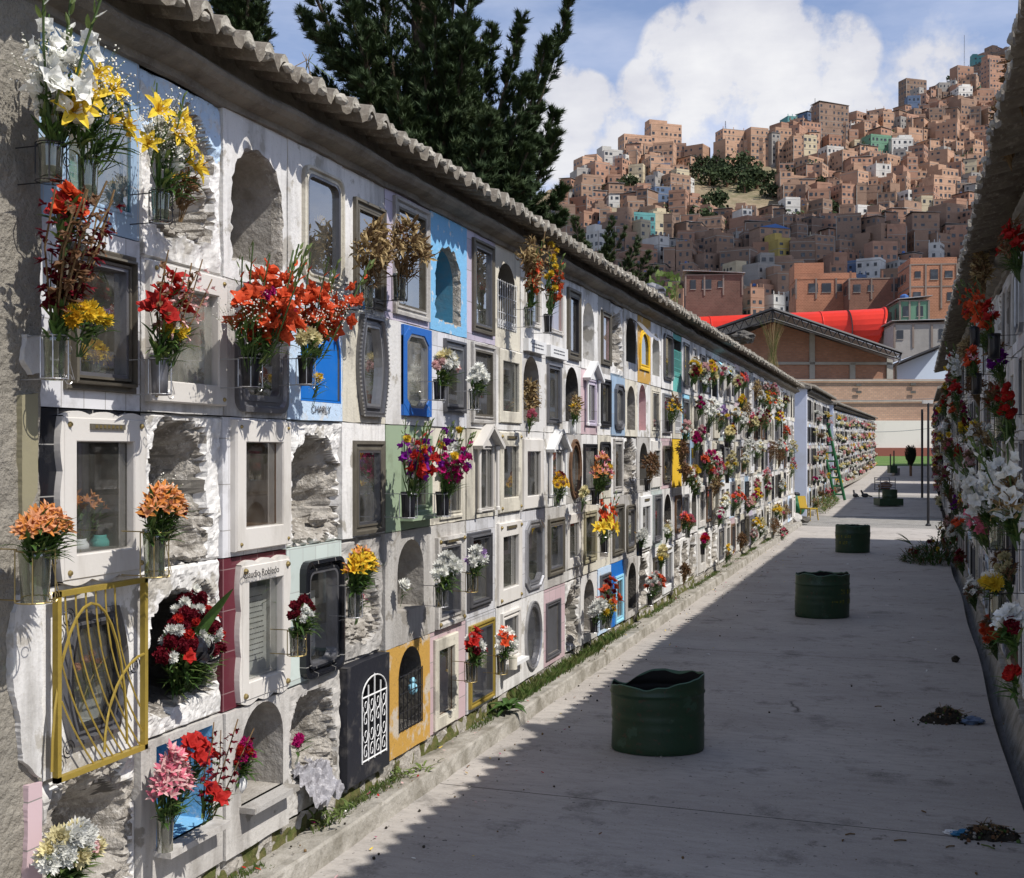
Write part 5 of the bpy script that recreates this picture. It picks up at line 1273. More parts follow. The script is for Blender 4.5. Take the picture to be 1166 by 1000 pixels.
o = mb.build('grass_tufts'); tag(o, 'green moss and short grass along the foot of the sunlit wall', 'grass', kind='stuff')
mb = MB(); r2 = random.Random(9)
MOSS = mat('moss', (.07,.085,.02), .95, (.14,.12,.05), 20, .4, .6, .8, bump=1, bscale=90, bdist=.01)
sheet(mb, S0, 16, .05, .2, lambda y, z: (.012+fr(y, z, 2, 16)*.02-(z-.05)*.25-.035*max(0, -fr(y, .5, 3, 1.1)+.1), MOSS), 700, 6)
o = mb.build('moss'); o.location = (XL, 0, 0); tag(o, 'dark green moss creeping up the plinth', 'moss', kind='stuff')
# broad leafed weed
mb = MB()
for k in range(16):
    a = k*2.4; petal(mb, (0,0,.02), Vector((math.cos(a), math.sin(a), .5+.5*(k % 3))), Z_, .15, .045, -1.4, LEAF, 6)
o = mb.build('weed_plant'); o.location = on_x(578, 812, XL+.12); tag(o, 'broad leafed green weed growing on the kerb', 'plant')
for i, (px, py) in enumerate(((385, 925), (470, 880))):
    mb = MB(); r2 = random.Random(i)
    for k in range(30):
        a = k*2.4; petal(mb, (r2.gauss(0,.04), r2.gauss(0,.08), .0), Vector((math.cos(a), math.sin(a), r2.uniform(.4,1.4))), Z_, .06, .014, -1., LEAF2, 4)
    o = mb.build('weed_plant'); o.location = on_x(px, py, XL+.1); tag(o, ['feathery weed at the wall foot under the plastic sheet', 'feathery weed at the wall foot below the ochre niche'][i], 'plant')

# ------------------------------------------------------------------ drums on the path
GRN = mat('drum_green', (.016,.045,.02), .42, (.03,.045,.02), 5, .45, .8, .7, bump=.25, bscale=25, bdist=.006, spec=.45, fine=(22,.6,.66,(.05,.04,.022)), worn=(6,.6,(.035,.075,.045)))
GRN2 = mat('drum_green_rim', (.05,.12,.07), .45, (.03,.07,.04), 9, .45, .8, .7, bump=.2, spec=.5)
DRUM_IN = mat('drum_inside', (.012,.012,.011), .8, bump=.4)  # flat near-black colour for the inside of a drum
def drum(pos, w, h, label, seed, dent, text_=None, ridge=(.8,), rib=True):
    root = empty('cut_drum', label, 'drum', Matrix.Translation(pos) @ Matrix.Rotation(TH, 4, 'Z'), 'cut green drums standing on the path')
    n = 96; a_ = w/2; b_ = w/2*.72; r2 = random.Random(seed); mb = MB(); zs = []
    def top(a): return h*(1+dent(a))
    prof = [0, .01, .03, .1, .2, .3, .36, .4, .44, .5, .56, .6, .7, .75, ridge[0]-.025, ridge[0]-.01, ridge[0]+.01, ridge[0]+.025, .9, .95, 1]
    vs = []
    for k, t in enumerate(prof):
        for j in range(n):
            a = 2*PI*j/n; ht = top(a); z = t*h if t < .84 else (.84*h+(t-.84)/.16*(ht-.84*h))
            bl = 0
            for rg in ridge: bl += .010*math.exp(-((t-rg)/.014)**2)
            if rib: bl += .0025*math.sin(t*75)*(1 if .25 < t < .7 else 0)
            if t < .02: bl -= .004
            q = 1+.035*noise.noise(Vector((math.cos(a)*1.4, math.sin(a)*1.4, t*1.6+seed)))
            vs.append(((a_*q+bl)*math.cos(a), (b_*q+bl)*math.sin(a), z+(.004 if k == 0 else 0)))
    fs = [(i*n+j, i*n+(j+1) % n, (i+1)*n+(j+1) % n, (i+1)*n+j) for i in range(len(prof)-1) for j in range(n)]
    mb.add(vs, fs, GRN); mb.build('drum_shell', root, smooth=True)
    mb = MB(); mb.add([(x*.985, y*.985, z) for x, y, z in vs], [f[::-1] for f in fs], DRUM_IN)
    mb.poly([(a_*.97*math.cos(2*PI*j/24), b_*.97*math.sin(2*PI*j/24), .02) for j in range(24)], DRUM_IN); mb.build('drum_inside', root, smooth=True)
    mb = MB(); m_ = len(prof)-1     # folded lip
    lv = []
    for j in range(n+1):
        a = 2*PI*(j % n)/n; x, y, z = vs[m_*n+(j % n)]; fold = .01+.055*max(0, math.sin(a*1.0+PI+.4))**2*(1 if seed == 1 else .3); sn = noise.noise(Vector((math.cos(a)*3, math.sin(a)*3, seed)))*.02
        lv += [(x, y, z), (x*(1-.02), y*(1-.02), z+.006), (x*(1-fold*1.5), y*(1-fold*1.5), z-.004+sn-fold*.25)]
    mb.add(lv, [(j*3+k, (j+1)*3+k, (j+1)*3+k+1, j*3+k+1) for j in range(n) for k in range(2)], GRN2); mb.build('bent_lip', root, smooth=True)
    if text_:
        YL = mat('drum_yellow', (.2,.19,.02), .6, (.03,.06,.02), 30, .4, .6, .9); ym = MB(); ax = .72 if text_ == 'R' else -.82
        for zz in (.27, .16):
            u = -.17
            while u < .17:
                wd = r2.uniform(.02, .05)
                if r2.random() < .8:
                    z0 = zz+r2.uniform(-.006, .006); ym.add([((a_*1.02)*math.sin(ax+q/a_), -(b_*1.02)*math.cos(ax+q/a_), z) for q, z in ((u, z0), (u+wd*.55, z0), (u+wd*.55, z0+.055), (u, z0+.05))], [(0,1,2,3)], YL)
                u += wd
        ym.build('worn_yellow_paint', root)
    return root
def jag(seed, amp, dip=None):
    def f(a):
        q = amp*noise.fractal(Vector((math.cos(a)*2.2, math.sin(a)*2.2, seed)), 1, 2, 3)
        if dip: c, d, wd = dip; q -= d*math.exp(-((math.atan2(math.sin(a-c), math.cos(a-c)))/wd)**2)
        return q
    return f
def d1(a):
    e = lambda c, w: math.exp(-(math.atan2(math.sin(a-c), math.cos(a-c))/w)**2)
    return -.02-.10*e(PI, .6)-.09*e(-PI/2-.3, .5)+.06*e(0, .7)-.15*e(PI*.72, .35)+.03*e(PI/2-.2, .3)+.03*noise.noise(Vector((math.cos(a)*4, math.sin(a)*4, 3)))
pd = on_ground(754, 862); drum(pd+Vector((-ST,CT,0))*.2, .575, .45, 'nearest dark green half drum with a torn bent rim on the path', 1, d1)
pd = on_ground(942, 705); drum(pd+Vector((-ST,CT,0))*.2, .6, .475, 'middle green half drum with faint yellow letters on its side', 2, jag(2, .05), 'R', (.78,))
pd = on_ground(974.5, 630); drum(pd+Vector((-ST,CT,0))*.2, .62, .49, 'farthest green half drum with yellow painted letters', 3, jag(5, .05), 'L', (.72,))

# ------------------------------------------------------------------ litter and dirt
DIRT = mat('swept_dirt', (.07,.06,.045), .98, (.025,.02,.015), 30, .4, .6, .8, bump=1, bscale=120, bdist=.02)
BLUEP = mat('blue_plastic', (.12,.17,.26), .4, bump=.5, bscale=60)
def heap(px, py, wpx, h, label, seed, flat=.5):
    p = on_ground(px, py); vsx = F/(p.x*-ST+p.y*CT); R_ = wpx/2/vsx; mb = MB(); n = 44; vs = []; r2 = random.Random(seed)
    for i in range(n):
        for j in range(n):
            x = (i/(n-1)-.5)*2; y = (j/(n-1)-.5)*2; d = math.hypot(x, y)+fr(x, y, seed, 2)*.25
            z = h*max(0, 1-d)**.8*(1+.5*fr(x, y, seed+2, 6))+fr(x, y, seed, 18)*.008-(.01 if d > .97 else 0)
            vs.append((x*R_, y*R_*flat, z-.003))
    mb.add(vs, [(i*n+j, (i+1)*n+j, (i+1)*n+j+1, i*n+j+1) for i in range(n-1) for j in range(n-1)], DIRT)
    for k in range(260):
        a = r2.uniform(0, 6.28); d = abs(r2.gauss(0, .6)); c = (math.cos(a)*d*R_, math.sin(a)*d*R_*flat, h*max(0, 1-d)**.8+.004)
        mb.blob(c, r2.uniform(.003,.011), r2.choice([DIRT, DIRT, DRY, PL['rubble'], LEAF, pm_('brown')]), 1, .4, 2, k)
    for k in range(24):
        a = r2.uniform(0, 6.28); d = abs(r2.gauss(0, .5)); c = Vector((math.cos(a)*d*R_, math.sin(a)*d*R_*flat, h*max(0, 1-d)+.01)); e = Vector((r2.uniform(-.08,.08), r2.uniform(-.08,.08), r2.uniform(-.005,.03))); mb.tube([c, c+e], .002, DRY, 4)
    o = mb.build('dirt_heap'); o.matrix_world = Matrix.Translation(p) @ Matrix.Rotation(TH, 4, 'Z'); tag(o, label, 'dirt heap', kind='thing'); return p, R_
heap(1078, 822, 60, .1, 'small heap of swept dirt beside the blue grey rag', 3)
heap(1125, 952, 72, .05, 'flat heap of black dirt and twigs nearest the gutter', 6, .6)
def rag(px, py, r, m, name, label):
    mb = MB(); mb.blob((0,0,r*.35), r, m, 3, .6, 2.2, px, (1.4,.8,.45)); o = mb.build(name); o.matrix_world = Matrix.Translation(on_ground(px, py)) @ Matrix.Rotation(TH, 4, 'Z'); tag(o, label, 'rag')
rag(1106, 824, .06, BLUEP, 'crumpled_rag', 'crumpled blue grey rag beside the small dirt heap')
rag(1096, 952, .035, mat('blue_wrapper', (.03,.16,.3), .4), 'sweet_wrapper', 'blue and white wrapper in the flat black heap')
rag(1083, 950, .025, PL['white paint'], 'paper_scrap', 'white paper scrap beside the blue wrapper')
mb = MB(); mb.blob((0,0,.028), .032, DIRT, 3, .3, 2, 2, (1,.9,.95)); o = mb.build('dark_stone'); o.location = on_ground(1088, 754); tag(o, 'small dark round stone on the path near the gutter', 'stone')
for i, (px, py, l, a) in enumerate(((1082, 965, .05, .4), (1025, 958, .06, .1), (1052, 925, .03, 2), (870+90, 958, .02, 1), (1125, 965, .07, -1), (820,640,.03,.3), (968,951,.05,.2), (1000,805,.05,.1))):
    mb = MB(); mb.tube([(-l/2,0,.004), (0,.004,.006), (l/2,0,.004)], .0035, DRY if i != 4 else LEAF2, 5); o = mb.build('twig'); o.matrix_world = Matrix.Translation(on_ground(px, py)) @ Matrix.Rotation(TH+a, 4, 'Z')
    tag(o, 'small dry twig lying on the concrete path', 'twig', 'twigs scattered on the path')
for i, (px, py) in enumerate(((579, 871), (745, 757), (806, 746), (690, 762), (1040, 727), (965, 643), (1010, 690), (480,905))):
    mb = MB(); rr = random.Random(i); mb.poly([(rr.uniform(.6,1.2)*.022*math.cos(k*1.05), rr.uniform(.6,1.2)*.016*math.sin(k*1.05), .006+rr.uniform(0,.008)) for k in range(6)], PL['white paint']); o = mb.build('paper_scrap'); o.location = on_ground(px, py)
    tag(o, 'tiny white scrap of paper on the path', 'paper scrap', 'paper scraps on the path')
# discarded flowers heap beside the gutter
mb = MB(); r2 = random.Random(5); fb = MB()
pf = on_ground(1068, 642); pf = Vector((pf.x, pf.y+.35, 0))
for k in range(1100):
    a = r2.uniform(0, 6.28); d = r2.random()**.6; x = math.cos(a)*d*.56; y = math.sin(a)*d*.6; hh = .42*(1-d)**.7*(.7+.5*(x > 0)); z = r2.uniform(0, 1)*hh
    petal(mb, (x, y, z), Vector((math.cos(a)*.8+r2.uniform(-.5,.5), math.sin(a)*.8+r2.uniform(-.5,.5), r2.uniform(-.2,1))), Z_, r2.uniform(.05,.16), r2.uniform(.01,.03), r2.uniform(-1.5,.5), r2.choice([LEAF, LEAF, DRY, LEAF]), 4)
for k in range(5): petal(mb, (-.4, 0, .2), Vector((-1, r2.uniform(-.5,.5), r2.uniform(.3,.9))), Z_, .3, .035, -.5, LEAF, 5)
root = empty('flower_heap', 'heap of discarded wilted flowers and stems beside the gutter', 'flower heap', Matrix.Translation(pf) @ Matrix.Diagonal((1.0,1.25,1.35,1)))
mb.build('foliage', root)
for k in range(44):
    a = r2.uniform(0, 6.28); d = r2.random()**.5*.9; x = math.cos(a)*d*.55; y = math.sin(a)*d*.55; hh = .42*(1-d)**.7*(.7+.5*(x > 0))
    part(bloom(r2.choice(['carn','chrys','rose']), r2.choice(['darkred','palepink','white','magenta','brown','yellow','red','darkred','brown']), 1), 'blossom', root, (x, y, hh+.01), qrot((math.cos(a)*.5, -.6, 1), k), 1.0)

# fallen petals and crumbs along the kerb
mb = MB(); r2 = random.Random(19)
for k in range(520):
    y = 3.0+21*r2.random()**1.4; x = XK+abs(r2.gauss(0, .35))+.02 if r2.random() < .6 else XK-r2.uniform(.02,.17); z = .008 if x > XK else .1
    if r2.random() < .12: x = r2.uniform(-2, .3)
    c = r2.choice(['white','red','yellow','palepink','brown','straw','magenta']) if r2.random() < .4 else None; m = pm_(c) if c else r2.choice([DIRT, DRY, PL['rubble'], DIRT])
    if c: petal(mb, (x, y, z), Vector((r2.uniform(-1,1), r2.uniform(-1,1), .1)), Z_, r2.uniform(.012,.03), .012, .5, m, 3)
    else: mb.blob((x, y, z-.002), r2.uniform(.003,.009), m, 1, .4, 2, k)
o = mb.build('petal_litter'); tag(o, 'scattered fallen petals and crumbs along the kerb', 'litter', kind='stuff')
# ------------------------------------------------------------------ things far down the path
def gp(px, py):          # a point on the gently rising far path
    zc = 20.0
    for _ in range(30):
        p = at(px, HOR, zc); z = gz(p.y); zc = F*(EYE-z)/(py-HOR)
    p = at(px, HOR, zc); p.z = gz(p.y)+.036; return p
CAMR = Matrix.Rotation(TH, 4, 'Z')
def pxm(p): return F/(p.x*-ST+p.y*CT)
# post with a small sign near the shaded wall
p = on_ground(1057, 599); root = empty('lamp_post', 'thin dark iron post with a little plate, beside the flower heap', 'post', Matrix.Translation(p) @ CAMR)
H_ = 140/pxm(p); mb = MB(); mb.tube([(0,0,0),(0,0,H_)], .035, PL['dark iron'], 8, r2=.028); mb.lathe([(.07,0),(.07,.03),(.04,.06)], (0,0,0), PL['dark iron'], 10); mb.build('pole', root)
mb = MB(); mb.box((-.02,0,H_+.03), (.26,.04,.09), PL['grey']); mb.build('sign_plate', root)
p = gp(1050, 568); mb = MB(); mb.tube([(0,0,0),(0,0,3.1)], .04, PL['dark iron'], 8); o = mb.build('iron_post'); o.location = p; tag(o, 'second slim iron post farther along the shaded wall', 'post')
# ladder leaning on the third block
LG = mat('ladder_green', (.02,.13,.05), .5, (.05,.06,.04), 20, .5, .7, .6, bump=.2)
p = gp(962, 571); root = empty('stair_ladder', 'tall green ladder leaning between the second and third blocks', 'ladder', Matrix.Translation(p) @ CAMR)
s_ = 1/pxm(p); Hh = 90*s_; lean = -17*s_
for k, (dx, dy) in enumerate(((0, 0), (-10*s_, .1))):
    mb = MB(); mb.tube([(dx,dy,0),(dx+lean*.98,dy+.35,Hh)], .05, LG, 6); mb.build('stile', root)
for k, (dx, dy) in enumerate(((-13*s_, .95), (-19*s_, 1.05))):
    mb = MB(); mb.tube([(dx,dy,0),(dx+lean*.35,dy-.45,Hh*.82)], .04, LG, 6); mb.build('rear_leg', root)
for k in range(9):
    t = (k+.7)/9.5; mb = MB(); mb.tube([(lean*t,.35*t,Hh*t),(-10*s_+lean*t,.1+.35*t,Hh*t)], .032, LG, 5); mb.build('rung', root)
# pigeons
PIG = mat('pigeon_grey', (.05,.05,.055), .8, bump=0)
for i, px in enumerate((974, 985)):
    p = gp(px, 570); mb = MB(); 
    mb.blob((0,0,.14), .085, PIG, 2, .05, 2, i, (1.0,1.5,.9)); mb.tube([(0,.05,.17),(0,.09,.22),(0,.11,.27)], .04, PIG, 8, r2=.03); mb.blob((0,.12,.29), .035, PIG, 2, .03); mb.tube([(0,.14,.29),(0,.18,.28)], .008, PIG, 5, r2=.002)
    mb.tube([(0,-.09,.13),(0,-.24,.1)], .035, PIG, 6, r2=.02)
    for s in (-1, 1): mb.tube([(s*.03,0,.08),(s*.03,0,0),(s*.03,.04,0)], .006, PL['pink'], 5)
    o = mb.build('pigeon'); o.matrix_world = Matrix.Translation(p) @ Matrix.Rotation(.5+i, 4, 'Z'); tag(o, ['dark pigeon nearer the green ladder, standing in the sunlit strip', 'dark pigeon nearer the green cart, standing in the sunlit strip'][i], 'pigeon')
# green cart of drums, wire cage, farther bin, little tree
p = gp(1014, 577); s_ = 1/pxm(p); root = empty('drum_cart', 'dark green box and drum stacked in the middle of the far path', 'cart', Matrix.Translation(p) @ CAMR)
mb = MB(); mb.box((0,.2,4*s_), (27*s_,.6,8*s_), GRN); mb.build('lower_box', root); mb = MB(); mb.lathe([(8.2*s_,8*s_),(8.5*s_,11*s_),(8.2*s_,12*s_),(8.5*s_,18*s_),(7.8*s_,18*s_)], (1.5*s_,.2,0), GRN, 20); mb.build('upper_drum', root)
mb = MB(); mb.tube([(-13*s_,0,8*s_),(-13*s_,0,18*s_)], .02, GRN, 5); mb.tube([(-13*s_,0,18*s_),(-6*s_,0,18*s_)], .02, GRN, 5); mb.build('handle', root)
p = gp(1011, 560); s_ = 1/pxm(p); root = empty('rubbish_cage', 'grey wire cage filled with rubbish behind the green drums', 'cage', Matrix.Translation(p) @ CAMR)
mb = MB(); w_ = 17*s_
for x in (-w_/2, w_/2):
    for y in (0, .7): mb.tube([(x,y,0),(x,y,15*s_)], .02, PL['steel'], 5)
for zz in range(6):
    z = (1+zz*2.7)*s_; mb.tube([(-w_/2,0,z),(w_/2,0,z),(w_/2,.7,z),(-w_/2,.7,z),(-w_/2,0,z)], .012, PL['steel'], 4)
mb.build('cage_frame', root); mb = MB(); mb.blob((0,.35,5*s_), 6.5*s_, PL['wood'], 3, .4, 2, 2, (1.1,.5,.8)); mb.build('rubbish', root)
p = gp(1016, 542); s_ = 1/pxm(p); root = empty('street_bin', 'green bin with two tall poles near the lawn', 'bin', Matrix.Translation(p) @ CAMR)
mb = MB(); mb.box((0,0,7*s_), (8*s_,.5,9*s_), GRN); mb.box((6*s_,.3,4*s_), (6*s_,.5,8*s_), PL['steel']); mb.build('bin_body', root)
for x in (-2, 2): mb = MB(); mb.tube([(x*s_,0,10*s_),(x*s_,0,(24 if x < 0 else 28)*s_)], .04, PL['dark iron'], 5); mb.build('pole', root)
CYP = mat('cypress_green', (.012,.02,.012), .9, (.02,.03,.015), 8, .4, .7, .7, bump=0)
p = gp(1037, 543); s_ = 1/pxm(p); root = empty('clipped_cypress', 'small dark clipped cypress beside the lawn', 'tree', Matrix.Translation(p) @ CAMR)
mb = MB(); mb.tube([(.0,0,0),(0,0,14*s_)], .07, PL['wood'], 6); mb.build('trunk', root); mb = MB(); mb.blob((0,0,22*s_), 5*s_, CYP, 3, .25, 2, 2, (.8,.8,2.1))
for k in range(500):
    a = rng.uniform(0,6.28); t = rng.uniform(-1,1); r_ = 4.2*s_*math.sqrt(max(.05,1-t*t)); petal(mb, (math.cos(a)*r_, math.sin(a)*r_, 22*s_+t*9.5*s_), Vector((math.cos(a)*.5, math.sin(a)*.5, 1)), X_, .25, .06, -.3, CYP, 2)
mb.build('crown', root)
# chair and cans by the gap
p = gp(921, 594); s_ = 1/pxm(p); root = empty('plastic_chair', 'yellow plastic chair standing at the gap before the white end wall', 'chair', Matrix.Translation(p) @ Matrix.Rotation(TH+.7, 4, 'Z'))
YC = mat('mustard_plastic', (.36,.24,.03), .5, bump=0); root.scale = (.72,.72,.72)
mb = MB(); mb.box((0,0,.42), (.46,.44,.04), YC); mb.build('seat', root); mb = MB(); mb.add([(x*.23, .22+.1*z+.03*(1-x*x), .44+.42*z) for z in (0,.5,1) for x in (-1,-.5,0,.5,1)], [(i*5+j, i*5+j+1, i*5+j+6, i*5+j+5) for i in range(2) for j in range(4)], YC); mb.build('backrest', root)
for x in (-1, 1):
    for y in (-1, 1): mb = MB(); mb.tube([(x*.24,y*.23,0),(x*.2,y*.19,.42)], .025, YC, 5); mb.build('leg', root)
p = gp(905, 590); mb = MB(); mb.blob((0,0,.3), .3, LG, 3, .12, 2, 1, (1,.8,1)); mb.lathe([(.12,.5),(.14,.62),(.1,.66)], (0,0,0), PL['dark iron'], 10); o = mb.build('watering_can'); o.location = p; tag(o, 'round green can with a dark spout at the wall end', 'can')
p = gp(902, 598); mb = MB(); mb.blob((0,0,.12), .2, PL['grey'], 3, .2, 2, 1, (1.2,1,.8)); o = mb.build('grey_stone'); o.location = p; tag(o, 'pale grey stone block in front of the round green can', 'stone')
p = gp(912, 597); mb = MB(); mb.blob((0,0,.08), .16, PL['dark_grey'], 3, .3, 2, 1, (1.5,1,.6)); o = mb.build('dark_sack'); o.location = p; tag(o, 'dark sack between the pale stone and the yellow chair', 'sack')
# weeds heap at foot of second block
mb = MB(); r2 = random.Random(6)
for k in range(700):
    y = r2.uniform(0, 7); x = r2.uniform(0, .45); petal(mb, (x, y, r2.uniform(0, .45)*(1-x)), Vector((r2.uniform(0,1), r2.uniform(-1,1), r2.uniform(-.2,1))), Z_, r2.uniform(.08,.2), .03, -.8, r2.choice([LEAF2, LEAF, DRY, GRA]), 3)
o = mb.build('weeds'); o.location = (XL+.02, 33.2, .05); tag(o, 'tangled weeds and cut stems along the second block', 'weeds', kind='stuff')
# grass growing on the roof, small things on the eave
for i, (px, py, h, n) in enumerate(((880, 416, 50, 110), (770, 345, 22, 20), (350, 75, 18, 6))):
    p = on_x(px, py, XL-.3); sc_ = 1/pxm(p); mb = MB(); r2 = random.Random(i)
    for k in range(n): a = r2.uniform(-.35,.35); b = r2.uniform(-.3,.3); hh = h*sc_*r2.uniform(.5,1.1); mb.tube([(r2.gauss(0,.06), r2.gauss(0,.12), -.05), (b*hh*.4, a*hh*.5, hh*.6), (b*hh, a*hh*1.2, hh)], .003*(1 if i == 0 else .9), pm_('straw') if k % 3 else LEAF2, 3, r2=.002)
    o = mb.build('roof_grass'); o.location = p; tag(o, ['tall dry grass clump growing on the tiled roof before the brick gable', 'thin dry grass on the roof edge before the red roof', 'single dry stalks on the tile edge below the big tree'][i], 'grass', kind='thing')
p = on_x(742, 336, XL-.2); mb = MB(); mb.blob((0,0,.02), .16, PL['steel'], 3, .3, 2, 3, (1,1.2,.7)); o = mb.build('roof_bundle'); o.location = p; tag(o, 'blue grey bundle lying on the tiled roof edge', 'bundle')
p = on_x(846, 386, XL-.2); mb = MB(); mb.blob((0,0,.02), .2, PL['dark_grey'], 3, .4, 2, 3, (1,1.4,.6)); o = mb.build('roof_bundle'); o.location = p; tag(o, 'dark bundle lying on the tiled roof before the brick gable', 'bundle')

# ------------------------------------------------------------------ buildings just behind the cemetery
def brick(name, c, w=.32, h=.16, ax='X', m=.014): return mat(name, c, .9, (.18,.1,.07), .25, .4, .75, .5, bump=.3, bscale=3, bdist=.02, tiles=(w, h, ax, .5, m), grout=(.32,.25,.2))
BR1 = brick('gable_brick', (.52,.26,.16)); BR2 = brick('yard_brick', (.52,.33,.225))
CB = mat('concrete_band', (.42,.4,.35), .9, (.25,.23,.2), 1, .4, .7, .6, bump=.3)
FR = lambda zc: Matrix(((CT,-ST,0,0),(ST,CT,0,0),(0,0,1,0),(0,0,0,1)))
def P3(px, py, zc): s = zc/F; return Vector(((px-583)*s, zc, EYE-(py-HOR)*s))      # camera aligned yard frame
YARD = FR(0)
def prism(mb, pts, zc, depth, m):      # a facade outline in photo proportions, given its real distance and depth
    f = [P3(x, y, zc) for x, y in pts]; b = [v+Vector((0, depth, 0)) for v in f]; n = len(f)
    mb.add(f+b, [tuple(range(n)), tuple(range(n, 2*n))[::-1]]+[(i, n+i, n+(i+1) % n, (i+1) % n) for i in range(n)], m)
root = empty('yard_wall', 'long brick yard wall with a white lower stretch and red brown base', 'wall', YARD, kind='thing')
mb = MB(); prism(mb, [(850,510),(850,447),(905,432),(1085,432),(1085,510)], 97, .5, BR2); mb.build('brick_wall', root)
mb = MB(); prism(mb, [(850,450.5),(850,447.5),(905,432.5),(1085,432.5),(1085,434),(905,434)], 96.8, .1, CB); prism(mb, [(905,456.5),(1085,455.5),(1085,457),(905,458)], 96.8, .1, CB); mb.build('coping', root)
mb = MB(); prism(mb, [(960,512),(960,479),(1085,479),(1085,512)], 96.6, .3, mat('white_lime_wall', (.72,.69,.6), .9, (.5,.47,.4), .4, .5, .8, .6, bump=.2)); mb.build('white_lower_wall', root)
mb = MB(); prism(mb, [(960,522),(960,510),(1085,510),(1085,522)], 96.4, .3, mat('red_base', (.25,.09,.06), .8)); mb.build('red_base', root)
for x, y in ((978,438),(978,446),(1040,437),(1040,446)):
    mb = MB(); prism(mb, [(x-3,y+2),(x-3,y-1),(x+3,y-1),(x+3,y+2)], 96.8, .05, PL['dark_grey']); mb.build('vent', root)
for k, (y0, y1) in enumerate(((484, 479), (452, 449))):
    mb = MB(); pts = [P3(900+185*i/24, y0+(y1-y0)*0+8*(4*(i/24)*(1-i/24))*(1 if k == 0 else .5)-10*(k == 0)*0, 90) for i in range(25)]; mb.tube(pts, .02, PL['steel'], 4); o = mb.build('overhead_cable'); o.matrix_world = YARD; tag(o, ['lower sagging cable across the yard wall', 'upper sagging cable across the yard wall'][k], 'cable')
mb = MB(); mb.add([(-6,86.6,0),(8,86.6,0),(14,97,.63),(-12,97,.63)], [(0,1,2,3)], mat('lawn_green', (.08,.16,.03), .9, (.14,.18,.06), .8, .4, .7, .8, bump=.6, bscale=20, bdist=.05))
o = mb.build('lawn'); o.matrix_world = Matrix.Translation((0,0,.76)); struct(o)
# brick warehouse with a trussed roof
root = empty('brick_warehouse', 'brick warehouse with a black trussed gable roof', 'warehouse', YARD)
mb = MB(); prism(mb, [(800,510),(800,405),(842,383),(880,367),(1016,410),(1016,510)], 108, 25, BR1); mb.build('gable_wall', root)
mb = MB()
for q in ([(800,412),(1016,412.5),(1016,415.5),(800,415)], [(922,378),(928,380),(928,432),(922,432)], [(968,413),(974,413),(974,433),(968,433)], [(1010,408),(1017,410),(1017,434),(1010,434)], [(830,431.5),(1017,431.5),(1017,434),(830,434)]): prism(mb, q[::-1], 107.8, .3, CB)
mb.build('concrete_frame', root)
SHEET = mat('zinc_sheet', (.5,.52,.56), .4, (.3,.31,.34), .6, .4, .7, .7, metal=.4, bump=.5, bscale=2, bdist=.1)
mb = MB()
for a, b in (((815,375),(880,352)), ((880,352),(1026,402))):
    A1 = P3(a[0], a[1]+2.2, 104); B1 = P3(b[0], b[1]+2.2, 104); A2 = A1+Vector((0,34,0)); B2 = B1+Vector((0,34,0)); mb.add([A1,B1,B2,A2], [(0,1,2,3)], SHEET)
    A1 = P3(a[0], a[1]+1, 107.4); B1 = P3(b[0], b[1]+1, 107.4); C1 = P3(b[0], b[1]+(14 if b[0] == 880 else 8), 107.4); D1 = P3(a[0], a[1]+(14 if a[0] == 880 else 8), 107.4); mb.add([A1,D1,C1,B1], [(0,1,2,3)], SHEET)
mb.build('zinc_roof', root)
mb = MB(); TK = PL['dark iron']
def bar(a, b, r=.1): mb.tube([P3(*a, 103.5), P3(*b, 103.5)], r, TK, 5)
bar((812,376),(880,352),.17); bar((880,352),(1027,402),.17); bar((815,385),(880,363),.08); bar((880,363),(1024,409),.08)
for k in range(14):
    t = k/14; x = 880+147*t; x2 = 880+147*(t+.036); x3 = 880+147*(t+.071); f1 = lambda x: 352+(x-880)*.34; f2 = lambda x: 363+(x-880)*.32
    bar((x, f1(x)), (x2, f2(x2)), .05); bar((x2, f2(x2)), (x3, f1(x3)), .05)
for k in range(6):
    t = k/6; x = 880-65*t; x2 = x-5.4; x3 = x-10.8; f1 = lambda x: 352+(880-x)*.36; f2 = lambda x: 363+(880-x)*.34
    bar((x, f1(x)), (x2, f2(x2)), .05); bar((x2, f2(x2)), (x3, f1(x3)), .05)
bar((880,352),(880,367),.08)
mb.build('roof_truss', root)
mb = MB(); mb.tube([P3(1026,402,103.6), P3(1024,412,103.6), P3(1020,416,105), P3(1020,434,107)], .12, PL['steel'], 6); mb.build('drain_pipe', root)
# red barrel roof
RED = mat('red_sheet', (.66,.035,.018), .45, (.42,.03,.015), .5, .45, .75, .5, bump=.15, bscale=4, bdist=.03)
root = empty('red_vault', 'bright red barrel vaulted roof behind the warehouse', 'roof', YARD, kind='thing')
mb = MB(); zc = 135; n = 16; c0 = P3(1005, 376, zc); r_ = 24*zc/F; vs = []
for i in range(13):
    t = i/12; X = P3(760+(998-760)*t, 0, zc).x
    for j in range(n+1):
        a = PI*(-.28+1.36*j/n); rr = r_*(1 if i < 12 else 1.03); vs.append((X+(.8*math.sin(a) if i == 12 else 0), c0.y+10-10*t-rr*math.cos(a)*1.0, c0.z+rr*math.sin(a)))
fs = [(i*(n+1)+j, i*(n+1)+j+1, (i+1)*(n+1)+j+1, (i+1)*(n+1)+j) for i in range(12) for j in range(n)]
mb.add(vs, fs, RED); mb.build('vault_sheet', root)
mb = MB(); 
for i in (3, 6, 9, 12):
    ring = vs[i*(n+1):(i+1)*(n+1)]; mb.tube([(x, y-.02, z+.02) for x, y, z in ring], .16 if i == 12 else .07, RED, 6)
mb.build('vault_rib', root)
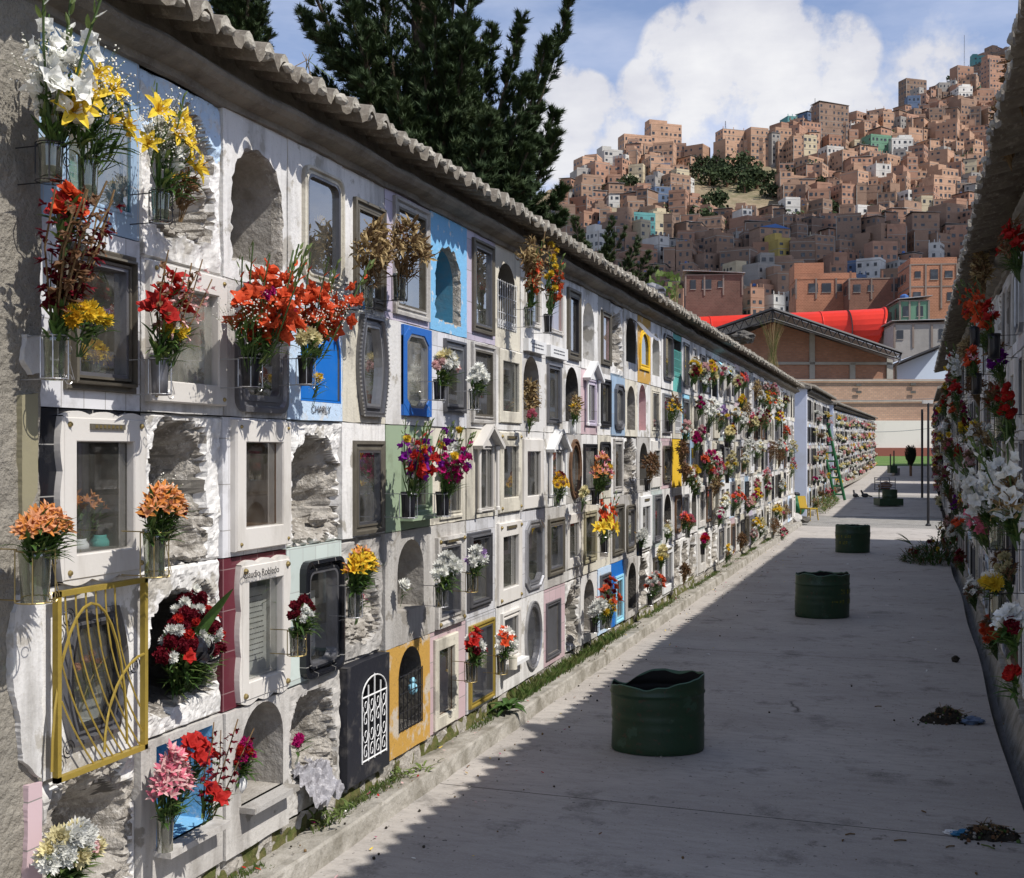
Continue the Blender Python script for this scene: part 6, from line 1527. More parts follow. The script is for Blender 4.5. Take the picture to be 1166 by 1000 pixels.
mb = MB(); ring = vs[11*(n+1):12*(n+1)]; mb.poly([(x-1.2, y, z) for x, y, z in ring], PL['dark_grey']); mb.build('vault_end', root)  # dark sheet paints in the shade inside the vault
mb = MB(); mb.box((P3(880,0,zc).x, c0.y+3, c0.z-r_-1.5), (24, 4, 5), PL['grey']); mb.build('vault_base', root)

# houses ------------------------------------------------------------
HB = {}
def hmat(n, c): HB[n] = mat('house_'+n.replace(' ', '_'), c, .92, tuple(q*.62 for q in c), .22, .42, .7, .75, bump=.4, bscale=2, bdist=.06, rnd=.22, fine=(1.6,.56,.72,tuple(q*.75 for q in c)))
for n_, c_ in (('brick red', (.38,.22,.15)), ('orange brick', (.48,.3,.2)), ('brown brick', (.33,.215,.15)), ('dark brick', (.25,.17,.125)), ('white', (.62,.6,.55)), ('cream', (.55,.47,.32)), ('grey', (.35,.33,.3)), ('turquoise', (.13,.33,.32)), ('green', (.16,.3,.2)), ('blue', (.13,.18,.27)), ('yellow', (.5,.38,.12))): hmat(n_, c_)
for n_, c_ in (('brown brick', (.26,.14,.095)), ('orange brick', (.46,.22,.13)), ('dark brick', (.17,.1,.075)), ('brick red', (.34,.16,.1))):
    HB[n_+' near'] = mat('near_'+n_.replace(' ', '_'), c_, .92, tuple(q*.6 for q in c_), .4, .42, .7, .75, bump=.4, bscale=3, bdist=.04, tiles=(.36, .2, 'X', .5, .03), grout=tuple(q*1.15 for q in c_), rnd=.15)
WIN = mat('house_window', (.02,.022,.026), .3, (.09,.1,.11), .8, .5, .65, .6, bump=0, spec=.6)
SLAB = mat('house_slab', (.36,.33,.29), .9, (.2,.18,.15), .5, .4, .7, .6, bump=0)
ROOFM = mat('house_zinc', (.42,.42,.42), .5, (.2,.15,.11), .5, .4, .65, .8, metal=.2, bump=.3, bscale=2)
BLR = mat('house_blue_roof', (.05,.13,.34), .5, bump=0)
SLAB2 = mat('brown_concrete', (.25,.2,.165), .9, (.14,.11,.09), .5, .4, .7, .6, bump=0)
WM = {}
def winmesh(w, h):
    k = (round(w,1), round(h,1))
    if k in WM: return WM[k]
    mb = MB(); mb.box((0,0,0), (w,.05,h), WIN); mb.box((0,-.015,-h/2-.03), (w+.08,.08,.06), SLAB)
    me = bpy.data.meshes.new('window'); me.from_pydata(mb.v, [], mb.f)
    for m in mb.mats: me.materials.append(m)
    me.polygons.foreach_set('material_index', mb.m); me.update(); WM[k] = me; return me
FRAMED = [False]
def house(loc, rot, w, d, st, col, r2, label, group='brick houses on the hillside', big=False, sub=4, roof=None, name='hillside_house', parent_mb=None):
    h = st*2.7; M_ = HB.get(col+' near', HB[col]) if FRAMED[0] else HB[col]; mb = parent_mb or MB(); Mx = Matrix.Translation(loc) @ Matrix.Rotation(rot, 4, 'Z')
    root = None if parent_mb else empty(name, label, 'house', Mx, group)
    L = MB()
    L.box((0,0,h/2-sub/2), (w,d,h+sub), M_)
    for k in range(1, st+1): L.box((0,0,k*2.7-.02), (w+.1,d+.1,.16), (SLAB2 if FRAMED[0] else SLAB) if r2.random() < (.9 if FRAMED[0] else .28) else M_)
    for x in ([-w/2, -w/6, w/6, w/2] if FRAMED[0] else (-w/2, w/2)):
        if FRAMED[0] or r2.random() < .3: L.box((x,-d/2,h/2), (.2,.2,h), SLAB2 if FRAMED[0] else SLAB)
    t = roof or r2.choice(['par','par','slope','step','flat','rods'])
    if t == 'par': L.box((0,-d/2+.1,h+.4), (w,.16,.8), M_); L.box((w/2-.1,0,h+.4), (.16,d,.8), M_); L.box((-w/2+.1,0,h+.4), (.16,d,.8), M_)
    elif t == 'slope': L.box((0,0,h+.35), (w+.7,d+.7,.08), ROOFM, M=Matrix.Rotation(r2.uniform(-.09,.09), 3, 'Y'))
    elif t == 'blue':
        L.add([(-w/2-.3,-d/2-.3,h),(w/2+.3,-d/2-.3,h),(w/2+.3,d/2,h),(-w/2-.3,d/2,h),(0,-d/2-.3,h+1.3),(0,d/2,h+1.3)], [(0,1,4),(1,2,5,4),(3,0,4,5),(2,3,5)], BLR)
    elif t == 'step':
        ww = w*r2.uniform(.4,.65); L.box(((w-ww)/2*r2.choice([-1,1]),d*.1,h+1.2), (ww,d*.7,2.4), M_); L.box((0,-d/2+.1,h+.35), (w,.14,.7), M_)
    if t in ('rods', 'flat'):
        for x in (-w/2+.2, 0, w/2-.2): L.box((x,-d/2+.2,h+.5), (.22,.22,1.0), M_)
    if r2.random() < .45: L.lathe([(.5,h),(.5,h+1.1),(.2,h+1.3)], (r2.uniform(-w/3,w/3), d*.2, 0), PL['dark_grey'] if r2.random() < .6 else BLR, 8)
    wins = []
    for fc in (0, 1, 2):
        W = w if fc == 0 else d; n = max(1, int(W/(1.5 if FRAMED[0] else 1.9)))
        if fc and r2.random() < .45: continue
        for s in range(st):
            for k in range(n):
                if r2.random() < .22: continue
                u = -W/2+W*(k+.5)/n+r2.uniform(-.2,.2); ww = r2.choice([.7,.9,1.2]); hh = r2.choice([.8,1.0,1.2])
                z = s*2.7+1.45
                wins.append((u, -d/2-.035, z, 0, ww, hh) if fc == 0 else ((w/2+.035 if fc == 1 else -w/2-.035), u, z, PI/2 if fc == 1 else -PI/2, ww, hh))
    if root is not None and big:
        L.build('walls', root)
        for x, y, z, rz, ww, hh in wins:
            o = bpy.data.objects.new('window', winmesh(ww, hh)); COL.objects.link(o); o.parent = root; o.location = (x, y, z); o.rotation_euler = (0, 0, rz)
    else:
        for x, y, z, rz, ww, hh in wins: L.box((x, y, z), (ww,.06,hh), WIN, rot=rz)
        if root is not None: L.build('walls', root)
        else:
            b = len(mb.v); mb.v += [tuple(Mx @ Vector(v)) for v in L.v]
            for f, m in zip(L.f, L.m): mb.f.append(tuple(b+q for q in f)); mb.m.append(mb.mi(L.mats[m]))
    return root
# named nearer buildings: px0, px1, top, base, distance, depth, colour, roof, label
r2 = random.Random(21)
NB = [(1030,1080,306,352,142,7,'orange brick','par','bright orange brick building with sunlit side under the eave of the shaded wall'),
      (962,1034,322,352,150,8,'brown brick','flat','low brown brick building above the red vault end'),
      (1019,1050,346,372,136,6,'green','slope','pale green house between the red vault and the eave'),
      (1012,1072,372,400,130,7,'grey','slope','grey house with a cluttered zinc roof terrace'),
      (903,968,322,352,155,8,'orange brick','step','brick house with a red chimney behind the vault'),
      (780,842,318,352,150,8,'dark brick','slope','low dark house behind the niche roof and red vault')]
FRAMED[0] = True
for (a, b, t, bs, zc, d, col, rf, lab) in NB:
    s_ = zc/F; w = (b-a)*s_; h = (bs-t)*s_; st = max(1, round(h/2.7)); top = P3((a+b)/2, t, zc); loc = cw(top.x, zc, top.z-st*2.7)
    house(loc, TH-.12, w, d, st, col, r2, lab, group='brick buildings behind the cemetery', big=True, roof=rf, sub=14, name='brick_building')
FRAMED[0] = False
mb = MB(); s_ = 112/F; root = empty('blue_shed', 'pale blue shed with a dark sloping roof behind the yard wall', 'shed', YARD)
prism(mb, [(1020,440),(1020,416),(1070,398),(1090,396),(1090,440)], 112, 8, mat('shed_blue', (.5,.57,.66), .8)); mb.build('shed_wall', root)
mb = MB(); mb.add([P3(1008,420,110.5),P3(1072,394,110.5),P3(1072,392.5,122),P3(1008,418.5,122)], [(0,1,2,3)], PL['dark iron']); mb.tube([P3(1008,420,110.5),P3(1072,394,110.5)], .18, PL['dark iron'], 5); mb.build('shed_roof', root)

# hillside --------------------------------------------------------------
SKYL = [(560,.20),(640,.238),(700,.258),(716,.262),(790,.262),(840,.255),(860,.262),(900,.275),(930,.29),(980,.292),(1010,.292),(1040,.31),(1080,.318),(1110,.34),(1166,.365),(1300,.39)]
def skyT(px):
    for (a, ta), (b, tb) in zip(SKYL[:-1], SKYL[1:]):
        if a <= px <= b: return ta+(tb-ta)*(px-a)/(b-a)
    return SKYL[0][1] if px < 560 else SKYL[-1][1]
Z0, HB0, SL = 310.0, 33.5, .50
def hill(px, zc):
    z = HB0+SL*(zc-Z0); T = skyT(px)*zc
    if zc < Z0: z = HB0*max(0, (zc-170)/(Z0-170))
    if z > T:
        zr_ = (HB0-SL*Z0)/(skyT(px)-SL)          # crest distance
        z = skyT(px)*zr_-(zc-zr_)*.12
    return z
HILL = mat('hill_earth', (.25,.19,.12), .95, (.09,.1,.045), .05, .42, .62, .8, bump=1, bscale=.6, bdist=.4, fine=(.3,.5,.7,(.3,.24,.16)))
mb = MB(); pxs = [520+13*i for i in range(64)]; zcs = [150, 170, 210, 240]+[280, 300]+[315+15*i for i in range(45)]+[1200, 1700]
vs = []
for zc in zcs:
    for px in pxs: v = at(px, HOR, zc); vs.append((v.x, v.y, hill(px, zc)+.6+fr(v.x, v.y, 1, .03)*2))
n = len(pxs); mb.add(vs, [(i*n+j, i*n+j+1, (i+1)*n+j+1, (i+1)*n+j) for i in range(len(zcs)-1) for j in range(n-1)], HILL)
struct(mb.build('hillside'))
r2 = random.Random(11); cand = []
zc = 316.0; row = 0
while zc < 900:
    px = 630+r2.uniform(0, 30)
    while px < 1118+zc*.03:
        w = r2.choice([4,4.5,5,6,7,9])*r2.uniform(.85,1.1); wp = w/zc*F; T = skyT(px+wp/2); z = HB0+SL*(zc-Z0)
        if z/zc < T-.006:
            green = 780 < px < 880 and 192 < HOR-(z-EYE)/zc*F < 246
            if not green or r2.random() < .12:
                crest = z/zc > T-.03
                cand.append((px+wp/2, zc+r2.uniform(-3.2, 3.2), w, row, crest))
        px += wp*r2.uniform(.9, 1.35)
    zc += 6.2+zc*.009; row += 1
cand.sort(key=lambda c: c[1])
lump = MB(); cnt = 0; byrow = {}
special = {(720,150):0}
def hcol(px, py):  # darker bricks low and far up carry cloud shade in their colour
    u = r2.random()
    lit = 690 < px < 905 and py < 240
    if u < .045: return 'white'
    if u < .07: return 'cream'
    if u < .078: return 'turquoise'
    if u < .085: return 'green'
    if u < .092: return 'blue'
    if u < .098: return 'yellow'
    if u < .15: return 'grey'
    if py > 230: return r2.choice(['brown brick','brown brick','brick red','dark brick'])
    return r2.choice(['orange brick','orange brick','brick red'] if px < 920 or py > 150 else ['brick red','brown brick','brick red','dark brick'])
CW = {'brick red':'red brick','orange brick':'orange brick','brown brick':'brown brick','dark brick':'dark brick','white':'white painted','cream':'cream painted','grey':'grey rendered','turquoise':'turquoise','green':'green','blue':'blue','yellow':'yellow'}
def numword(n):
    u = ['','one','two','three','four','five','six','seven','eight','nine','ten','eleven','twelve','thirteen','fourteen','fifteen','sixteen','seventeen','eighteen','nineteen']
    return u[n] if n < 20 else ['twenty','thirty','forty','fifty','sixty','seventy','eighty','ninety'][n//10-2]+('-'+u[n % 10] if n % 10 else '')
STW = ['', 'single storey', 'two storey', 'three storey', 'four storey', 'five storey', 'six storey']
print('candidates', len(cand))
keep = set(range(len(cand)))
if len(cand) > 268:
    # the houses that show largest keep their own object
    order = sorted(range(len(cand)), key=lambda i: -cand[i][2]/cand[i][1]-(.02 if cand[i][4] else 0)); keep = set(order[:268])
for i, (px, zc, w, row, crest) in enumerate(cand):
    z = hill(px, zc); py = HOR-(z-EYE)/zc*F
    st = r2.choices([1,2,3,4], [1.5,4,4,2])[0]
    if 780 < px < 890 and 236 < py < 270: st = min(st, 2)
    if crest and 820 < px < 920: st = r2.choice([4,5,5]); 
    elif crest and 700 < px < 760: st = r2.choice([3,4])
    elif crest: st = r2.choice([2,3,3,4])
    if crest: st = min(st, 4 if px < 700 or px > 940 else 6)
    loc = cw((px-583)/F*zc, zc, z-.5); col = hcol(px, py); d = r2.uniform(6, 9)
    rot = TH+r2.choice([-.6,-.35,-.1,.1,.3,.45,.6])+r2.uniform(-.06,.06)
    if i in keep:
        k = byrow.get(row, 0); byrow[row] = k+1
        lab = '%s %s house, %s along terrace %s up the hill' % (STW[st], CW[col], ordn(k), numword(row+1))
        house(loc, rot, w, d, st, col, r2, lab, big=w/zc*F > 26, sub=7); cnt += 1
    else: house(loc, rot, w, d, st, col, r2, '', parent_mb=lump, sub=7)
SPEC = [(704,742,158,186,'orange brick','par','broad sunlit brick block at the crest of the near ridge'),(734,776,145,182,'orange brick','step','tallest stepped brick block on the near ridge'),
 (816,846,150,187,'orange brick','flat','five storey brick block beside the mast on the near ridge'),(848,873,150,188,'orange brick','par','slim five storey block with regular windows on the near ridge'),(876,899,150,186,'orange brick','par','pale five storey brick block, third in the ridge row'),
 (901,928,158,188,'cream','par','pinkish plastered block at the end of the ridge row'),(934,958,171,199,'white','par','bright white stepped house below the ridge row'),(989,1011,189,213,'white','flat','white house with six windows lower on the slope'),
 (983,1013,158,185,'green','par','house wrapped in green building net'),(924,966,121,170,'dark brick','slope','large dark unfinished block on the far ridge'),(1024,1054,94,120,'dark brick','par','square dark brick block on the far skyline'),
 (1083,1107,79,104,'brick red','par','lone dark brick house on the far hilltop'),(1118,1150,70,118,'brick red','step','stack of brick houses at the highest far skyline'),(714,744,247,272,'turquoise','par','turquoise fronted house with white arched windows'),
 (855,897,262,300,'brown brick','blue','wide brick hall with a bright blue roof'),(838,852,240,266,'white','flat','narrow white house beside the blue roof'),(1052,1092,205,232,'orange brick','par','long brick block with a row of windows under the far slope')]
for (a, b, t, bs, col, rf, lab) in SPEC:
    tt = (HOR-bs)/F; zc = (HB0-SL*Z0-EYE)/(tt-SL)-3; s_ = zc/F; w_ = (b-a)*s_*.9; st = max(1, round((bs-t)*s_/2.7)); top = P3((a+b)/2, t, zc)
    house(cw(top.x, zc, top.z-st*2.7), TH+.3, w_, 7, st, col, r2, lab, big=True, roof=rf, sub=12)
print('houses', cnt)
if lump.v: tag(lump.build('distant_houses'), 'small brick houses packed on the upper slope', 'houses', kind='stuff')
# clouds out of view, added so that their shade falls on the hill
CLM = mat('cloud_white', (.85,.86,.88), 1, bump=0, translucent=.4)
for i, (pxc, zcc, rx, ry, hh, lab) in enumerate(((815, 355, 118, 48, 520, 'flat bottomed unseen cloud high above the cemetery, shading the foot of the hill'), (1050, 790, 190, 115, 520, 'wide unseen cloud high above, shading the far top of the hill'))):
    g = cw((pxc-583)/F*zcc, zcc, hill(pxc, zcc)); c = g+Vector((1, -.25, 1.28))*(hh/1.28); mb = MB(); r3 = random.Random(50+i)
    mb.blob((0,0,0), 1, CLM, 4, .35, 1.5, i+3, (rx*.85, ry*.85, 10))
    for k in range(16): mb.blob((r3.uniform(-.7,.7)*rx, r3.uniform(-.6,.6)*ry, r3.uniform(0,9)), r3.uniform(.22,.42)*min(rx, ry)*1.1, CLM, 3, .35, 1.6, k, (1.2,1,.7))
    o = mb.build('cloud', smooth=True); o.matrix_world = Matrix.Translation(c) @ Matrix.Rotation(TH, 4, 'Z'); tag(o, lab, 'cloud', kind='stuff')
# shrubs on the slope
SHR = mat('shrub_green', (.05,.075,.025), .9, (.02,.03,.012), .9, .4, .6, .8, bump=0, rnd=.3)
def shrub_mesh(seed, m, n=320):
    r3 = random.Random(seed); mb = MB()
    cl = [(Vector((r3.gauss(0,.55), r3.gauss(0,.4), r3.uniform(.3,1.3))), r3.uniform(.3,.6)) for _ in range(9)]
    for k in range(n):
        c, rr = r3.choice(cl); d = Vector((r3.gauss(0,1), r3.gauss(0,1), r3.gauss(0,1))).normalized(); p = c+d*rr*r3.uniform(.7,1); s = r3.uniform(.07,.16)
        a = Vector((r3.gauss(0,1), r3.gauss(0,1), r3.gauss(0,1))).normalized()*s; b = d.cross(a).normalized()*s; mb.add([p-a, p-b, p+a, p+b], [(0,1,2,3)], m)
    me = bpy.data.meshes.new('crown'); me.from_pydata(mb.v, [], mb.f); me.materials.append(m); me.update(); return me
tw = MB(); tw.tube([(0,0,-.3),(0,0,.9)], .08, PL['wood'], 5); twm = bpy.data.meshes.new('trunk'); twm.from_pydata(tw.v, [], tw.f); twm.materials.append(PL['wood'])
shm = [shrub_mesh(s, SHR) for s in range(4)]
r2 = random.Random(3)
SPT = [(795,205),(808,212),(820,200),(828,215),(838,210),(848,222),(856,206),(862,218),(802,196),(870,214),(842,198),(1098,98),(1088,100),(1060,228),(1052,232),(1010,205),(905,205),(925,222),(960,236),(820,245),(740,260),(700,300),(1000,255),(880,228),(832,205),(850,212),(905,262),(948,248),(985,268),(1030,252),(1065,262),(720,222),(675,232),(655,290),(760,300),(930,205),(1000,172),(1045,180),(1075,150),(1020,140),(965,188),(885,250),(800,262),(1010,300),(1090,190),(700,205)]
SPN = ['bushy','spreading','low','leaning']
for i, (px, py) in enumerate(SPT):
    t = (HOR-py)/F; zc = (HB0-SL*Z0-EYE)/(t-SL)
    zz = hill(px, zc)
    root = empty('hillside_bush', '%s dark green bush, %s of the scattered bushes between the houses' % (SPN[i % 4], ordn(i)), 'bush', Matrix.Translation(cw((px-583)/F*zc, zc, zz)) @ Matrix.Scale(r2.uniform(4.0,6.5) if 780 < px < 880 else r2.uniform(3,5.0), 4), 'bushes between the hillside houses')
    part(shm[i % 4], 'crown', root); part(twm, 'trunk', root)
# masts on the ridge
for i, (px, ptop, pb, zc) in enumerate(((1098, 40, 98, 790), (826, 138, 152, 490), (928, 112, 130, 590))):
    s_ = zc/F; p = P3(px, pb, zc); w = cw(p.x, zc, p.z-3); mb = MB(); hh = (pb-ptop)*s_+3
    for a in range(3): mb.tube([(.5*math.cos(a*2.1), .5*math.sin(a*2.1), 0), (.08*math.cos(a*2.1), .08*math.sin(a*2.1), hh)], .07, PL['steel'], 4)
    for k in range(10): mb.box((0,0,hh*k/10), (.8-.06*k,.8-.06*k,.1), PL['steel'])
    o = mb.build('radio_mast'); o.location = w; tag(o, ['tall thin radio mast on the far ridge above the houses', 'short radio mast on the near ridge houses', 'slim mast on the ridge between both hills'][i], 'mast')

# ------------------------------------------------------------------ conifers behind the wall
NEED = mat('needle_green', (.04,.068,.024), .75, (.06,.085,.03), 1.5, .45, .65, .8, bump=0, translucent=.15, rnd=.15)
BARK = mat('pine_bark', (.09,.065,.045), .95, (.04,.03,.02), 6, .4, .7, .8, bump=1, bscale=12, bdist=.03)
def limb_pts(a, b, sag, n=9):
    a = Vector(a); b = Vector(b); out = []
    for i in range(n+1):
        t = i/n; p = a.lerp(b, t); d = (b-a); p.z += -sag*math.sin(PI*t)*d.length; out.append(p)
    return out
def conifer(base, zc, leaders, H_trunk, label, seed, dens=1.0, mt=NEED, loose=1.0):
    r3 = random.Random(seed); root = empty('conifer_tree', label, 'tree', Matrix.Translation(base) @ CAMR)
    tr = MB(); cr = MB()
    tr.tube([(0,0,-.4),(.1,0,H_trunk*.3),(0,.1,H_trunk*.65),(.1,0,H_trunk)], [.34,.26,.17,.05], BARK, 10)
    def tuft(p, d, L, w):
        """needle tuft: a spray of thin blades round a twig"""
        d = d.normalized(); a = d.cross(Vector((.2,.3,1))).normalized(); b = d.cross(a)
        for k in range(11):
            an = r3.uniform(0, 6.28); o = (a*math.cos(an)+b*math.sin(an)); q = (d*r3.uniform(.5,1)+o*.75).normalized(); s_ = q.cross(o).normalized()*w
            s0 = p+d*L*r3.uniform(0,.6); e = s0+q*L*r3.uniform(.5,1.0); cr.add([s0-s_*.5, s0+s_*.5, e], [(0,1,2)], mt)
    for (ax, ay, az, bx_, by, bz, rad, cnt) in leaders:
        pts = limb_pts((ax,ay,az), (bx_,by,bz), .10); tr.tube(pts, .09, BARK, 6, r2=.015)
        L = (Vector((bx_,by,bz))-Vector((ax,ay,az))).length
        for k in range(int(cnt*dens)):
            t = r3.random()**.8; i = min(len(pts)-2, int(t*(len(pts)-1))); p = pts[i].lerp(pts[i+1], t*(len(pts)-1)-i); ld = (pts[i+1]-pts[i]).normalized()
            rr = rad*(1.08-t)**.65*loose
            lat = Vector((r3.gauss(0,1), r3.gauss(0,1), r3.gauss(0,.5))); lat = (lat-ld*lat.dot(ld)).normalized()
            e = p+lat*rr*r3.uniform(.35,1)+ld*rr*r3.uniform(.3,.9)
            if k % 5 == 0: tr.tube([p, p.lerp(e, .5)-Vector((0,0,.03)), e], .012, BARK, 3, False, r2=.004)
            m_ = 6
            for q in range(m_):
                c = p.lerp(e, .45+.55*q/(m_-1)); tuft(c, (e-p).normalized()+ld*.9+Vector((0,0,.25)), .16, .024)
    tr.build('trunk', root); cr.build('crown', root)
    return root
def local_from_px(px, py, zc, base): v = P3(px, py, zc); b = YARD.inverted() @ base; return (v.x-b.x, v.y-b.y, v.z-b.z)
ZT = 21.0
base = cw((478-583)/F*ZT, ZT, 0)
def LP(px, py, dy=0): x, y, z = local_from_px(px, py, ZT, base); return (x, y+dy, z)
LD = []
def lead(a, b, rad, cnt, dy=0): pa = LP(*a, dy*.3); pb = LP(*b, dy); LD.append((*pa, *pb, rad, cnt))
r3 = random.Random(2)
lead((480,260),(480,-150), .9, 210); lead((475,200),(425,-80), .75, 180, -.6); lead((480,180),(395,-50), .6, 150, .5); lead((470,200),(400,10), .6, 120, -1)
lead((440,130),(352,-20), .38, 75, -.6); lead((430,100),(340,10), .34, 55, .2); lead((470,150),(378,60), .45, 80, -.8); lead((470,190),(368,95), .4, 70, -.4); lead((470,220),(420,110), .5, 80, -1.2)
lead((490,200),(520,-60), .7, 170, .4); lead((500,200),(545,-60), .6, 130, -.5); lead((500,220),(500,20), .7, 120, -1.2); lead((500,230),(535,60), .6, 110, -1.2)
lead((520,230),(560,30), .5, 105, .2); lead((535,220),(594,22), .34, 85, 0); lead((545,260),(652,-8), .34, 130, .2); lead((560,230),(622,60), .36, 70, -.5)
lead((540,270),(600,110), .55, 100, -.8); lead((550,280),(632,130), .42, 75, 0); lead((560,290),(632,165), .4, 70, -.6); lead((560,290),(640,215), .4, 70, .3); lead((540,290),(600,190), .5, 90, -1); lead((560,300),(640,250), .35, 50, -.2)
lead((520,270),(560,160), .6, 100, -1.4); lead((490,270),(460,130), .6, 110, -1.4); lead((560,310),(610,265), .4, 50, -.4)
for k in range(34):
    a = r3.uniform(390, 610); lead((500,250), (a, r3.uniform(40, 240)+max(0, (430-a))*-.4), .5, 55, r3.uniform(-1.2,1.6))
conifer(base, ZT, LD, 15, 'huge dark conifer with upswept limbs towering behind the niche roof', 5, 1.5)
LD = []; ZT = 27.0; base = cw((272-583)/F*ZT, ZT, 0)
for k in range(9): lead((275,90), (240+9*k, r3.uniform(-70,-10)), .5, 60, r3.uniform(-.6,.6))
lead((270,60),(246,-5), .35, 50); lead((275,80),(298,8), .35, 50); lead((275,90),(308,40), .3, 40); lead((275,120),(275,-100), .7, 120)
conifer(base, ZT, LD, 11, 'smaller conifer top showing above the roof at the near end', 8, 1.3)
LD = []; ZT = 40.0; base = cw((692-583)/F*ZT, ZT, 0)
for (a, b, rd, c) in (((672,330),(697,250),.36,60),((668,320),(712,232+30),.3,50),((690,340),(728,272),.42,70),((700,350),(745,306),.4,60),((665,300),(655,250),.4,50),((690,350),(690,290),.7,80),((710,355),(720,315),.6,70),((668,310),(700,268),.35,50),((655,330),(668,280),.5,60),((700,350),(738,290),.4,60)): lead(a, b, rd, c)
conifer(base, ZT, LD, 6, 'low lighter conifer behind the roof before the hillside houses', 12, 1.2, mat('needle_light', (.045,.07,.025), .75, (.09,.11,.04), 1.5, .45, .65, .8, bump=0, translucent=.15))
# lime coloured shrub tops showing over the eave
for i, (px, py, zc, s_) in enumerate(((738, 338, 36, .9), (1087, 335, 40, .8))):
    if i: continue
    me = shrub_mesh(30+i, LEAF2, 500); root = empty('garden_bush', 'yellow green bush top just above the roof edge', 'bush', Matrix.Translation(at(px, py+30, zc)) @ Matrix.Scale(s_, 4)); part(me, 'crown', root); part(twm, 'trunk', root)

# ------------------------------------------------------------------ light and sky
k_ = .25; elev = math.atan(1.28/math.hypot(1, k_))
trav = Vector((-1, k_, -1.28)).normalized()
sun = bpy.data.lights.new('sun', 'SUN'); sun.energy = 3.7; sun.angle = R(.55); sun.color = (1, .955, .89)
so = bpy.data.objects.new('sun', sun); COL.objects.link(so); so.rotation_mode = 'QUATERNION'; so.rotation_quaternion = trav.to_track_quat('-Z', 'Y'); so.location = (10, -5, 20)
w = bpy.data.worlds.new('World'); SC.world = w; w.use_nodes = True; nt = w.node_tree
for n in list(nt.nodes): nt.nodes.remove(n)
out = nt.nodes.new('ShaderNodeOutputWorld'); bg = nt.nodes.new('ShaderNodeBackground'); nt.links.new(bg.outputs[0], out.inputs[0])
sky = nt.nodes.new('ShaderNodeTexSky'); sky.sky_type = 'NISHITA'; sky.sun_disc = False; sky.sun_elevation = elev
sky.sun_rotation = math.atan2(-trav.x, -trav.y); sky.altitude = 1500; sky.air_density = 1.0; sky.dust_density = 1.5; sky.ozone_density = 1.0
tc = nt.nodes.new('ShaderNodeTexCoord'); dirv = tc.outputs['Generated']
def vm(op, a, b=None):
    n = nt.nodes.new('ShaderNodeVectorMath'); n.operation = op
    for i, v in enumerate((a, b)):
        if v is None: continue
        if isinstance(v, (tuple, Vector)): n.inputs[i].default_value = tuple(v)
        else: nt.links.new(v, n.inputs[i])
    return n
def mth(op, a, b=None, clamp=False):
    n = nt.nodes.new('ShaderNodeMath'); n.operation = op; n.use_clamp = clamp
    for i, v in enumerate((a, b)):
        if v is None: continue
        if isinstance(v, (int, float)): n.inputs[i].default_value = v
        else: nt.links.new(v, n.inputs[i])
    return n.outputs[0]
nz = nt.nodes.new('ShaderNodeTexNoise'); nz.inputs['Scale'].default_value = 11; nz.inputs['Detail'].default_value = 12; nz.inputs['Roughness'].default_value = .62
nt.links.new(dirv, nz.inputs['Vector'])
nz2 = nt.nodes.new('ShaderNodeTexNoise'); nz2.inputs['Scale'].default_value = 3.2; nz2.inputs['Detail'].default_value = 6; nz2.inputs['Roughness'].default_value = .6
mp = nt.nodes.new('ShaderNodeMapping'); mp.inputs['Scale'].default_value = (1, 1, 3.2); nt.links.new(dirv, mp.inputs['Vector']); nt.links.new(mp.outputs[0], nz2.inputs['Vector'])
acc = None
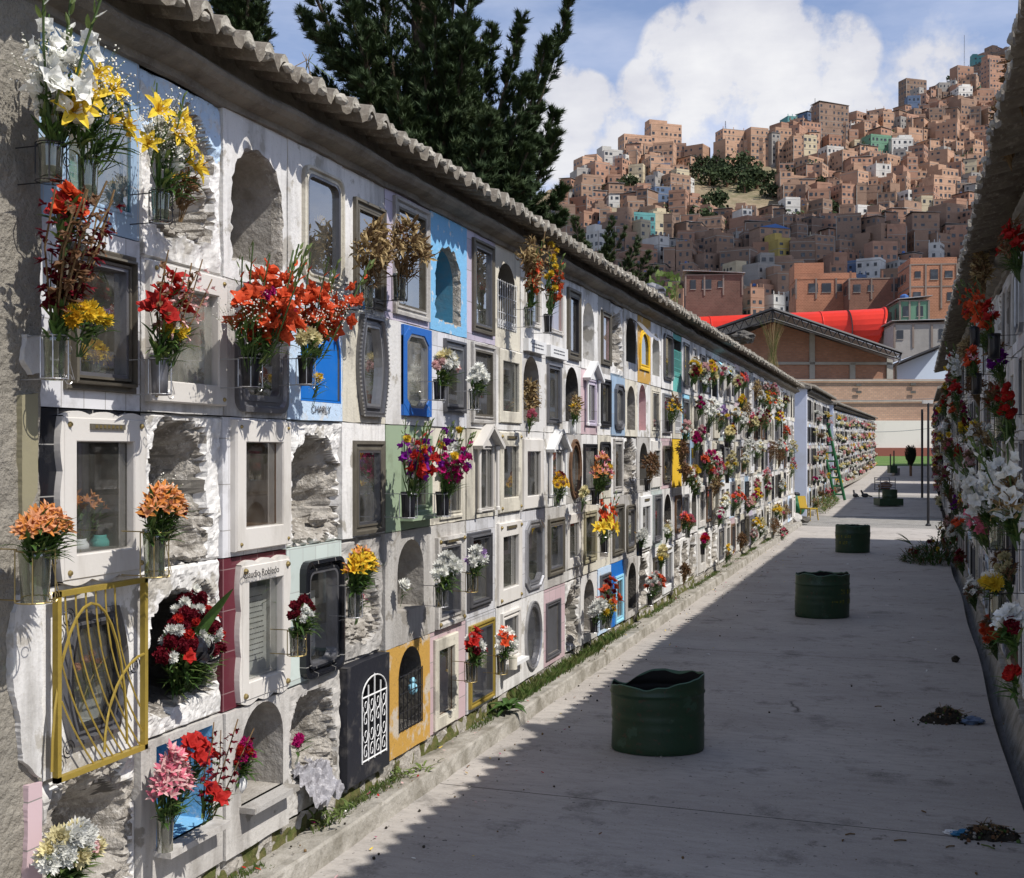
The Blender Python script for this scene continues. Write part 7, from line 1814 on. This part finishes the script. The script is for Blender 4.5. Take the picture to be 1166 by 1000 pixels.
for (px, py, r_, a_) in ((845, 20, 85, 1.0), (800, 70, 80, .95), (880, 75, 90, .95), (950, 70, 60, .6), (740, 105, 45, .7), (660, 130, 55, .9), (700, 150, 50, .6), (625, 165, 60, .8), (640, 95, 30, .6), (770, 150, 60, .35), (1000, 130, 60, .2), (1060, 90, 90, .2), (960, 130, 70, .25)):
    d = (at(px, py, 1)-Vector((0,0,EYE))).normalized(); q = vm('SUBTRACT', dirv, tuple(d)); l = vm('LENGTH', q.outputs[0]).outputs['Value']
    g = mth('MULTIPLY', mth('SUBTRACT', 1, mth('DIVIDE', l, r_/F*1.0*.95), True), a_*1.5)
    acc = g if acc is None else mth('MAXIMUM', acc, g)
warp = mth('MULTIPLY', mth('SUBTRACT', nz.outputs['Fac'], .47), 4.6)
dens = mth('ADD', mth('MULTIPLY', acc, .95), warp)
dens = mth('MULTIPLY', dens, mth('MULTIPLY', acc, 5, True))
cum = ramp(nt, dens, .15, .62)
veil = ramp(nt, nz2.outputs['Fac'], .42, .72)
sep = nt.nodes.new('ShaderNodeSeparateXYZ'); nt.links.new(dirv, sep.inputs[0])
lowv = ramp(nt, sep.outputs['Z'], .19, .36, (1,1,1,1), (.25,.25,.25,1))
veil = mth('ADD', mth('MULTIPLY', veil, .6), mth('MULTIPLY', lowv, .5), True)
skym = nt.nodes.new('ShaderNodeMix'); skym.data_type = 'RGBA'; skym.blend_type = 'MULTIPLY'; skym.inputs[0].default_value = 1; skym.inputs[7].default_value = (1.0, 1.0, 1.08, 1)
nt.links.new(sky.outputs[0], skym.inputs[6])
c = mixc(nt, mth('MULTIPLY', veil, .8), skym.outputs[2], (5.3, 5.6, 6.7))
shd = mth('ADD', mth('MULTIPLY', dens, .16), mth('MULTIPLY', mth('SUBTRACT', nz2.outputs['Fac'], .3), 1.6))
shade = ramp(nt, shd, .2, .85, (4.2, 4.3, 4.9, 1), (6.4, 6.4, 6.5, 1))
c = mixc(nt, cum, c, shade)
nt.links.new(c, bg.inputs[0]); bg.inputs[1].default_value = .108
vs_ = SC.view_settings; vs_.view_transform = 'Standard'; vs_.look = 'None'; vs_.exposure = .46; vs_.gamma = 1; vs_.use_curve_mapping = False
SC.cycles.max_bounces = 6; SC.cycles.diffuse_bounces = 3; SC.cycles.glossy_bounces = 3; SC.cycles.transparent_max_bounces = 12; SC.cycles.caustics_reflective = False; SC.cycles.caustics_refractive = False
SC.cycles.use_denoising = True; SC.cycles.sample_clamp_indirect = 6
print('niches', n_niche, 'objects', len(SC.objects))
